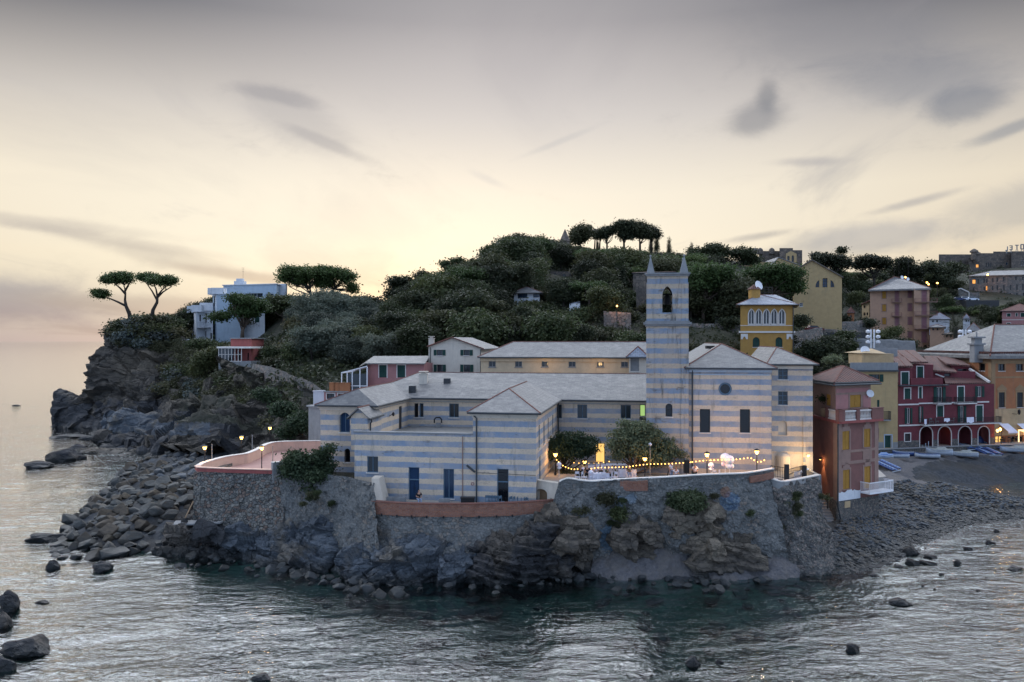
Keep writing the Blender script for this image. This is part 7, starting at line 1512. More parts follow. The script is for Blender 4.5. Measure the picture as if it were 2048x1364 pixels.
w = ws[0]; wl3 = ws[3]; mb = MB(); mb.wbox(w, 0, .75, 3.4, zto-.3, -.02, .06); mb.wbox(wl3, wl3.L-.75, wl3.L, 3.4, zto-.3, -.02, .06)
for y0,y1 in ((428,440),(285,330)): a = w.uv(*z5(1550,y0))[1]; b = w.uv(*z5(1550,y1))[1]; mb.wbox(w, 0, w.L, b, a if y0 > 300 else a-.3, -.02, .05); mb.wbox(wl3, 0, wl3.L, b, a if y0 > 300 else a-.3, -.02, .05)
a = w.uv(*z5(1550,672))[1]; mb.wbox(w, .75, w.L, 3.4, a, -.02, .04) if 0 else None
for q in ((1506,548,1550,664),(1644,548,1688,662)):
    r = w.rect(*Rz(z5,*q)); m_ = (r[0]+r[1])/2; w2 = Wl(w.a+w.n2*.06, w.b+w.n2*.06, 0, 1); mb.wall(w2, (), [(r[0]-.4,r[3]+.3),(r[1]+.4,r[3]+.3),(r[1]+.4,r[3]+.65),(m_,r[3]+1.35),(r[0]-.4,r[3]+.65)])
mb.build('painted_trim', M['orange_trim'], t_)
zs2 = w.uv(*z5(1550,672))[1]; mb = MB(); e1_ = w.rect(*Rz(z5,1480,880,1540,965)); e2_ = w.rect(*Rz(z5,1600,880,1690,965)); zz3 = e1_[3]+.1
mb.wbox(w, .76, w.L, zz3, zs2, -.02, .045); mb.build('rusticated_band', M['sand_plaster'], t_)
ap = P(1989,649,137); ap2 = P(2300,649,141); e0 = V3(PB,zto)+Vector((-.9,-1.2,.25)); e1 = V3(PC,zto)+Vector((1,-1,.25)); e3 = V3(PA,zto)+Vector((-1.2,1,.25)); e2 = Vector((PC[0]-4,157,zto+.25))
mid = lambda a, b, k: a+(b-a)*k
roof(t_, [(e0,e1,ap2,ap),(e3,e0,ap),(e1,e2,ap2),(e2,e3,ap,ap2)], 'slate_pale', .5, [(e0,ap),(ap,ap2)], rr=.16)
mb = MB()
for a, b, c_, d_ in ((e0,e1,ap,ap2),(e3,e0,ap,ap)):
    p0 = mid(a,c_,.06)+Vector((0,0,.18)); p1 = mid(b,d_,.06)+Vector((0,0,.18)); L = (p1-p0).length; n = int(L/.45)
    for i in range(n): q = mid(p0,p1,(i+.5)/n); mb.box(q.x-.15,q.x+.15,q.y-.15,q.y+.15,q.z-.18,q.z+.16)
mb.build('tile_edging', M['terracotta'], t_)
c = P(*z5(1338,215),131); mb = MB(); zb3 = c.z-2.3; mb.box(c.x-.75,c.x+.75,c.y-.7,c.y+.7,zb3,c.z+.6); mb.box(c.x-1,c.x+1,c.y-.95,c.y+.95,c.z+.6,c.z+.85); mb.box(c.x-.6,c.x+.6,c.y-.5,c.y+.5,c.z+.85,c.z+1.7); mb.box(c.x-.95,c.x+.95,c.y-.9,c.y+.9,c.z+1.7,c.z+1.95); mb.tube([(c.x,c.y,c.z+1.9),(c.x,c.y,c.z+2.7)], .12, 6); mb.build('chimney', M['concrete'], t_)
s_, z_ = w.uv(*z5(1625,695)); mb = MB(); mb.tube([w.pt(s_-.5,z_-.3,0), w.pt(s_-.5,z_-.3,.9), w.pt(s_,z_,.9)], .04, 5); mb.lathe(w.pt(s_,z_-.1,.9), [(.08,-.3),(.22,0),(.24,.35),(.05,.6)], 6); mb.build('wall_lantern', M['iron'], t_)
for i, (x0,x1) in enumerate(((1505,1575),(1640,1700))):
    a = w.uv(*z5(x0,785)); b = w.uv(*z5(x1,835)); mb = MB(); mb.poly(w.pt(a[0],b[1],1.9), w.pt(b[0],b[1],1.9), w.pt(b[0],a[1],.05), w.pt(a[0],a[1],.05)); mb.poly(w.pt(a[0],b[1]-.25,1.9), w.pt(b[0],b[1]-.25,1.9), w.pt(b[0],b[1],1.9), w.pt(a[0],b[1],1.9)); mb.build('shop_awning', M['cloth_white'], loc=tuple(w.pt(a[0],a[1])), label=['grey-white shop awning beside the corner of the palazzo','grey-white shop awning at the right edge of the picture'][i], cat='awning')
t_ = thing('lit_pergola', 'pergola frame outlined with glowing light strips on the beach edge at right', 'pergola', tuple(G(*z5(1655,955),3.0)))
a = G(*z5(1657,955), 3.0); hgt = Zv(z5(0,835)[1],a.y)-3.0; mb = MB(); mb.tube([a, a+Vector((0,0,hgt)), a+Vector((6.5,0,hgt))], .12, 6); mb.tube([a+Vector((0,0,hgt)), a+Vector((3.0,-3.5,hgt-.7))], .09, 6); mb.tube([a+Vector((6.5,0,0)), a+Vector((6.5,0,hgt))], .12, 6); mb.build('light_strips', M['neon'], t_)
mb = MB(); mb.poly(a+Vector((0,0,hgt+.12)), a+Vector((6.5,0,hgt+.12)), a+Vector((6.5,4,hgt+.12)), a+Vector((0,4,hgt+.12))); mb.build('canvas_roof', M['cloth_white'], t_)
lamp_light(t_, a+Vector((1.5,.5,hgt-.4)), 60, (1,.6,.3), .2)
t_ = thing('street_lantern', 'glowing twin lantern between the maroon house and the palazzo', 'lamp', tuple(P(*z5(1515,835),126)))
for x, y in ((1496,843),(1517,832)): c = P(*z5(x,y),125.8); mb = MB(); mb.lathe(c, [(.05,-.2),(.2,0),(.2,.2),(.05,.35)], 8); mb.build('bulb', M['bulb_far'], t_)
mb = MB(); c = P(*z5(1510,835),126); mb.tube([(c.x+.3,c.y,3.6),(c.x+.3,c.y,c.z+.4)], .06, 6); mb.tube([P(*z5(1496,843),126), P(*z5(1517,832),126)], .04, 5); mb.build('post', M['iron'], t_); lamp_light(t_, c+Vector((.1,-.5,0)), 110, (1,.45,.12), .12)
for i, (u, v0, Y) in enumerate(((1745,663,150),(1928.5,663,160))):
    c = P(u, v0, Y); zb4 = c.z-6.5; t_ = thing('floodlight_mast', ['white double pole with six round floodlights behind the yellow house','white double pole with six round floodlights beside the palm'][i], 'floodlight mast', (c.x,c.y,zb4))
    mb = MB(); mb.box(c.x-.42,c.x-.18,c.y-.1,c.y+.1,zb4,c.z+.4); mb.box(c.x+.18,c.x+.42,c.y-.1,c.y+.1,zb4,c.z+.4); mb.build('pole', M['white_paint'], t_)
    for sx in (-1,1):
        for k in range(3): mb = MB(); mb.lathe((c.x+sx*.95,c.y-.2,c.z-.35-k*1.0), [(.1,0),(.40,.15),(.42,.5),(.1,.7)], 10); mb.build('floodlight', M['white_paint'], t_)
    mb = MB(); 
    for k in range(3): mb.beam((c.x-.95,c.y,c.z-.1-k*1.0),(c.x+.95,c.y,c.z-.1-k*1.0), .07)
    mb.build('crossbar', M['iron'], t_)
for (u0,v0,Y0,u1,v1,Y1,hh,mat,lab) in [(1380,646,172,1482,650,168,6,'rubble_far','tall rubble wall behind the bell tower and the yellow tower house'),(1583,664,165,1645,655,172,6,'rubble_far','rubble wall rising right of the yellow tower house'),
   (1672,645,206,1740,640,212,5,'rubble_far','ruined stone wall right of the yellow church'),(1690,676,178,1830,682,170,3.5,'concrete','grey curved road wall below the apartment block'),(1625,655,198,1700,662,190,3.5,'rubble_far','rubble wall at the foot of the yellow church'),
   (1207,622,172,1262,626,170,6,'rubble_far','old grey wall under the orange street light on the wooded slope'),(1272,553,190,1291,553,190,10,'castle_stone','tall ruined stone wall at the left edge of the bell tower'),(1430,634,176,1480,634,175,5,'rubble_far','grey wall with a pale coping left of the yellow tower house')]:
    a = P(u0,v0,Y0); b = P(u1,v1,Y1); n = 6; K = [[tuple(a+(b-a)*(j/(n-1))+Vector((0,-i*.25,-hh*i/3))) for j in range(n)] for i in range(4)]
    K = [[(p[0],p[1]+1.0,p[2]) for p in K[0]]]+K
    sheet('retaining_wall', K, 14, 60, M[mat], amps=(.12,), scs=(.4,), seed=int(u0), loc=tuple(K[-1][0]), sm=False, label=lab, cat='wall')
t_ = thing('wood_house', 'small pale house with a slate roof half hidden in the wooded slope', 'house', (X(1053,183),183,20))
pp = [uy(1028,184),uy(1079,182),uy(1079,191),uy(1028,193)]; ze_ = Zv(586,183); bld(t_, pp, 26, ze_, 'villa_white', [(0,zn,(1370,403,1420,425),dict(glass='glass_blue',nv=1)),(0,zn,(1450,403,1485,422),dict(glass='glass_blue',nv=1))]); hiproof(t_, pp, ze_, 1.7, 'slate', .9); c = P(1065,575,187); chimney(t_, c.x, c.y, ze_+.5, .7, 1.6)
t_ = thing('shed', 'tiny white shed among the bushes right of the pale wood house', 'hut', (X(1150,178),178,22)); pp = [uy(1139,178),uy(1160,177),uy(1160,182),uy(1139,183)]; bld(t_, pp, 22, Zv(607,178), 'villa_white', []); roof(t_, [(V3(pp[0],Zv(607,178)),V3(pp[1],Zv(603,178)),V3(pp[2],Zv(603,178)),V3(pp[3],Zv(607,178)))], 'slate_blue', .2)
t_ = thing('ruin', 'dim stone ruin with arches deep in the trees below the crest', 'ruin', (X(1118,226),226,34)); pp = [uy(1095,226),uy(1142,226),uy(1142,232),uy(1095,232)]; bld(t_, pp, 33, Zv(543,226), 'castle_stone', [(0,zn,(1555,300,1575,335),dict(DK,arch=True)),(0,zn,(1600,300,1618,335),dict(DK,arch=True))])
t_ = MB(); c = P(1130,483,322); t_.lathe((c.x,c.y,c.z-4), [(1.9,0),(1.9,4),(2.2,4.1),(.1,9.0)], 10); t_.build('conical_tower', M['castle_stone'], loc=(c.x,c.y,c.z-4), label='small round tower with a pointed cone roof on the crest', cat='tower')
t_ = thing('long_villa', 'long low roofline of a villa behind the bell tower pinnacles', 'house', (X(1305,205),205,30)); pp = [uy(1266,206),uy(1350,203),uy(1350,212),uy(1266,215)]; ze_ = Zv(545,205); bld(t_, pp, 28, ze_, 'castle_stone', []); hiproof(t_, pp, ze_, .6, 'castle_stone', .2)
for i, (u,v,Y,lab) in enumerate([(1234,612,170,'orange street light above the old grey wall in the wood'),(za(652,0)[0],za(0,85)[1],262,'glowing street light behind the apartment roof'),(za(905,0)[0],za(0,148)[1],262,'glowing street light right of the apartment roof, upper one'),
      (za(925,0)[0],za(0,168)[1],255,'glowing street light right of the apartment roof, lower one'),(za(1027,0)[0],za(0,153)[1],270,'glowing street light in the dark trees above the parked cars'),(zh(1045,0)[0],zh(0,722)[1],328,'orange light on the castle wall above the grey hotel wing')]):
    c = P(u,v,Y); t_ = thing('street_light', lab, 'street light', tuple(c-Vector((0,0,4)))); rr5 = .0011*Y
    mb = MB(); mb.tube([c-Vector((0,0,4.5)), c], .07, 5); mb.build('post', M['iron'], t_); mb = MB(); mb.lathe(c-Vector((0,0,rr5)), [(rr5*.3,0),(rr5,rr5*.6),(rr5,rr5*1.3),(rr5*.3,rr5*2)], 10); mb.build('bulb', M['bulb_far'], t_); lamp_light(t_, c+Vector((0,-.8,.1)), 220 if Y < 300 else 700, (1,.42,.10), .15)
def car(p, rz, mat, label):
    t = thing('parked_car', label, 'car', p, 'cars parked on the slope', rz)
    def part(nm, pr, m_, wd=.85):
        mb = MB(); V = [(x,-wd,z) for x,z in pr]+[(x,wd,z) for x,z in pr]; n = len(pr); mb.add(V, [tuple(range(n)), tuple(range(2*n-1,n-1,-1))]+[(i,i+n,(i+1)%n+n,(i+1)%n) for i in range(n)])
        o = mb.build(nm, M[m_], None, loc=(0,0,0)); o.parent = t; o.location = (0,0,0); return o
    part('body', [(-2.1,.3),(2.1,.3),(2.15,.7),(1.2,.92),(-1.9,.95),(-2.15,.8)], mat); part('cabin', [(-1.7,.93),(1.0,.93),(.3,1.42),(-1.3,1.42)], mat, .74); part('windscreen', [(-1.62,.98),(.86,.98),(.26,1.36),(-1.26,1.36)], 'glass', .76)
    for sx in (-1.3,1.3):
        for sy in (-.8,.8):
            mb = MB(); mb.tube([(sx,sy-.1,.32),(sx,sy+.1,.32)], .32, 12); o = mb.build('wheel', M['iron'], None, loc=(0,0,0)); o.parent = t; o.location = (0,0,0)
for x, y, m_, lab in ((530,1178,'car_blue','dark blue car parked below the gatehouse'),(640,1175,'car_white','white car parked below the gatehouse, beside the dark blue one'),(770,1180,'car_white','pale car at the right end of the row below the gatehouse')):
    car(tuple(P(*zh(x,y+18),300)), R(-8), m_, lab)
car(tuple(P(*zc(1500,1100),196)), R(5), 'car_red', 'dark red car parked at the foot of the yellow church')
mb = MB(); a = P(*zh(420,1205),305); b = P(*zh(1000,1210),305); mb.box(a.x,b.x,296,306,a.z-4,a.z-.1); mb.build('car_park', M['asphalt'], kind='structure')
mb = MB(); a = P(*zc(1440,1112),200); mb.box(a.x,a.x+12,193,201,a.z-4,a.z-.05); mb.build('road', M['asphalt'], kind='structure')
mb = MB(); a = P(*zc(1478,1168),190); b = P(*zc(1505,1200),190); mb.box(a.x,b.x,189.9,190,b.z,a.z); mb.box((a.x+b.x)/2-.05,(a.x+b.x)/2+.05,189.92,190.02,b.z-3,b.z); mb.build('road_sign', M['villa_blue'], loc=(a.x,190,b.z), label='small pale blue sign below the yellow church', cat='sign')
def leafmesh(name, blobs, n, size, mat, seed=0, hollow=.35, flat=0.0, stretch=1.6):
    """blobs: (cx,cy,cz, rx,ry,rz); leaves lie in clumps on and inside every blob"""
    r = np.random.RandomState(seed); B = np.array(blobs, float); wgt = (B[:,3]*B[:,4]+B[:,3]*B[:,5])**.9; wgt /= wgt.sum()
    m = max(8, n//14); bi = r.choice(len(B), m, p=wgt); d = r.normal(size=(m,3)); d /= np.linalg.norm(d, axis=1, keepdims=True)
    d[:,2] = np.where((d[:,2] < -.25) & (r.rand(m) < .6), -d[:,2], d[:,2])
    rad = 1-np.abs(r.normal(size=m))*hollow*.6; rad *= 1+.22*fbm(B[bi,:3]+d*B[bi,3:6], 1.1/np.mean(B[:,3]), 3, seed)
    cl = B[bi,:3]+d*B[bi,3:6]*np.clip(rad,.15,1.3)[:,None]
    k = 14; cs = size*2.1; C_ = np.repeat(cl, k, 0)+r.normal(size=(m*k,3))*cs*np.array([1,1,.6]); D = np.repeat(d, k, 0)
    N = D*.8+r.normal(size=(m*k,3))*.7+np.array([0,0,.35+flat]); N /= np.linalg.norm(N, axis=1, keepdims=True)
    T = np.cross(N, r.normal(size=(m*k,3))); T /= np.linalg.norm(T, axis=1, keepdims=True)+1e-9; Bt = np.cross(N, T)
    s = size*(.6+.8*r.rand(m*k,1)); T = T*s*.5*stretch; Bt = Bt*s*.5
    V = np.stack([C_-T, C_-Bt*.9, C_+T, C_+Bt*.9], 1).reshape(-1,3); F4 = np.arange(len(V), dtype=np.int32)
    me = bpy.data.meshes.new(name); me.vertices.add(len(V)); me.vertices.foreach_set('co', V.ravel()); me.loops.add(len(V)); me.loops.foreach_set('vertex_index', F4)
    me.polygons.add(len(V)//4); me.polygons.foreach_set('loop_start', np.arange(0,len(V),4,dtype=np.int32)); me.polygons.foreach_set('loop_total', np.full(len(V)//4,4,dtype=np.int32)); me.update(calc_edges=True)
    me.materials.append(mat); return me
def limb(mb, a, b, r0, r1, rnd, bend=.12, n=4):
    a, b = Vector(a), Vector(b); L = (b-a).length; off = Vector((rnd.gauss(0,1),rnd.gauss(0,1),rnd.gauss(0,.4)))*L*bend
    pts = [a+(b-a)*(i/n)+off*math.sin(math.pi*i/n) for i in range(n+1)]; mb.tube(pts, [r0+(r1-r0)*i/n for i in range(n+1)], 6); return pts
PROTO = {}
def proto(kind, i, seed):
    rnd = random.Random(seed); mb = MB(); bl = []
    if kind == 'pine':
        R0, Ht = 5.2, 9.5
        for k in range(12): a = rnd.uniform(0,6.28); q = R0*.72*math.sqrt(rnd.random()); bl.append((q*math.cos(a), q*math.sin(a), Ht-1.2-q*.16+rnd.uniform(-.3,.3), rnd.uniform(1.5,2.3), rnd.uniform(1.5,2.3), rnd.uniform(.7,1.1)))
        limb(mb, (0,0,-1), (.3,.1,Ht*.58), .34, .24, rnd, .04)
        for b in bl[:9]: p = limb(mb, (.3,.1,Ht*.55+rnd.uniform(-.8,.5)), (b[0]*.85,b[1]*.85,b[2]-.4), .14, .05, rnd, .1)
        cm = leafmesh('crown', bl, 4600, .34, M['leaf_pine'], seed, .3, .4)
    elif kind in ('oak','oak2','olive'):
        R0 = 3.6; Ht = 8.0 if kind != 'olive' else 6.0
        for k in range(15): a = rnd.uniform(0,6.28); q = R0*.7*math.sqrt(rnd.random()); z = Ht*rnd.uniform(.30,.88)*(1-.10*q/R0); rr = rnd.uniform(1.0,1.9); bl.append((q*math.cos(a), q*math.sin(a), z, rr, rr, rr*rnd.uniform(.7,1.0)))
        bl.append((0,0,Ht*.55,2.2,2.2,2.3))
        limb(mb, (0,0,-1), (.2,0,Ht*.4), .30, .2, rnd, .05)
        for b in bl[:7]: limb(mb, (.2,0,Ht*.32), (b[0]*.8,b[1]*.8,b[2]), .12, .04, rnd, .1)
        cm = leafmesh('crown', bl, 7000, .29 if kind != 'olive' else .24, M[{'oak':'leaf_dark','oak2':'leaf_mid','olive':'leaf_olive'}[kind]], seed, .35)
    elif kind == 'cypress':
        for k in range(12): z = .8+k*.78; rr = 1.05*math.sin(min(1,(12.2-k)/12.2)*1.5)*(.75 if k == 0 else 1)*(1-.035*k); bl.append((rnd.uniform(-.12,.12),rnd.uniform(-.12,.12),z,rr,rr,.9))
        limb(mb, (0,0,-1), (0,0,6), .2, .08, rnd, .01); cm = leafmesh('crown', bl, 2600, .26, M['leaf_dark'], seed, .3)
    elif kind in ('shrub','shrub_olive','shrub_mid'):
        for k in range(8): a = rnd.uniform(0,6.28); q = 1.1*math.sqrt(rnd.random()); bl.append((q*math.cos(a), q*math.sin(a), rnd.uniform(.4,1.3), rnd.uniform(.6,1), rnd.uniform(.6,1), rnd.uniform(.5,.8)))
        limb(mb, (0,0,-.4), (0,0,.9), .08, .04, rnd, .02); cm = leafmesh('crown', bl, 1500, .22, M[{'shrub':'leaf_scrub','shrub_olive':'leaf_blue','shrub_mid':'leaf_mid'}[kind]], seed, .4)
    me = mb_mesh(mb, 'trunk', M['bark_dark'] if kind != 'pine' else M['bark']); PROTO.setdefault(kind, []).append((me, cm))
def mb_mesh(mb, name, mat):
    me = bpy.data.meshes.new(name); me.from_pydata(mb.v, [], mb.f); me.materials.append(mat); me.polygons.foreach_set('use_smooth', [True]*len(mb.f)); return me
for kind, n in (('pine',3),('oak',5),('oak2',3),('olive',3),('cypress',2),('shrub',3),('shrub_olive',2),('shrub_mid',2)):
    for i in range(n): proto(kind, i, hash_ := 100+i*17+len(kind)*31+ord(kind[-1]))
def tree(name, kind, p, sx, sz, label, cat='tree', group=None, rz=None, i=None):
    tr, cm = PROTO[kind][rt.randrange(len(PROTO[kind])) if i is None else i]
    t = bpy.data.objects.new(name, None); C.objects.link(t); t.location = p; t.scale = (sx,sx,sz); t.rotation_euler = (0,0,rt.uniform(0,6.28) if rz is None else rz); tag(t, label, cat, group)
    for nm, me in (('trunk',tr),('crown',cm)): o = bpy.data.objects.new(nm, me); C.objects.link(o); o.parent = t
    return t
rt = random.Random(11)
sky_t = [(195,672),(215,664),(240,652),(270,645),(300,640),(340,622),(375,604),(420,592),(565,600),(600,592),(640,580),(700,590),(740,594),(762,612),(776,614),(788,585),(805,563),(830,556),(870,546),(900,528),(940,518),(980,492),(1020,474),(1050,471),(1100,480),(1125,484),(1180,497),(1300,500),(1330,503),(1370,510),(1400,508),(1500,520),(1545,532),(1600,535),(1650,528),(1690,545),(1740,540),(1800,528),(1850,532),(1900,522),(1950,530),(2080,545)]
def skyv(u): return float(np.interp(u, [a for a,b in sky_t], [b for a,b in sky_t]))
KEEP = [(378,568,560,685,205),(436,530,676,742,165),(500,650,724,832,150),(1026,1082,574,600,183),(1139,1160,601,616,178),(1098,1140,537,549,226),(1205,1262,612,652,170),(1266,1350,535,556,205),(1270,1292,553,606,190),(1124,1136,458,474,322),
        (1478,1592,570,705,150),(1588,1686,518,668,205),(1450,1606,495,540,298),(1722,1866,550,722,240),(1858,1948,628,680,250),(1876,2060,490,560,390),(1938,2060,545,597,330),(1942,2010,572,602,320),(1925,2000,590,606,300),(2002,2060,605,650,262),(1380,1482,640,682,172),(1585,1650,650,690,170),(1672,1745,640,672,206),
        (1684,1700,510,690,250),(1225,1243,600,624,170),(345,414,676,720,192),(732,1262,680,760,104),(1805,1880,545,580,262),(1700,1735,570,600,235),(1860,1885,550,575,262)]
placed = []; cnt = {}
def fits(u, vtop, vbot, hw, Y):
    for u0,u1,v0,v1,Ym in KEEP:
        if Y < Ym+4 and u+hw > u0 and u-hw < u1 and vbot > v0 and vtop < v1: return False
    return True
tries = cnt_sh = 0
while tries < 30000 and len(placed) < 640 and cnt_sh < 290:
    tries += 1; u = rt.uniform(225, 2060); t = rt.uniform(.02, 1.02); p = hill_pt(u, t); v = CV-(p.z-H)/p.y*F
    right = u > 1600
    if v > 735 and u > 640 and not (1600 < u < 1720): continue
    if u < 500 and p.y < 180: continue
    olive = (520 < u < 770 and v > 640 and p.y < 205)
    kind = 'olive' if olive and rt.random() < .85 else rt.choice(['oak','oak','oak','oak2','oak2','pine' if p.y > 180 else 'oak'])
    s = rt.uniform(.85,1.6)*(1.0 if p.y > 170 else .8)
    if right: s *= .62 if v > 560 else .9
    if kind == 'pine': s *= .8
    Hh = {'oak':8.0,'oak2':8.0,'olive':6.0,'pine':9.8}[kind]; rad = {'oak':4.2,'oak2':4.2,'olive':4.0,'pine':5.6}[kind]
    vt = v-Hh*s/p.y*F; hw0 = rad*s/p.y*F*.75; lim = max(skyv(u), skyv(u-hw0)-4, skyv(u+hw0)-4)
    if vt < lim:
        k = (v-lim)/(v-vt)
        if k < .45: continue
        s *= k; vt = lim
    hw = rad*s/p.y*F*.85
    if not fits(u, vt, v, hw, p.y):
        kind = 'shrub_mid' if right else rt.choice(['shrub','shrub_mid']); s = rt.uniform(.9,1.7); Hh, rad = 1.9, 1.6; vt = v-Hh*s/p.y*F; hw = rad*s/p.y*F
        if not fits(u, vt, v, hw, p.y): continue
    rr6 = rad*s*(.62 if not kind.startswith('shrub') else .5)
    if any((p.x-a)**2+(p.y-b)**2 < (rr6+c)**2*(.62 if not kind.startswith('shrub') else .5) for a,b,c in placed): continue
    placed.append((p.x,p.y,rr6))
    if kind == 'olive': lab, gr = 'silvery olive tree on the slope left of the pink house', 'olive trees on the slope'
    elif kind == 'pine': lab, gr = ('umbrella pine among the dark trees of the right-hand hill' if right else 'umbrella pine among the dark trees of the wooded hill'), 'pines on the hill'
    elif kind.startswith('shrub'): lab, gr = 'low bush between the trees and houses of the slope', 'bushes on the slope'
    elif kind == 'oak2': lab, gr = 'mid green round-crowned tree in the wood on the hill', 'green trees of the wood'
    else: lab, gr = 'very dark evergreen tree in the wood on the hill', 'dark trees of the wood'
    cnt[kind] = cnt.get(kind,0)+1; cnt_sh += kind.startswith('shrub')
    tree({'olive':'olive_tree','pine':'umbrella_pine','oak':'evergreen_tree','oak2':'round_tree'}.get(kind,'bush'), kind, p, s*rt.uniform(.9,1.15), s*rt.uniform(.9,1.05), lab, 'bush' if kind.startswith('shrub') else 'tree', gr)
cl0 = upsample(CKg, 60, 100); r_ = np.random.RandomState(9); ii = r_.randint(2, 100, 5200); jj = r_.randint(0, 279, 5200); q_ = HA[ii, jj]
i2 = r_.randint(3, 44, 2600); j2 = r_.randint(24, 99, 2600); c2_ = [tuple(cl0[i,j]) for i, j in zip(i2, j2)]
bc = [(a[0], a[1]-.3, a[2], 1.2, 1.2, .55) for a in c2_ if (lambda u, v: (u > 345 and v < 845 and (v < 800 or u > 470)) or v < 690)(CU+a[0]/a[1]*F, CV-(a[2]-H)/a[1]*F)]
o = bpy.data.objects.new('cliff_scrub', leafmesh('cliff_scrub', bc, 42000, .22, M['leaf_scrub'], 78, .6)); C.objects.link(o); tag(o, label='dry low scrub covering the headland slope below the villa and cottage', cat='scrub', kind='stuff')
bl_ = [(a[0], a[1], a[2]+.25, 1.7, 1.7, .65) for a in q_ if not (abs(CU+a[0]/a[1]*F-470) < 95 and a[1] > 190 and a[1] < 222)]
o = bpy.data.objects.new('undergrowth', leafmesh('undergrowth', bl_, 90000, .42, M['leaf_dark'], 77, .5)); C.objects.link(o); tag(o, label='low dark undergrowth covering the wooded hill between the trees', cat='undergrowth', kind='stuff')
cl = upsample(CKg, 60, 100); 
n = 0
while n < 110:
    i, j = rt.randrange(0,36), rt.randrange(12,99); p = Vector(cl[i,j]); u = CU+p.x/p.y*F; v = CV-(p.z-H)/p.y*F
    if u < 230 or v > 850 or (u < 420 and v > 790) or (i > 10 and u < 330): continue
    if rt.random() < .35 and v > 760: continue
    if not fits(u, v-14, v, 14, p.y): continue
    s = rt.uniform(.8,1.6)*(1.25 if i < 8 else 1)
    tree('bush', rt.choice(['shrub','shrub','shrub_olive','shrub_mid']), p+Vector((0,.6,-.8*s)), s*1.1, s*.9, 'low scrubby bush clinging to the headland slope', 'bush', 'scrub on the headland'); n += 1
def clump_tree(name, Y, base, trunk, clumps, leaf_, n, mat, label, cat='tree', seed=1, tr=.25, bark='bark', group=None, hollow=.35, flat=.2, depth=1.0, branches=None):
    b = P(base[0], base[1], Y); t = thing(name, label, cat, tuple(b), group); rnd = random.Random(seed); bl = []
    for c in clumps:
        u, v, ru, rv = c[:4]; dY = c[4] if len(c) > 4 else 0; q = P(u, v, Y+dY); k = (Y+dY)/F; m_ = 7 if ru*k > 1.2 else 4
        for i in range(m_):
            a = rnd.uniform(0,6.28); w_ = math.sqrt(rnd.random())*.62; bl.append((q.x-b.x+ru*k*w_*math.cos(a), q.y-b.y+ru*k*w_*math.sin(a)*depth, q.z-b.z+rv*k*rnd.uniform(-.35,.35), ru*k*rnd.uniform(.36,.55), ru*k*depth*rnd.uniform(.36,.55), rv*k*rnd.uniform(.45,.7)))
    cm = leafmesh('crown', bl, n, leaf_, M[mat], seed, hollow, flat); o = bpy.data.objects.new('crown', cm); C.objects.link(o); o.parent = t; OFF[o.name] = Vector(b)
    mb = MB(); tp = [P(u,v,Y)-b for u,v in [base]+list(trunk)]; m_ = len(tp)-1; tp[0] = tp[0]-Vector((0,0,.6)); mb.tube(tp, [tr*(1-.5*i/max(m_,1)) for i in range(m_+1)], 8)
    top = tp[-1]
    if branches is None:
        for i in range(min(len(bl), 22)):
            q = bl[i*max(1,len(bl)//22) % len(bl)]; src = tp[-1] if rnd.random() < .7 else tp[max(1,m_-1)]; limb(mb, src, (q[0],q[1],q[2]-q[5]*.5), tr*.38, tr*.10, rnd, .10, 5)
    else:
        for br in branches:
            pp_ = [P(u,v,Y)-b for u,v in br]; mb.tube(pp_, [tr*.5*(1-.65*i/(len(pp_)-1)) for i in range(len(pp_))], 6); e = pp_[-1]
            near = sorted(bl, key=lambda q: (Vector(q[:3])-e).length)[:6]
            for q in near: limb(mb, e, (q[0],q[1],q[2]-q[5]*.4), tr*.2, tr*.07, rnd, .1, 4)
    me = mb_mesh(mb, 'trunk', M[bark]); o = bpy.data.objects.new('trunk', me); C.objects.link(o); o.parent = t; return t
L_ = lambda x, y: (x/2.9257, 500+y/2.9257)
clump_tree('umbrella_pine', 197, (263,648), [(259,628),(252,612),(250,600)], [(237,557,29,12),(220,561,16,7),(253,554,15,9),(204,590,18,10),(193,586,10,7)], .28, 11500, 'leaf_pine', 'leaning umbrella pine with a split crown at the left edge of the headland', seed=3, tr=.62, bark='bark_dark', flat=.5,
  branches=[[(252,612),(236,604),(222,598),(212,594)],[(250,600),(251,585),(248,570)],[(251,588),(240,576),(228,566)],[(250,582),(258,568),(264,560)]])
clump_tree('umbrella_pine', 195, (302,643), [(306,620),(314,605),(315,594)], [(300,556,17,9),(320,560,29,11),(342,562,12,7),(286,554,11,7)], .28, 10500, 'leaf_pine', 'umbrella pine with one broad flat crown at the headland edge, right of the leaning one', seed=4, tr=.55, bark='bark_dark', flat=.5,
  branches=[[(314,600),(304,582),(294,568)],[(315,594),(312,578),(306,564)],[(315,592),(324,580),(336,570)],[(314,596),(326,584),(342,574)]])
clump_tree('umbrella_pine', 226, (622,606), [(622,590),(620,578)], [(592,547,33,14),(620,545,28,13),(572,556,15,9),(600,562,22,8)], .40, 11000, 'leaf_pine', 'broad umbrella pine behind the villa, left one of the pair', seed=5, tr=.5, bark='bark_dark', flat=.4)
clump_tree('umbrella_pine', 228, (668,604), [(668,590),(666,578)], [(660,550,36,16),(690,556,18,13),(704,578,9,14),(650,566,24,9)], .40, 11500, 'leaf_pine', 'broad umbrella pine behind the villa, right one of the pair', seed=6, tr=.5, bark='bark_dark', flat=.4)
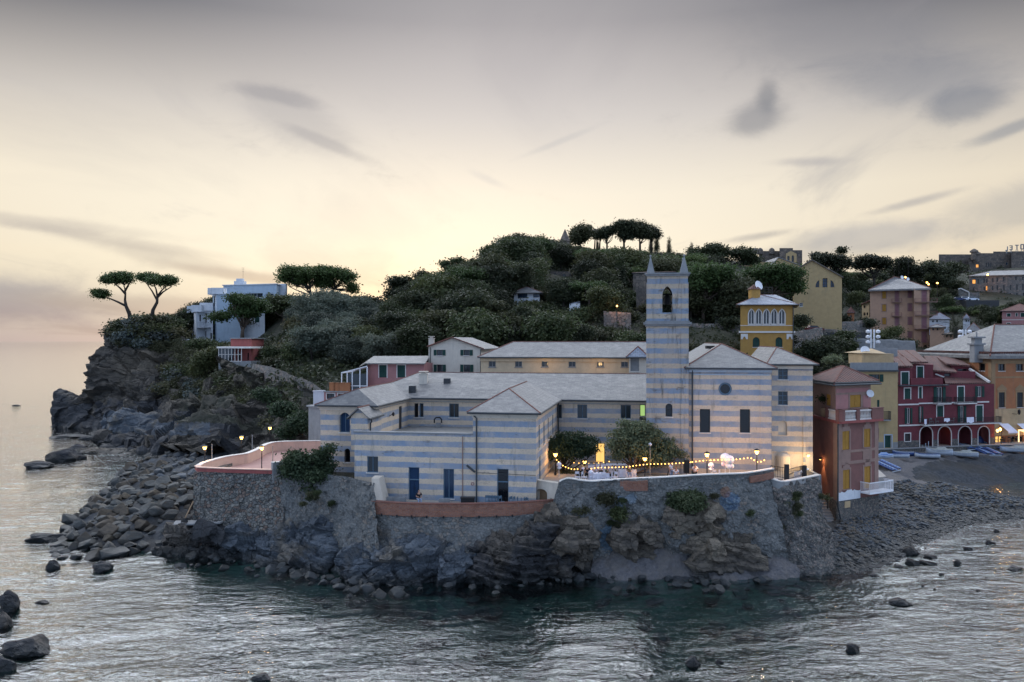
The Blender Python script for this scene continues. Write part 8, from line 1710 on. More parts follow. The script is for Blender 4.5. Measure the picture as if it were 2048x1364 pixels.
clump_tree('umbrella_pine', 197, zv(650,705), [zv(655,640),zv(665,600)], [(*zv(720,330),34,14),(*zv(600,310),22,10),(*zv(820,400),26,16),(*zv(620,410),26,13),(*zv(420,490),22,8),(*zv(700,450),24,10)], .36, 13000, 'leaf_pine', 'spreading green pine in front of the white villa', seed=7, tr=.55, flat=.3)
clump_tree('umbrella_pine', 206, zv(1085,560), [zv(1088,500)], [(*zv(1090,330),36,14),(*zv(1190,390),20,14),(*zv(1000,400),20,14)], .38, 9000, 'leaf_mid', 'rounded dull green pine right of the white villa', seed=8, tr=.45, flat=.3)
for i,(u,v,ru,Y) in enumerate(((1012,484,24,305),(1046,480,22,312),(1078,484,24,316),(1106,492,22,318),(985,502,24,300))):
    clump_tree('evergreen_tree', Y, (u,v+46), [(u,v+24)], [(u,v,ru,13),(u-8,v+12,ru,14),(u+9,v+10,ru*.8,14)], .5, 5200, 'leaf_dark' if i%2 else 'leaf_mid', ['dark rounded tree on the crest left of the cone roof, fourth to its left','dark rounded tree on the crest, third left of the cone roof','dark rounded tree on the crest, second left of the cone roof','dark rounded tree on the crest just left of the cone roof','dark rounded tree lowest on the left shoulder of the crest'][i], seed=200+i, tr=.5, bark='bark_dark')
clump_tree('evergreen_tree', 265, (800,590), [(800,575)], [(808,570,30,22),(845,552,14,10),(790,590,20,22)], .5, 6000, 'leaf_dark', 'ragged dark tree on the skyline right of the bright gap', seed=9, tr=.5, bark='bark_dark')
clump_tree('evergreen_tree', 255, (735,640), [(735,615)], [(742,606,28,14),(712,618,18,14)], .5, 4200, 'leaf_dark', 'thin-leaved dark tree left of the bright gap in the skyline', seed=10, tr=.4, bark='bark_dark', hollow=.7)
clump_tree('evergreen_tree', 285, (900,560), [(900,540)], [(892,528,14,7),(915,522,10,7),(905,538,20,8)], .5, 2600, 'leaf_mid', 'sunlit wispy tree on the skyline of the wooded hill', seed=12, tr=.4, bark='bark_dark', hollow=.7)
clump_tree('umbrella_pine', 330, (1160,505), [(1160,490)], [(1160,466,27,15),(1150,478,24,14)], .55, 6500, 'leaf_dark', 'tall dark domed pine on the crest beside the cone roof', seed=13, tr=.6, bark='bark_dark')
for i, (u, vt) in enumerate(((1189,466),(1193,472),(1199,468))):
    clump_tree('umbrella_pine', 336+i, (u,500), [(u+1,482),(u,vt+4)], [(u,vt,6,4)], .5, 700, 'leaf_dark', ['thin pine trunk with a small tuft on the crest, leftmost of three','thin pine trunk with a small tuft on the crest, middle of three','thin pine trunk with a small tuft on the crest, rightmost of three'][i], seed=20+i, tr=.35, bark='bark_dark')
clump_tree('umbrella_pine', 334, (1214,503), [(1214,488),(1213,476)], [(1213,463,17,9),(1206,472,11,8),(1222,459,10,6)], .5, 4200, 'leaf_dark', 'small ragged pine on the crest left of the big flat-topped one', seed=14, tr=.45, bark='bark_dark', hollow=.5)
for i, (u, ru) in enumerate(((1248,25),(1280,27),(1302,14))):
    clump_tree('umbrella_pine', 332+i*2, (u,505), [(u,488),(u-1,478)], [(u,460-(3 if i == 0 else 0)+(5 if i == 2 else 0),ru,16),(u+6,470,ru*.8,9)], .5, 8500 if i < 2 else 2400, 'leaf_dark', ['big flat-topped pine on the crest, left of the joined three','big flat-topped pine on the crest, middle of the joined three','big flat-topped pine on the crest, right of the joined three'][i], seed=15+i, tr=.55, bark='bark_dark', flat=.4)
def cyp(u, vtop, vbot, Y, lab): h = (vbot-vtop)/F*Y; tree('cypress', 'cypress', P(u,vbot,Y), h/10.2*.95, h/10.2, lab)
cyp(1313,461,505,335,'tall dark cypress right of the flat-topped pines on the crest'); cyp(1338,475,512,333,'shorter cypress on the crest, second right of the flat-topped pines'); cyp(1383,484,514,330,'lone small cypress on the skyline above the bell tower pinnacle'); cyp(1302,470,505,338,'slim cypress close beside the flat-topped pines'); cyp(1196,482,503,330,'slim small cypress below the thin pine trunks')
clump_tree('round_tree', 300, (1440,545), [(1440,530)], [(1400,510,30,16),(1440,503,40,16),(1485,508,34,14),(1420,520,45,14),(1500,520,25,12)], .5, 15000, 'leaf_mid', 'wide dark domed tree crown on the skyline right of the bell tower', seed=30, tr=.7, bark='bark_dark')
clump_tree('umbrella_pine', 178, zc(160,985), [zc(160,850),zc(158,760)], [(*zc(120,430),42,16),(*zc(330,400),42,14),(*zc(420,480),30,18),(*zc(60,520),34,18),(*zc(250,540),34,16),(*zc(200,370),30,8)], .36, 20000, 'leaf_pine', 'big round-topped pine right of the bell tower', seed=31, tr=.5, flat=.25)
clump_tree('umbrella_pine', 182, (1545,640), [(1545,610),(1543,590)], [(*zc(850,390),40,14),(*zc(1050,380),40,13),(*zc(1200,430),30,14),(*zc(950,470),46,16),(*zc(1280,520),24,16),(*zc(1230,600),22,12),(*zc(1120,540),30,14),(*zc(700,450),24,14)], .36, 22000, 'leaf_pine', 'big round-topped pine behind the yellow tower house', seed=32, tr=.55, flat=.25)
clump_tree('umbrella_pine', 300, (1668,575), [(1668,555),(1668,545)], [(1660,520,34,10),(1685,528,26,12),(1640,530,18,12)], .5, 8500, 'leaf_dark', 'broad dark pine on the skyline right of the yellow church', seed=33, tr=.6, bark='bark_dark', flat=.3)
clump_tree('umbrella_pine', 302, (1748,578), [(1748,558),(1747,548)], [(1748,522,36,10),(1765,530,22,10),(1725,532,18,8)], .5, 8000, 'leaf_dark', 'broad dark pine on the skyline above the apartment block', seed=34, tr=.6, bark='bark_dark', flat=.3)
clump_tree('evergreen_tree', 306, (1812,585), [(1812,560)], [(1812,530,22,16),(1830,548,20,18),(1795,545,14,12)], .5, 6000, 'leaf_dark', 'dark ragged tree right of the apartment antennas', seed=35, tr=.5, bark='bark_dark', hollow=.5)
clump_tree('evergreen_tree', 330, (1885,590), [(1885,565)], [(1870,540,30,20),(1905,540,30,18),(1885,560,36,20)], .55, 9500, 'leaf_dark', 'dense dark tree mass below the left end of the castle', seed=36, tr=.6, bark='bark_dark')
for i,(u,v,lab) in enumerate(((1632,513,'small round ball tree on the skyline just right of the church gable'),(1684,502,'small upright dark tree poking above the right-hand pine'))):
    clump_tree('round_tree', 305, (u,v+22), [(u,v+10)], [(u,v,5,7)], .45, 700, 'leaf_dark', lab, seed=37+i, tr=.3, bark='bark_dark')
clump_tree('fig_tree', 80.5, (1121,962), [(1123,948),(1127,932)], [(*zp(450,230),26,14),(*zp(640,300),26,17),(*zp(330,300),24,15),(*zp(260,400),22,14),(*zp(480,380),40,16),(*zp(700,380),16,11),(*zp(620,185),8,5)], .15, 17000, 'leaf_near_dark', 'dark dense fig tree at the left end of the party terrace', seed=41, tr=.2, bark='bark_dark', hollow=.3)
clump_tree('plane_tree', 77.5, (1272,965), [(1270,948),(1266,935)], [(*zp(1250,120),28,18),(*zp(1400,200),34,20),(*zp(1150,200),26,18),(*zp(1600,330),24,20),(*zp(1030,330),22,16),(*zp(1300,350),40,22),(*zp(1650,430),14,14),(*zp(1120,440),22,12),(*zp(1480,470),30,14),(*zp(1150,60),10,8),(*zp(1050,620),5,4),(*zp(1360,100),20,12)], .17, 21000, 'leaf_near_pale', 'big pale green loose-leaved tree in the middle of the party terrace', seed=42, tr=.28, hollow=.6)
clump_tree('plane_tree', 77, (1330,958), [(1340,930),(1352,915)], [(*zp(1800,400),10,8),(*zp(1850,450),9,5),(*zp(1780,380),6,5)], .12, 500, 'leaf_near_pale', 'thin twiggy branches right of the pale tree', cat='tree', seed=43, tr=.07, hollow=.9)
clump_tree('shrub', 75.2, (615,985), [(615,955),(612,940)], [(598,920,30,18),(635,912,24,18),(620,945,44,24),(575,945,22,18),(650,940,18,22),(625,975,26,18),(600,935,30,20),(660,897,9,10)], .17, 24000, 'leaf_near_dark', 'large dark glossy shrub spilling over the bastion wall', 'shrub', 44, .22, 'bark_dark')
clump_tree('shrub', 68.4, (1374,1028), [(1374,1010)], [(1374,1002,34,20),(1360,1006,20,14),(1392,1004,18,14)], .14, 9000, 'leaf_near_dark', 'round dark bush growing out of the sea wall', 'shrub', 45, .1, 'bark_dark')
for i,(Y,b,cl_,n_,lf,mt,lab) in enumerate([(128,(534,808),[(534,792,22,13)],4200,.24,'leaf_near_dark','neat round dark bush under the rubble slope'),(117,(570,842),[(568,822,22,17),(590,832,12,12)],5000,.24,'leaf_near_dark','dark bush left of the convent wing, upper of two'),
    (112,(600,878),[(600,850,30,24),(575,866,16,10)],7000,.24,'leaf_near_dark','dark leafy bush against the outhouse, lower of two'),(166,(415,760),[(412,725,24,24),(430,705,14,14),(398,742,16,16)],7000,.3,'leaf_mid','dark green bush tumbling down left of the red cottage'),
    (176,(405,700),[(400,688,24,10),(425,692,16,8)],3600,.3,'leaf_mid','hedge-like bush between the villa and the red cottage'),(158,(560,745),[(545,712,18,22),(560,735,24,16),(585,745,22,12)],7500,.28,'leaf_mid','bright green bush right of the red cottage'),
    (140,(640,775),[(620,752,26,10),(650,765,22,9)],5000,.26,'leaf_mid','green creeper along the top of the long retaining wall'),(69.0,(1213,1012),[(1213,1000,13,11)],1400,.14,'leaf_scrub','dry ochre shrub on the sea wall below the brick patch'),
    (68.6,(1240,1040),[(1238,1030,14,14)],1500,.14,'leaf_mid','small green shrub on the sea wall below the dry one'),(68.8,(1105,1040),[(1105,1034,7,7)],500,.12,'leaf_mid','tuft of green leaves at the right end of the brick parapet'),
    (68.6,(1160,1025),[(1162,1022,16,8)],900,.12,'leaf_scrub','dry plants over the bulging brown rock'),(150,(1640,720),[(1640,700,36,22),(1610,712,22,14),(1670,690,24,20)],11000,.28,'leaf_dark','mass of dark shrubs behind the annex and the rose house roof'),
    (140,(1666,728),[(1666,719,16,7)],2200,.2,'leaf_near_pale','bright yellow-green bush behind the rose house roof'),(175,(1692,690),[(1690,676,18,14),(1706,700,14,16)],5000,.28,'leaf_mid','green bush below the ruined wall'),
    (214,(1690,650),[(1686,640,16,10)],2600,.3,'leaf_dark','dark reddish bush beside the yellow church'),(212,(1738,655),[(1736,646,18,9)],2600,.3,'leaf_dark','dark bush at the foot of the annex house'),(178,(1815,700),[(1805,688,22,10),(1822,690,14,9)],4500,.28,'leaf_dark','dark trimmed bush in front of the apartment block'),
    (185,(1770,680),[(1765,672,22,10),(1790,664,14,12)],4200,.28,'leaf_mid','bush along the curved road wall'),(170,(1460,660),[(1462,650,22,16)],4000,.28,'leaf_dark','dark ivy left of the yellow tower house'),(170,(1603,655),[(1602,640,16,12)],3000,.28,'leaf_dark','dark ivy right of the yellow tower house'),
    (74.6,(1655,1004),[(1652,995,4,3)],150,.1,'leaf_mid','tiny weeds beside the stairs'),(79,(1148,965),[(1140,952,22,9),(1118,958,10,8)],3000,.13,'leaf_scrub','hedge of dry green plants under the fig tree')]):
    clump_tree('bush', Y, b, [(b[0],b[1]-6)], cl_, lf, n_, mt, lab, 'bush', 50+i, .08, 'bark_dark')
for i in range(34):
    u, v = rt.choice([(rt.uniform(1575,1660), rt.uniform(990,1040)),(rt.uniform(1560,1600), rt.uniform(985,1060)),(rt.uniform(600,720), rt.uniform(975,1010)),(rt.uniform(1180,1500), rt.uniform(985,1060))]); Y = 70.0 if u > 1555 else (72.4 if u < 750 else 68.9)
    if u > 1600: Y = 71.5+ (u-1600)*.05
    t = tree('wall_plant', rt.choice(['shrub','shrub_mid']), P(u,v,Y)-Vector((0,.2,.3)), .22, .25, 'small weed rooted in the masonry of the sea wall', 'plant', 'weeds on the sea wall')
clump_tree('potted_plant', pc.y, (CU+pc.x/pc.y*F, CV-(pc.z+.9-H)/pc.y*F), [(CU+pc.x/pc.y*F, CV-(pc.z+1.2-H)/pc.y*F)], [(CU+pc.x/pc.y*F, CV-(pc.z+1.7-H)/pc.y*F, 13, 12)], .12, 700, 'leaf_mid', 'bushy potted plant on the rose house terrace', 'plant', 90, .04, hollow=.8)
c = P(1911, 690, 195); pm_ = thing('palm_tree', 'date palm with drooping dark fronds in front of the low houses', 'palm', tuple(c)); hp_ = P(1911,655,195).z-c.z
mb = MB(); mb.tube([(c.x,c.y,c.z-2),(c.x,c.y,c.z+hp_*.5),(c.x,c.y,c.z+hp_)], [.55,.45,.55], 10); mb.build('trunk', M['bark_dark'], pm_)
mb = MB(); rp_ = random.Random(8)
for k in range(60):
    a = rp_.uniform(0,6.28); el_ = rp_.uniform(-.35,1.35); L = rp_.uniform(3.6,4.8); prev = Vector((c.x,c.y,c.z+hp_)); dirv = Vector((math.cos(a)*math.cos(el_), math.sin(a)*math.cos(el_), math.sin(el_)))
    sd_ = Vector((-math.sin(a), math.cos(a), 0))
    for i in range(7):
        nx = prev+dirv*(L/7); dirv = (dirv+Vector((0,0,-.20))).normalized(); w0_, w1_ = .5*math.sin(math.pi*(i+.4)/7.6), .5*math.sin(math.pi*(i+1.3)/7.6)
        for s_ in (-1,1):
            for q in range(2): p_ = prev+(nx-prev)*(q/2); mb.poly(p_, p_+(nx-prev)*.22, p_+(nx-prev)*.5+sd_*s_*(w0_+w1_)/2-Vector((0,0,.16)))
        prev = nx
mb.build('fronds', M['leaf_dark'], pm_)
def post_lamp(u, vtop, Y, zg, label, energy, col=(1,.52,.17), group='post lamps of the terraces', hat=True):
    c = P(u, vtop, Y); t = thing('lamp_post', label, 'lamp post', (c.x,c.y,zg), group)
    mb = MB(); mb.lathe((c.x,c.y,zg), [(.11,0),(.11,.25),(.055,.35),(.045,c.z-zg-.28)], 8); mb.build('post', M['iron'], t)
    o = MB(); o.lathe((c.x,c.y,c.z-.26), [(.10,0),(.17,.14),(.21,.30)], 10); bq = o.build('bulb', M['bulb'], t, smooth=True)
    mb = MB(); mb.lathe((c.x,c.y,c.z+.05), [(.30,0),(.26,.06),(.06,.16)], 10); mb.build('lamp_hat', M['iron'], t)
    lamp_light(t, c+Vector((0,0,-.42)), energy, col, .12); return t
for x, y, Y, lab, e in ((227,408,78,'lit lamp post at the left end of the party terrace, beside the fig tree',70),(413,455,84,'lit lamp post under the fig tree, behind the seated guests',60),(799,435,75,'lit lamp post in front of the pale tree',55),(1197,408,73.5,'lit lamp post before the church, left of the big balloons',130),(1516,390,73,'lit lamp post before the church, near the brick end of the parapet',190)):
    u, v = z3(x, y); post_lamp(u, v, Y, 6.85, lab, e*2.6)
for u, v, Y, zg, lab in ((409.5,894,80.5,6.7,'lit lamp post at the front left corner of the bastion'),(483,874,92,5.5,'lit lamp post behind the bastion parapet, middle of three'),(540,855,104,6,'lit lamp post on the shore track behind the bastion, farthest of the four'),(523.5,894.5,78,6.7,'lit lamp post on the bastion terrace beside the dark shrub')):
    post_lamp(u, v, Y, zg, lab, 110)
for u, v, Y, zg, lab in ((424,888,82,6.7,'bare grey pole behind the bastion front corner'),(504.5,870,90,6.0,'bare grey pole behind the winding pink parapet'),(545.5,892,79,6.7,'thin bare pole beside the lamp on the bastion')):
    mb = MB(); c = P(u,v,Y); mb.tube([(c.x,c.y,zg),(c.x,c.y,c.z)], .05, 6); mb.build('pole', M['concrete'], loc=(c.x,c.y,zg), label=lab, cat='pole')
c = P(*zp(1447,295),76); t_ = thing('unlit_lamp', 'unlit white globe lamp on a pole inside the pale tree', 'lamp post', (c.x,c.y,6.85)); mb = MB(); mb.tube([(c.x,c.y,6.85),(c.x,c.y,c.z)], .04, 6); mb.build('post', M['concrete'], t_); mb = MB(); mb.lathe(c-Vector((0,0,.15)), [(.05,0),(.17,.1),(.17,.22),(.05,.34)], 10); mb.build('globe', M['cloth_white'], t_, smooth=True)
t_ = thing('porch_light', 'bright light under the annex porch by the ramp', 'lamp', tuple(P(1617,922,80))); c = P(1617,912,79.6); mb = MB(); mb.lathe(c, [(.05,-.1),(.12,0),(.12,.08),(.04,.14)], 8); mb.build('bulb', M['bulb'], t_); lamp_light(t_, c+Vector((-.3,-.6,-.3)), 210, (1,.66,.28), .15)
lamp_light(t_, P(1585,925,79.0), 70, (1,.66,.28), .15)
def string(name, pts, n, label, mat='small_bulb', r=.055):
    P3 = smoothpath([P(*q) for q in pts], 12); t = thing(name, label, 'string lights', tuple(P3[0])); mb = MB(); mb.tube(P3, .012, 4); mb.build('cable', M['iron'], t)
    seg = [0]; 
    for a, b in zip(P3, P3[1:]): seg.append(seg[-1]+(b-a).length)
    me = None
    for i in range(n):
        s = seg[-1]*(i+.5)/n; k = max(j for j in range(len(seg)) if seg[j] <= s); k = min(k, len(P3)-2); p = P3[k]+(P3[k+1]-P3[k])*((s-seg[k])/(seg[k+1]-seg[k]+1e-6))
        if me is None:
            bm = bmesh.new(); bmesh.ops.create_icosphere(bm, subdivisions=2, radius=r); me = bpy.data.meshes.new('bulb'); bm.to_mesh(me); bm.free(); me.materials.append(M[mat])
        o = bpy.data.objects.new('bulb', me); C.objects.link(o); o.parent = t; o.location = p-Vector((0,0,.07))-OFF[t.name]
    return t
s1 = [(*zp(x,y),Y) for x,y,Y in ((310,460,77.8),(395,540,77),(500,582,76.4),(600,582,76),(720,580,75.8),(800,567,75.6),(1000,562,75.2),(1180,555,75),(1290,538,74.6),(1450,522,74.4),(1630,520,74.2),(1780,512,74),(1930,500,73.8))]+[(*zq(x,y),Y) for x,y,Y in ((240,380,73.8),(400,360,73.6),(620,350,73.4),(820,342,73.2),(965,326,73),(1040,372,73),(1090,375,73),(1155,345,73))]
string('string_lights', s1, 62, 'long string of warm bulbs hanging across the whole party terrace')
s2 = [(*zp(x,y),Y) for x,y,Y in ((500,505,86),(640,515,85),(780,514,84),(920,498,83),(990,485,83))]; string('string_lights', s2, 8, 'short string of warm bulbs behind the seated guests', r=.05)
def balloon(u, v, r, Y, n_small, label, zg=6.85, pole=True):
    c = P(u, v, Y); t = thing('balloon_cluster', label, 'balloons', (c.x,c.y,zg), 'white balloon bunches')
    def ball(p, rr): mb = MB(); mb.lathe(p-Vector((0,0,rr)), [(rr*.08,0),(rr*.55,.18*rr),(rr*.86,.5*rr),(rr,rr),(rr*.9,1.45*rr),(rr*.6,1.8*rr),(rr*.1,2*rr)], 14); mb.build('balloon', M['balloon'], t, smooth=True)
    ball(c, r)
    for k in range(n_small): a = k*2.1; ball(c+Vector((math.cos(a)*r*.45, math.sin(a)*r*.45, -r*1.35)), r*.52)
    if pole: mb = MB(); mb.tube([(c.x,c.y,zg),(c.x,c.y,c.z-r)], .03, 6); mb.build('stand', M['white_paint'], t)
balloon(*zp(350,535), .24, 76.5, 3, 'white balloon bunch on a stand at the left end of the parapet'); balloon(*zp(640,595), .20, 76, 0, 'single white balloon left of the round one among the guests'); balloon(*zp(735,638), .27, 74.5, 3, 'round white balloon over two small ones among the seated guests')
balloon(*zq(495,425), .27, 74, 3, 'white balloon bunch right of the lamp in front of the church'); balloon(*zq(665,335), .46, 74.6, 2, 'biggest white balloon bunch, left one of the joined pair'); balloon(*zq(718,360), .44, 74, 3, 'big white balloon bunch, right one of the joined pair')
def skinmesh(name, joints, edges, mat, root=0, sub=1):
    me = bpy.data.meshes.new(name); me.from_pydata([j[:3] for j in joints], edges, []); me.materials.append(M[mat]); o = bpy.data.objects.new(name, me); C.objects.link(o)
    md = o.modifiers.new('skin', 'SKIN'); md.use_smooth_shade = True
    if not me.skin_vertices: me.skin_vertices_layer_add() if hasattr(me,'skin_vertices_layer_add') else None
    for i, sv in enumerate(me.skin_vertices[0].data): sv.radius = (joints[i][3], joints[i][4] if len(joints[i]) > 4 else joints[i][3]); sv.use_root = (i == root)
    o.modifiers.new('sub', 'SUBSURF').levels = sub; o.modifiers['sub'].render_levels = sub; return o
def person(p, rz, pose, shirt, trousers, label, h=1.72):
    t = thing('person', label, 'person', tuple(p), None, rz); sc = h/1.72
    sit = pose.startswith('sit'); hz = .50 if sit else .93; y = 0
    hip = (0,0,hz); ch_ = (0,-.04 if pose == 'sit_lean' else .0,hz+.42); nk = (0,ch_[1]-.01,hz+.55); hd = (0,ch_[1]-.03,hz+.68); ht = (0,ch_[1]-.03,hz+.77)
    if sit: kn = [(sx*.11,-.42,.52) for sx in (-1,1)]; an_ = [(sx*.11,-.42,.10) for sx in (-1,1)]; toe = [(sx*.11,-.60,.04) for sx in (-1,1)]
    else: kn = [(sx*.10,-.03,.49) for sx in (-1,1)]; an_ = [(sx*.11,.02,.08) for sx in (-1,1)]; toe = [(sx*.12,-.14,.03) for sx in (-1,1)]
    sh = [(sx*.19,ch_[1],hz+.47) for sx in (-1,1)]
    if pose == 'stand_play': el = [(-.28,-.06,hz+.22),(.28,-.08,hz+.22)]; wr = [(-.12,-.28,hz+.22),(.16,-.30,hz+.18)]
    elif pose == 'stand_reach': el = [(-.26,-.15,hz+.25),(.26,-.15,hz+.25)]; wr = [(-.16,-.40,hz+.24),(.16,-.40,hz+.20)]
    elif sit: el = [(-.26,-.10,hz+.22),(.26,-.10,hz+.22)]; wr = [(-.10,-.34,hz+.20),(.12,-.34,hz+.16)]
    else: el = [(-.26,.02,hz+.18),(.26,.02,hz+.18)]; wr = [(-.27,-.05,hz-.06),(.27,-.05,hz-.06)]
    J = [hip+(.15,.11),ch_+(.17,.11),nk+(.055,),hd+(.085,.10),ht+(.07,.085)]; E = [(0,1),(1,2),(2,3),(3,4)]
    for k in (0,1):
        b = len(J); hx = (-1,1)[k]; J += [(hx*.10,0,hz-.05,.085),kn[k]+(.058,),an_[k]+(.04,),toe[k]+(.035,)]; E += [(0,b),(b,b+1),(b+1,b+2),(b+2,b+3)]
        b = len(J); J += [sh[k]+(.055,),el[k]+(.042,),wr[k]+(.03,)]; E += [(1,b),(b,b+1),(b+1,b+2)]
        w_ = Vector(wr[k]); f = (w_-Vector(el[k])).normalized(); pb = len(J); pm2 = w_+f*.06; J.append(tuple(pm2)+(.032,.016)); E.append((b+2,pb))
        side = f.cross(Vector((0,0,1))); side = side.normalized() if side.length > .1 else Vector((1,0,0))
        for q in range(4): tip = pm2+f*(.07-.008*abs(q-1.4))+side*(q-1.5)*.022-Vector((0,0,.02)); J.append(tuple(tip)+(.009,)); E.append((pb,len(J)-1))
        J.append(tuple(w_+f*.05-side*.055*(1 if k else -1)+Vector((0,0,-.01)))+(.010,)); E.append((pb,len(J)-1))
    o = skinmesh('body', J, E, 'skin'); o.parent = t; o.scale = (sc,)*3
    S_ = [(0,0,hz-.02,.175,.13),(0,ch_[1]*.6,hz+.22,.165,.125),ch_+(.19,.13),(0,ch_[1],hz+.50,.09,.08)]; SE = [(0,1),(1,2),(2,3)]
    for k in (0,1): b = len(S_); e2_ = Vector(el[k]); s2_ = Vector(sh[k]); m2 = s2_+(e2_-s2_)*.75; S_ += [sh[k]+(.075,),tuple(m2)+(.062,)]; SE += [(2,b),(b,b+1)]
    o = skinmesh('shirt', S_, SE, shirt); o.parent = t; o.scale = (sc,)*3
    T_ = [(0,0,hz+.02,.17,.13)]; TE = []
    for k in (0,1): b = len(T_); a2 = Vector(an_[k]); k2 = Vector(kn[k]); T_ += [((-1,1)[k]*.10,0,hz-.06,.11),kn[k]+(.078,),tuple(k2+(a2-k2)*.9)+(.062,)]; TE += [(0,b),(b,b+1),(b+1,b+2)]
    o = skinmesh('trousers', T_, TE, trousers); o.parent = t; o.scale = (sc,)*3
    o = skinmesh('hair', [hd[:2]+(hd[2]+.02,.07,.09),(ht[0],ht[1]+.03,ht[2]+.02,.082,.09),(ht[0],ht[1]+.07,hd[2]+.02,.06)], [(0,1),(1,2)], 'hair'); o.parent = t; o.scale = (sc,)*3
    mb = MB(); mb.box(-.013,.013,hd[1]-.125,hd[1]-.08,hd[2]-.02,hd[2]+.035); n_ = mb.build('nose', M['skin'], None, loc=(0,0,0)); n_.parent = t; n_.scale = (sc,)*3
    return t
def at(u, Y, z): return Vector((X(u,Y),Y,z))
person(at(837.5,71.2,5.42), R(20), 'sit_lean', 'shirt_black', 'jeans', 'person in a black top and pale jeans sitting by the blue door')
person(at(*[zq(300,0)[0]],74.2,6.85), R(-5), 'stand_play', 'shirt_white', 'shirt_black', 'standing person in a white shirt playing beside the black loudspeaker')
person(at(zp(1700,0)[0],75.5,6.85), R(40), 'stand', 'shirt_white', 'jeans', 'standing person in pale clothes left of the loudspeaker, left of the pair'); person(at(zp(1762,0)[0],75.2,6.85), R(-30), 'sit_lean', 'shirt_white', 'jeans', 'person in a white shirt left of the loudspeaker, right of the pair')
person(at(zp(850,0)[0],75.6,6.85), R(-35), 'stand_reach', 'shirt_white', 'shirt_black', 'person in a white shirt bending over the guests table', 1.6); person(at(zp(925,0)[0],74.8,6.95), R(60), 'sit', 'shirt_green', 'shirt_black', 'dark-haired person in an olive top at the right of the guests table')
person(at(zp(615,0)[0],75,6.95), R(-50), 'sit', 'shirt_black', 'shirt_black', 'guest in black at the left end of the table'); person(at(zp(690,0)[0],75.6,6.95), R(-10), 'sit', 'shirt_black', 'shirt_black', 'guest in black behind the round balloon'); person(at(zp(785,0)[0],76,6.95), R(10), 'sit', 'shirt_white', 'jeans', 'seated guest in pale clothes between the black-clad guests and the waiter')
person(at(zp(1195,0)[0],76,6.95), R(0), 'sit', 'shirt_green', 'jeans', 'seated person at the foot of the pale tree')
c = at(zq(197,0)[0],74,6.85); t_ = thing('loudspeaker', 'tall black loudspeaker standing left of the person in white', 'loudspeaker', tuple(c)); mb = MB(); mb.box(c.x-.24,c.x+.24,c.y-.2,c.y+.2,7.75,8.95); mb.build('cabinet', M['black_plastic'], t_)
mb = MB(); mb.tube([(c.x,c.y,6.85),(c.x,c.y,7.8)], .035, 6)
for a in (0,2.1,4.2): mb.tube([(c.x,c.y,7.3),(c.x+.4*math.cos(a),c.y+.4*math.sin(a),6.87)], .02, 5)
mb.build('tripod', M['iron'], t_)
def table(p, w_, d_, label, cloth=True):
    t = thing('table', label, 'table', tuple(p)); x, y, z = p; mb = MB(); mb.box(x-w_/2,x+w_/2,y-d_/2,y+d_/2,z+.70,z+.75); mb.build('tabletop', M['wood'], t)
    for sx in (-1,1):
        for sy in (-1,1): mb = MB(); mb.box(x+sx*(w_/2-.08)-.03,x+sx*(w_/2-.08)+.03,y+sy*(d_/2-.08)-.03,y+sy*(d_/2-.08)+.03,z,z+.7); mb.build('leg', M['wood'], t)
    if cloth:
        mb = MB(); n = 16
        for a, b in (((x-w_/2-.03,y-d_/2-.03),(x+w_/2+.03,y-d_/2-.03)),((x+w_/2+.03,y-d_/2-.03),(x+w_/2+.03,y+d_/2+.03)),((x-w_/2-.03,y+d_/2+.03),(x-w_/2-.03,y-d_/2-.03))):
            a, b = Vector(a), Vector(b); nn = Vector(((b-a).y,-(b-a).x)).normalized()
            for i in range(n): q0 = a+(b-a)*i/n; q1 = a+(b-a)*(i+1)/n; f0 = nn*.05*(1+math.sin(i*2.3)); f1 = nn*.05*(1+math.sin((i+1)*2.3)); mb.poly((q0.x+f0.x,q0.y+f0.y,z+.05),(q1.x+f1.x,q1.y+f1.y,z+.05),(q1.x,q1.y,z+.77),(q0.x,q0.y,z+.77))
        mb.poly((x-w_/2-.03,y-d_/2-.03,z+.77),(x+w_/2+.03,y-d_/2-.03,z+.77),(x+w_/2+.03,y+d_/2+.03,z+.77),(x-w_/2-.03,y+d_/2+.03,z+.77))
        mb.build('tablecloth', M['cloth_white'], loc=tuple(p), label='white cloth over the '+label.replace('table ','')[:40].strip()+' table' if 0 else {'long buffet table under a white cloth behind the guests':'long white cloth draped over the buffet table','guests table beside the round balloon':'white cloth on the guests table beside the balloon','small drinks table below the pale tree':'white cloth on the small drinks table below the tree'}[label], cat='tablecloth')
        for i in range(5): mb = MB(); q = (x-w_*.4+w_*.2*i, y, z+.77); mb.lathe(q, [(.04,0),(.05,.12),(.02,.18),(.02,.26)], 6); mb.build('bottle', M['glass'], loc=q, label='small dark bottle standing on a terrace table', cat='bottle', group='bottles on the terrace tables')
table((X(zp(1050,0)[0],80),80,6.85), 6.0, 1.0, 'long buffet table under a white cloth behind the guests'); table((X(zp(830,0)[0],74.8),74.8,6.85), 1.8, .9, 'guests table beside the round balloon'); table((X(zp(1170,0)[0],77),77,6.85), 1.6, .8, 'small drinks table below the pale tree')
for i, x in enumerate((570,655,760,880,960,1020)): chair((X(zp(x,0)[0],74.4),74.4,6.85), i*1.1, 'cloth_white', 'white chair at the guests table near the parapet', 'white chairs at the guests table')
for i, x in enumerate((540,620)): chair((X(zq(x,0)[0],75.4),75.4,6.85), i, 'cloth_white', ['white chair left of the big balloons','white chair just left of the joined balloon pair'][i])
w = wB
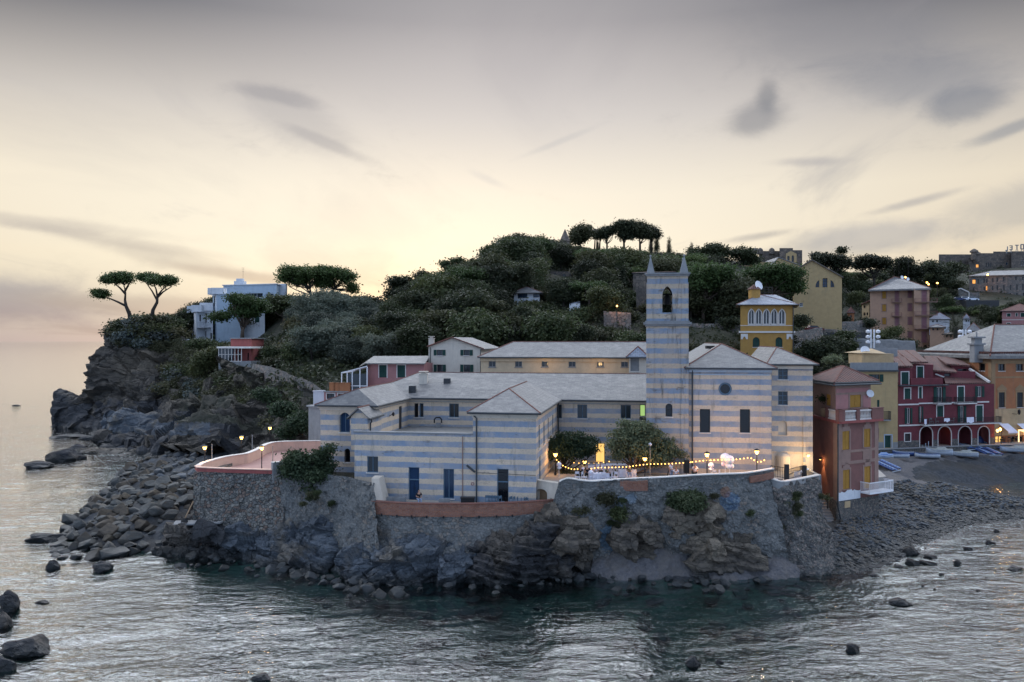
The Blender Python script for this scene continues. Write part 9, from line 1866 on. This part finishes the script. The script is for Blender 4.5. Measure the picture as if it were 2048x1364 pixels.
for i in range(11):
    s = wB.L*(.28+.055*i if i < 5 else .30+.055*i+.10); q = wB.pt(min(s,wB.L*.93), 5.42, 1.3); chair((q.x,q.y,5.42), .2*i, 'window_frame_blue', 'blue-grey metal chair against the foot of the front wing', 'metal chairs on the lower terrace')
c = wA.pt(wA.L-.2,5.42,.8); mb = MB(); mb.box(c.x-.7,c.x+.5,c.y-.3,c.y+.3,5.42,6.0); mb.box(c.x-.75,c.x+.55,c.y-.35,c.y+.35,6.0,6.06); mb.build('planter_box', M['iron'], loc=(c.x,c.y,5.42), label='low dark planter box between the window and the open doorway', cat='planter')
for i, s in enumerate((.30,.44,.80)): c = wA.pt(wA.L*s+(.8 if i == 0 else 0),5.42,1.6); mb = MB(); mb.box(c.x-.5,c.x+.5,c.y-.2,c.y+.2,5.42,5.95); mb.box(c.x-.45,c.x+.45,c.y-.15,c.y+.15,5.95,6.02); mb.build('bench_block', M['concrete'], loc=(c.x,c.y,5.42), label=['grey concrete bench left of the sitting person','grey concrete bench right of the sitting person','grey concrete bench below the tall blue window'][i], cat='bench')
s_, z_ = wA.uv(*z2(1308,1165)); mb = MB(); c = [wA.pt(s_+.13*math.cos(i*.52), z_+.13*math.sin(i*.52), .04) for i in range(12)]; mb.tube(c+[c[0]], .03, 5); mb.build('wall_plaque', M['mauve_shutter'], cv_)
t_ = thing('ramp_railing', 'black metal railings and a folded white panel on the ramp beside the annex', 'railing', tuple(P(*zq(1400,600),72)))
def rline(x0,y0,Y0,x1,y1,Y1,h,n):
    a = P(*zq(x0,y0),Y0); b = P(*zq(x1,y1),Y1); mb = MB(); mb.tube([a+Vector((0,0,h)), b+Vector((0,0,h))], .03, 5); mb.tube([a+Vector((0,0,.1)), b+Vector((0,0,.1))], .02, 5)
    for i in range(n+1): q = a+(b-a)*i/n; mb.tube([q, q+Vector((0,0,h))], .018, 4)
    mb.build('rail', M['iron'], t_)
rline(1215,560,73,1395,590,72,1.0,9); rline(1430,600,72,1640,540,75.5,.95,16); rline(1430,545,74,1650,470,77,.05,2)
a = P(*zq(1405,600),71.8); mb = MB(); mb.box(a.x-.2,a.x+.2,a.y-.1,a.y+.1,a.z,a.z+1.4); mb.build('gate_post', M['iron'], t_); a = P(*zq(1620,560),75); mb = MB(); mb.box(a.x-.22,a.x+.18,a.y-.1,a.y+.1,a.z-.1,a.z+1.0); mb.build('gate_post', M['iron'], t_)
mb = MB(); a = P(*zq(1500,545),74); b = P(*zq(1600,545),75.5)
for i in range(7): q = a+(b-a)*i/6; mb.box(q.x-.05,q.x+.05,q.y-.02,q.y+.02,q.z-.35,q.z+.35)
mb.build('white_slats', M['white_paint'], t_); mb = MB(); a = P(*zq(1575,505),75); mb.beam(a, P(*zq(1655,465),76.5), .35, .06); mb.build('white_panel', M['white_paint'], t_)
for i, x in enumerate((1230,1285,1345)): c = P(*zq(x,610),71.8+.0*i); mb = MB(); mb.lathe((c.x,c.y+.5,6.87), [(.22,0),(.28,.5),(.28,.62),(.2,.62)], 10); mb.build('planter', M[['concrete','cloth_white','concrete'][i]], loc=(c.x,c.y+.5,6.87), label=['grey pot at the ramp head by the church corner','white pot on the ramp, middle of three','grey pot on the ramp next to the gate post'][i], cat='pot')
def hull(L, Wd, D, n=14, m=7):
    V = []; 
    for i in range(n+1):
        t = i/n; wd = Wd/2*(1-abs(2*t-1)**2.6*(1 if t > .5 else .35)) if t < 1 else .02; x = -L/2+L*t; sheer = D+.22*D*(2*t-1)**2+(.18*D if t > .8 else 0)*(t-.8)*5; kz = .05+.35*D*max(0,t-.72)**1.5*4
        for j in range(m+1): a = (j/m-.5)*math.pi; V.append((x, wd*math.sin(a), max(kz, sheer-(sheer-kz)*math.cos(a)**.6)))
    Fc = [(i*(m+1)+j, (i+1)*(m+1)+j, (i+1)*(m+1)+j+1, i*(m+1)+j+1) for i in range(n) for j in range(m)]; return V, Fc, n, m
def boat(x, y, L, Wd, D, ang, hullm, label, cover=None, z=None, tilt=0.0, stripe=None):
    u, v = qB(x, y); p = G(u, v, 2.55); zz9 = gz(p.x,p.y); p = G(u, v, zz9); t = thing('covered_boat' if cover else 'rowing_boat', label, 'boat', (p.x,p.y,zz9-.02), 'boats pulled up on the beach', ang); t.rotation_euler = (tilt,0,ang); t.scale = (.66,.72,.8)
    V, Fc, n, m = hull(L, Wd, D)
    def loc(mb, nm, mt, sm=False): o = mb.build(nm, M[mt], None, loc=(0,0,0), smooth=sm); o.parent = t; o.location = (0,0,0); return o
    mb = MB(); mb.add(V, Fc); ho = loc(mb, 'hull', hullm, True); md = ho.modifiers.new('s','SOLIDIFY'); md.thickness = .05
    mb = MB(); ring = [V[i*(m+1)] for i in range(n+1)]+[V[i*(m+1)+m] for i in range(n,-1,-1)]; mb.tube([Vector(q)+Vector((0,0,.01)) for q in ring], .045, 5); loc(mb, 'gunwale', 'boat_blue' if hullm == 'boat_white' else 'boat_white')
    mb = MB(); tw2 = [V[j] for j in range(m+1)]; mb.poly(*tw2); loc(mb, 'transom', hullm)
    if cover:
        mb = MB(); A_ = []
        for i in range(n+1):
            a, b = V[i*(m+1)], V[i*(m+1)+m]; top = .30*math.sin(math.pi*min(1,.15+i/n*.85))+(.25 if 3 < i < 9 else 0)
            A_.append([(a[0],a[1]*1.06,a[2]-.15),(a[0],a[1]*1.02,a[2]+.05),(a[0],a[1]*.5,a[2]+top*.8),(a[0],0,a[2]+top),(a[0],b[1]*.5,b[2]+top*.8),(a[0],b[1]*1.02,b[2]+.05),(a[0],b[1]*1.06,b[2]-.15)])
        for i in range(n):
            for j in range(6): mb.poly(A_[i][j],A_[i+1][j],A_[i+1][j+1],A_[i][j+1])
        loc(mb, 'cover', cover, True)
    else:
        for k in (.3,.5,.7): i = int(n*k); a, b = V[i*(m+1)], V[i*(m+1)+m]; mb = MB(); mb.box(a[0]-.12,a[0]+.12,a[1]*.95,b[1]*.95,a[2]-.14,a[2]-.10); loc(mb, 'thwart', 'wood')
    return t
boat(280,480,4.2,1.5,.6,R(170),'boat_white','small boat with a blue striped cover, half hidden by the rose house','blue_stripe')
boat(450,470,5.2,1.7,.65,R(166),'boat_white','white rowing boat on the beach, first right of the rose house')
boat(540,440,4.4,1.5,.6,R(150),'boat_blue','dark blue boat behind the first white rowing boat')
boat(840,470,5.0,1.6,.65,R(162),'boat_white','white and blue rowing boat in the middle of the beach, under the second arch')
boat(990,435,5.4,2.2,.95,R(152),'boat_white','tall boat under a baggy pale tarpaulin',  'tarp')
boat(1300,455,5.6,2.1,.7,R(155),'boat_white','boat with a grey-green tarpaulin right of the baggy covered one', 'tarp')
boat(1960,400,7.0,2.4,.8,R(165),'boat_white','long pale boat at the right edge beside the lit pergola', 'tarp')
def sunbeds(x0, y0, x1, y1, label, n=7):
    a = G(*qB(x0,y0), 2.7); b = G(*qB(x1,y1), 2.5); a.z = gz(a.x,a.y); b.z = gz(b.x,b.y); t = thing('sunbed_stack', label, 'sunbeds', tuple(a), 'blue striped sunbeds stacked on the beach')
    d_ = (b-a); L = d_.length; d_.normalize(); s_ = Vector((d_.y,-d_.x,0)).normalized()
    for i in range(n):
        mb = MB(); o_ = s_*(-1.2+.42*i)*-1; h0 = .35+.12*math.sin(i*1.7); p0 = a+o_; p1 = b+o_*1.0
        mb.beam(p0+Vector((0,0,h0+.25)), p1+Vector((0,0,h0)), .36, .10); mb.build('sunbed', M['blue_stripe'] if i%2 else M['boat_blue'], t)
    mb = MB(); mb.beam(a-s_*1.2+Vector((0,0,.12)), a+s_*1.4+Vector((0,0,.12)), .1); mb.beam(b-s_*1.2+Vector((0,0,.12)), b+s_*1.4+Vector((0,0,.12)), .1); mb.build('support', M['boat_white'], t)
sunbeds(230,560,460,605,'blue striped sunbeds heaped lowest on the beach beside the rose house'); sunbeds(1280,370,1450,420,'blue striped sunbeds behind the tarpaulin boat'); sunbeds(1450,380,1670,450,'blue striped sunbeds right of the tarpaulin boat, in front'); sunbeds(1570,350,1840,410,'blue striped sunbeds near the restaurant end of the beach',9)
c = G(*qB(770,385),3.0); t_ = thing('oar_rack', 'upright stand of poles and boards behind the middle rowing boat', 'rack', (c.x,c.y,2.6)); mb = MB()
for i in range(6): mb.box(c.x-1.2+.45*i-.04, c.x-1.2+.45*i+.04, c.y-.05, c.y+.05, 2.6, 3.9+.3*(i%3))
mb.build('boards', M['boat_white'], t_); mb = MB(); mb.beam((c.x-1.4,c.y+.08,3.3),(c.x+1.3,c.y+.08,3.3), .06); mb.build('rail', M['iron'], t_)
for i in range(12):
    c = G(*qB(1700+rt.uniform(0,260), 262+rt.uniform(-14,22)), 3.7); chair((c.x,c.y,3.68), rt.uniform(0,6), 'iron', 'dark chair among the restaurant seats on the promenade', 'restaurant chairs on the promenade')
for i in range(4):
    c = G(*qB(1740+70*i, 270), 3.7); person((c.x,c.y,3.74), i*1.9, 'sit', 'shirt_black' if i%2 else 'jeans', 'shirt_black', ['seated restaurant guest in black, leftmost on the promenade','seated restaurant guest in blue, second from the left on the promenade','seated restaurant guest in black, third on the promenade','seated restaurant guest nearest the lit pergola'][i])
c = G(*qB(1490,275),3.7); t_ = MB(); t_.lathe((c.x,c.y,3.68), [(.7,0),(.6,.5),(.2,1.0)], 8); t_.build('covered_pile', M['boat_blue'], loc=(c.x,c.y,3.68), label='blue tarpaulin-covered pile at the last arch of the maroon house', cat='tarpaulin')
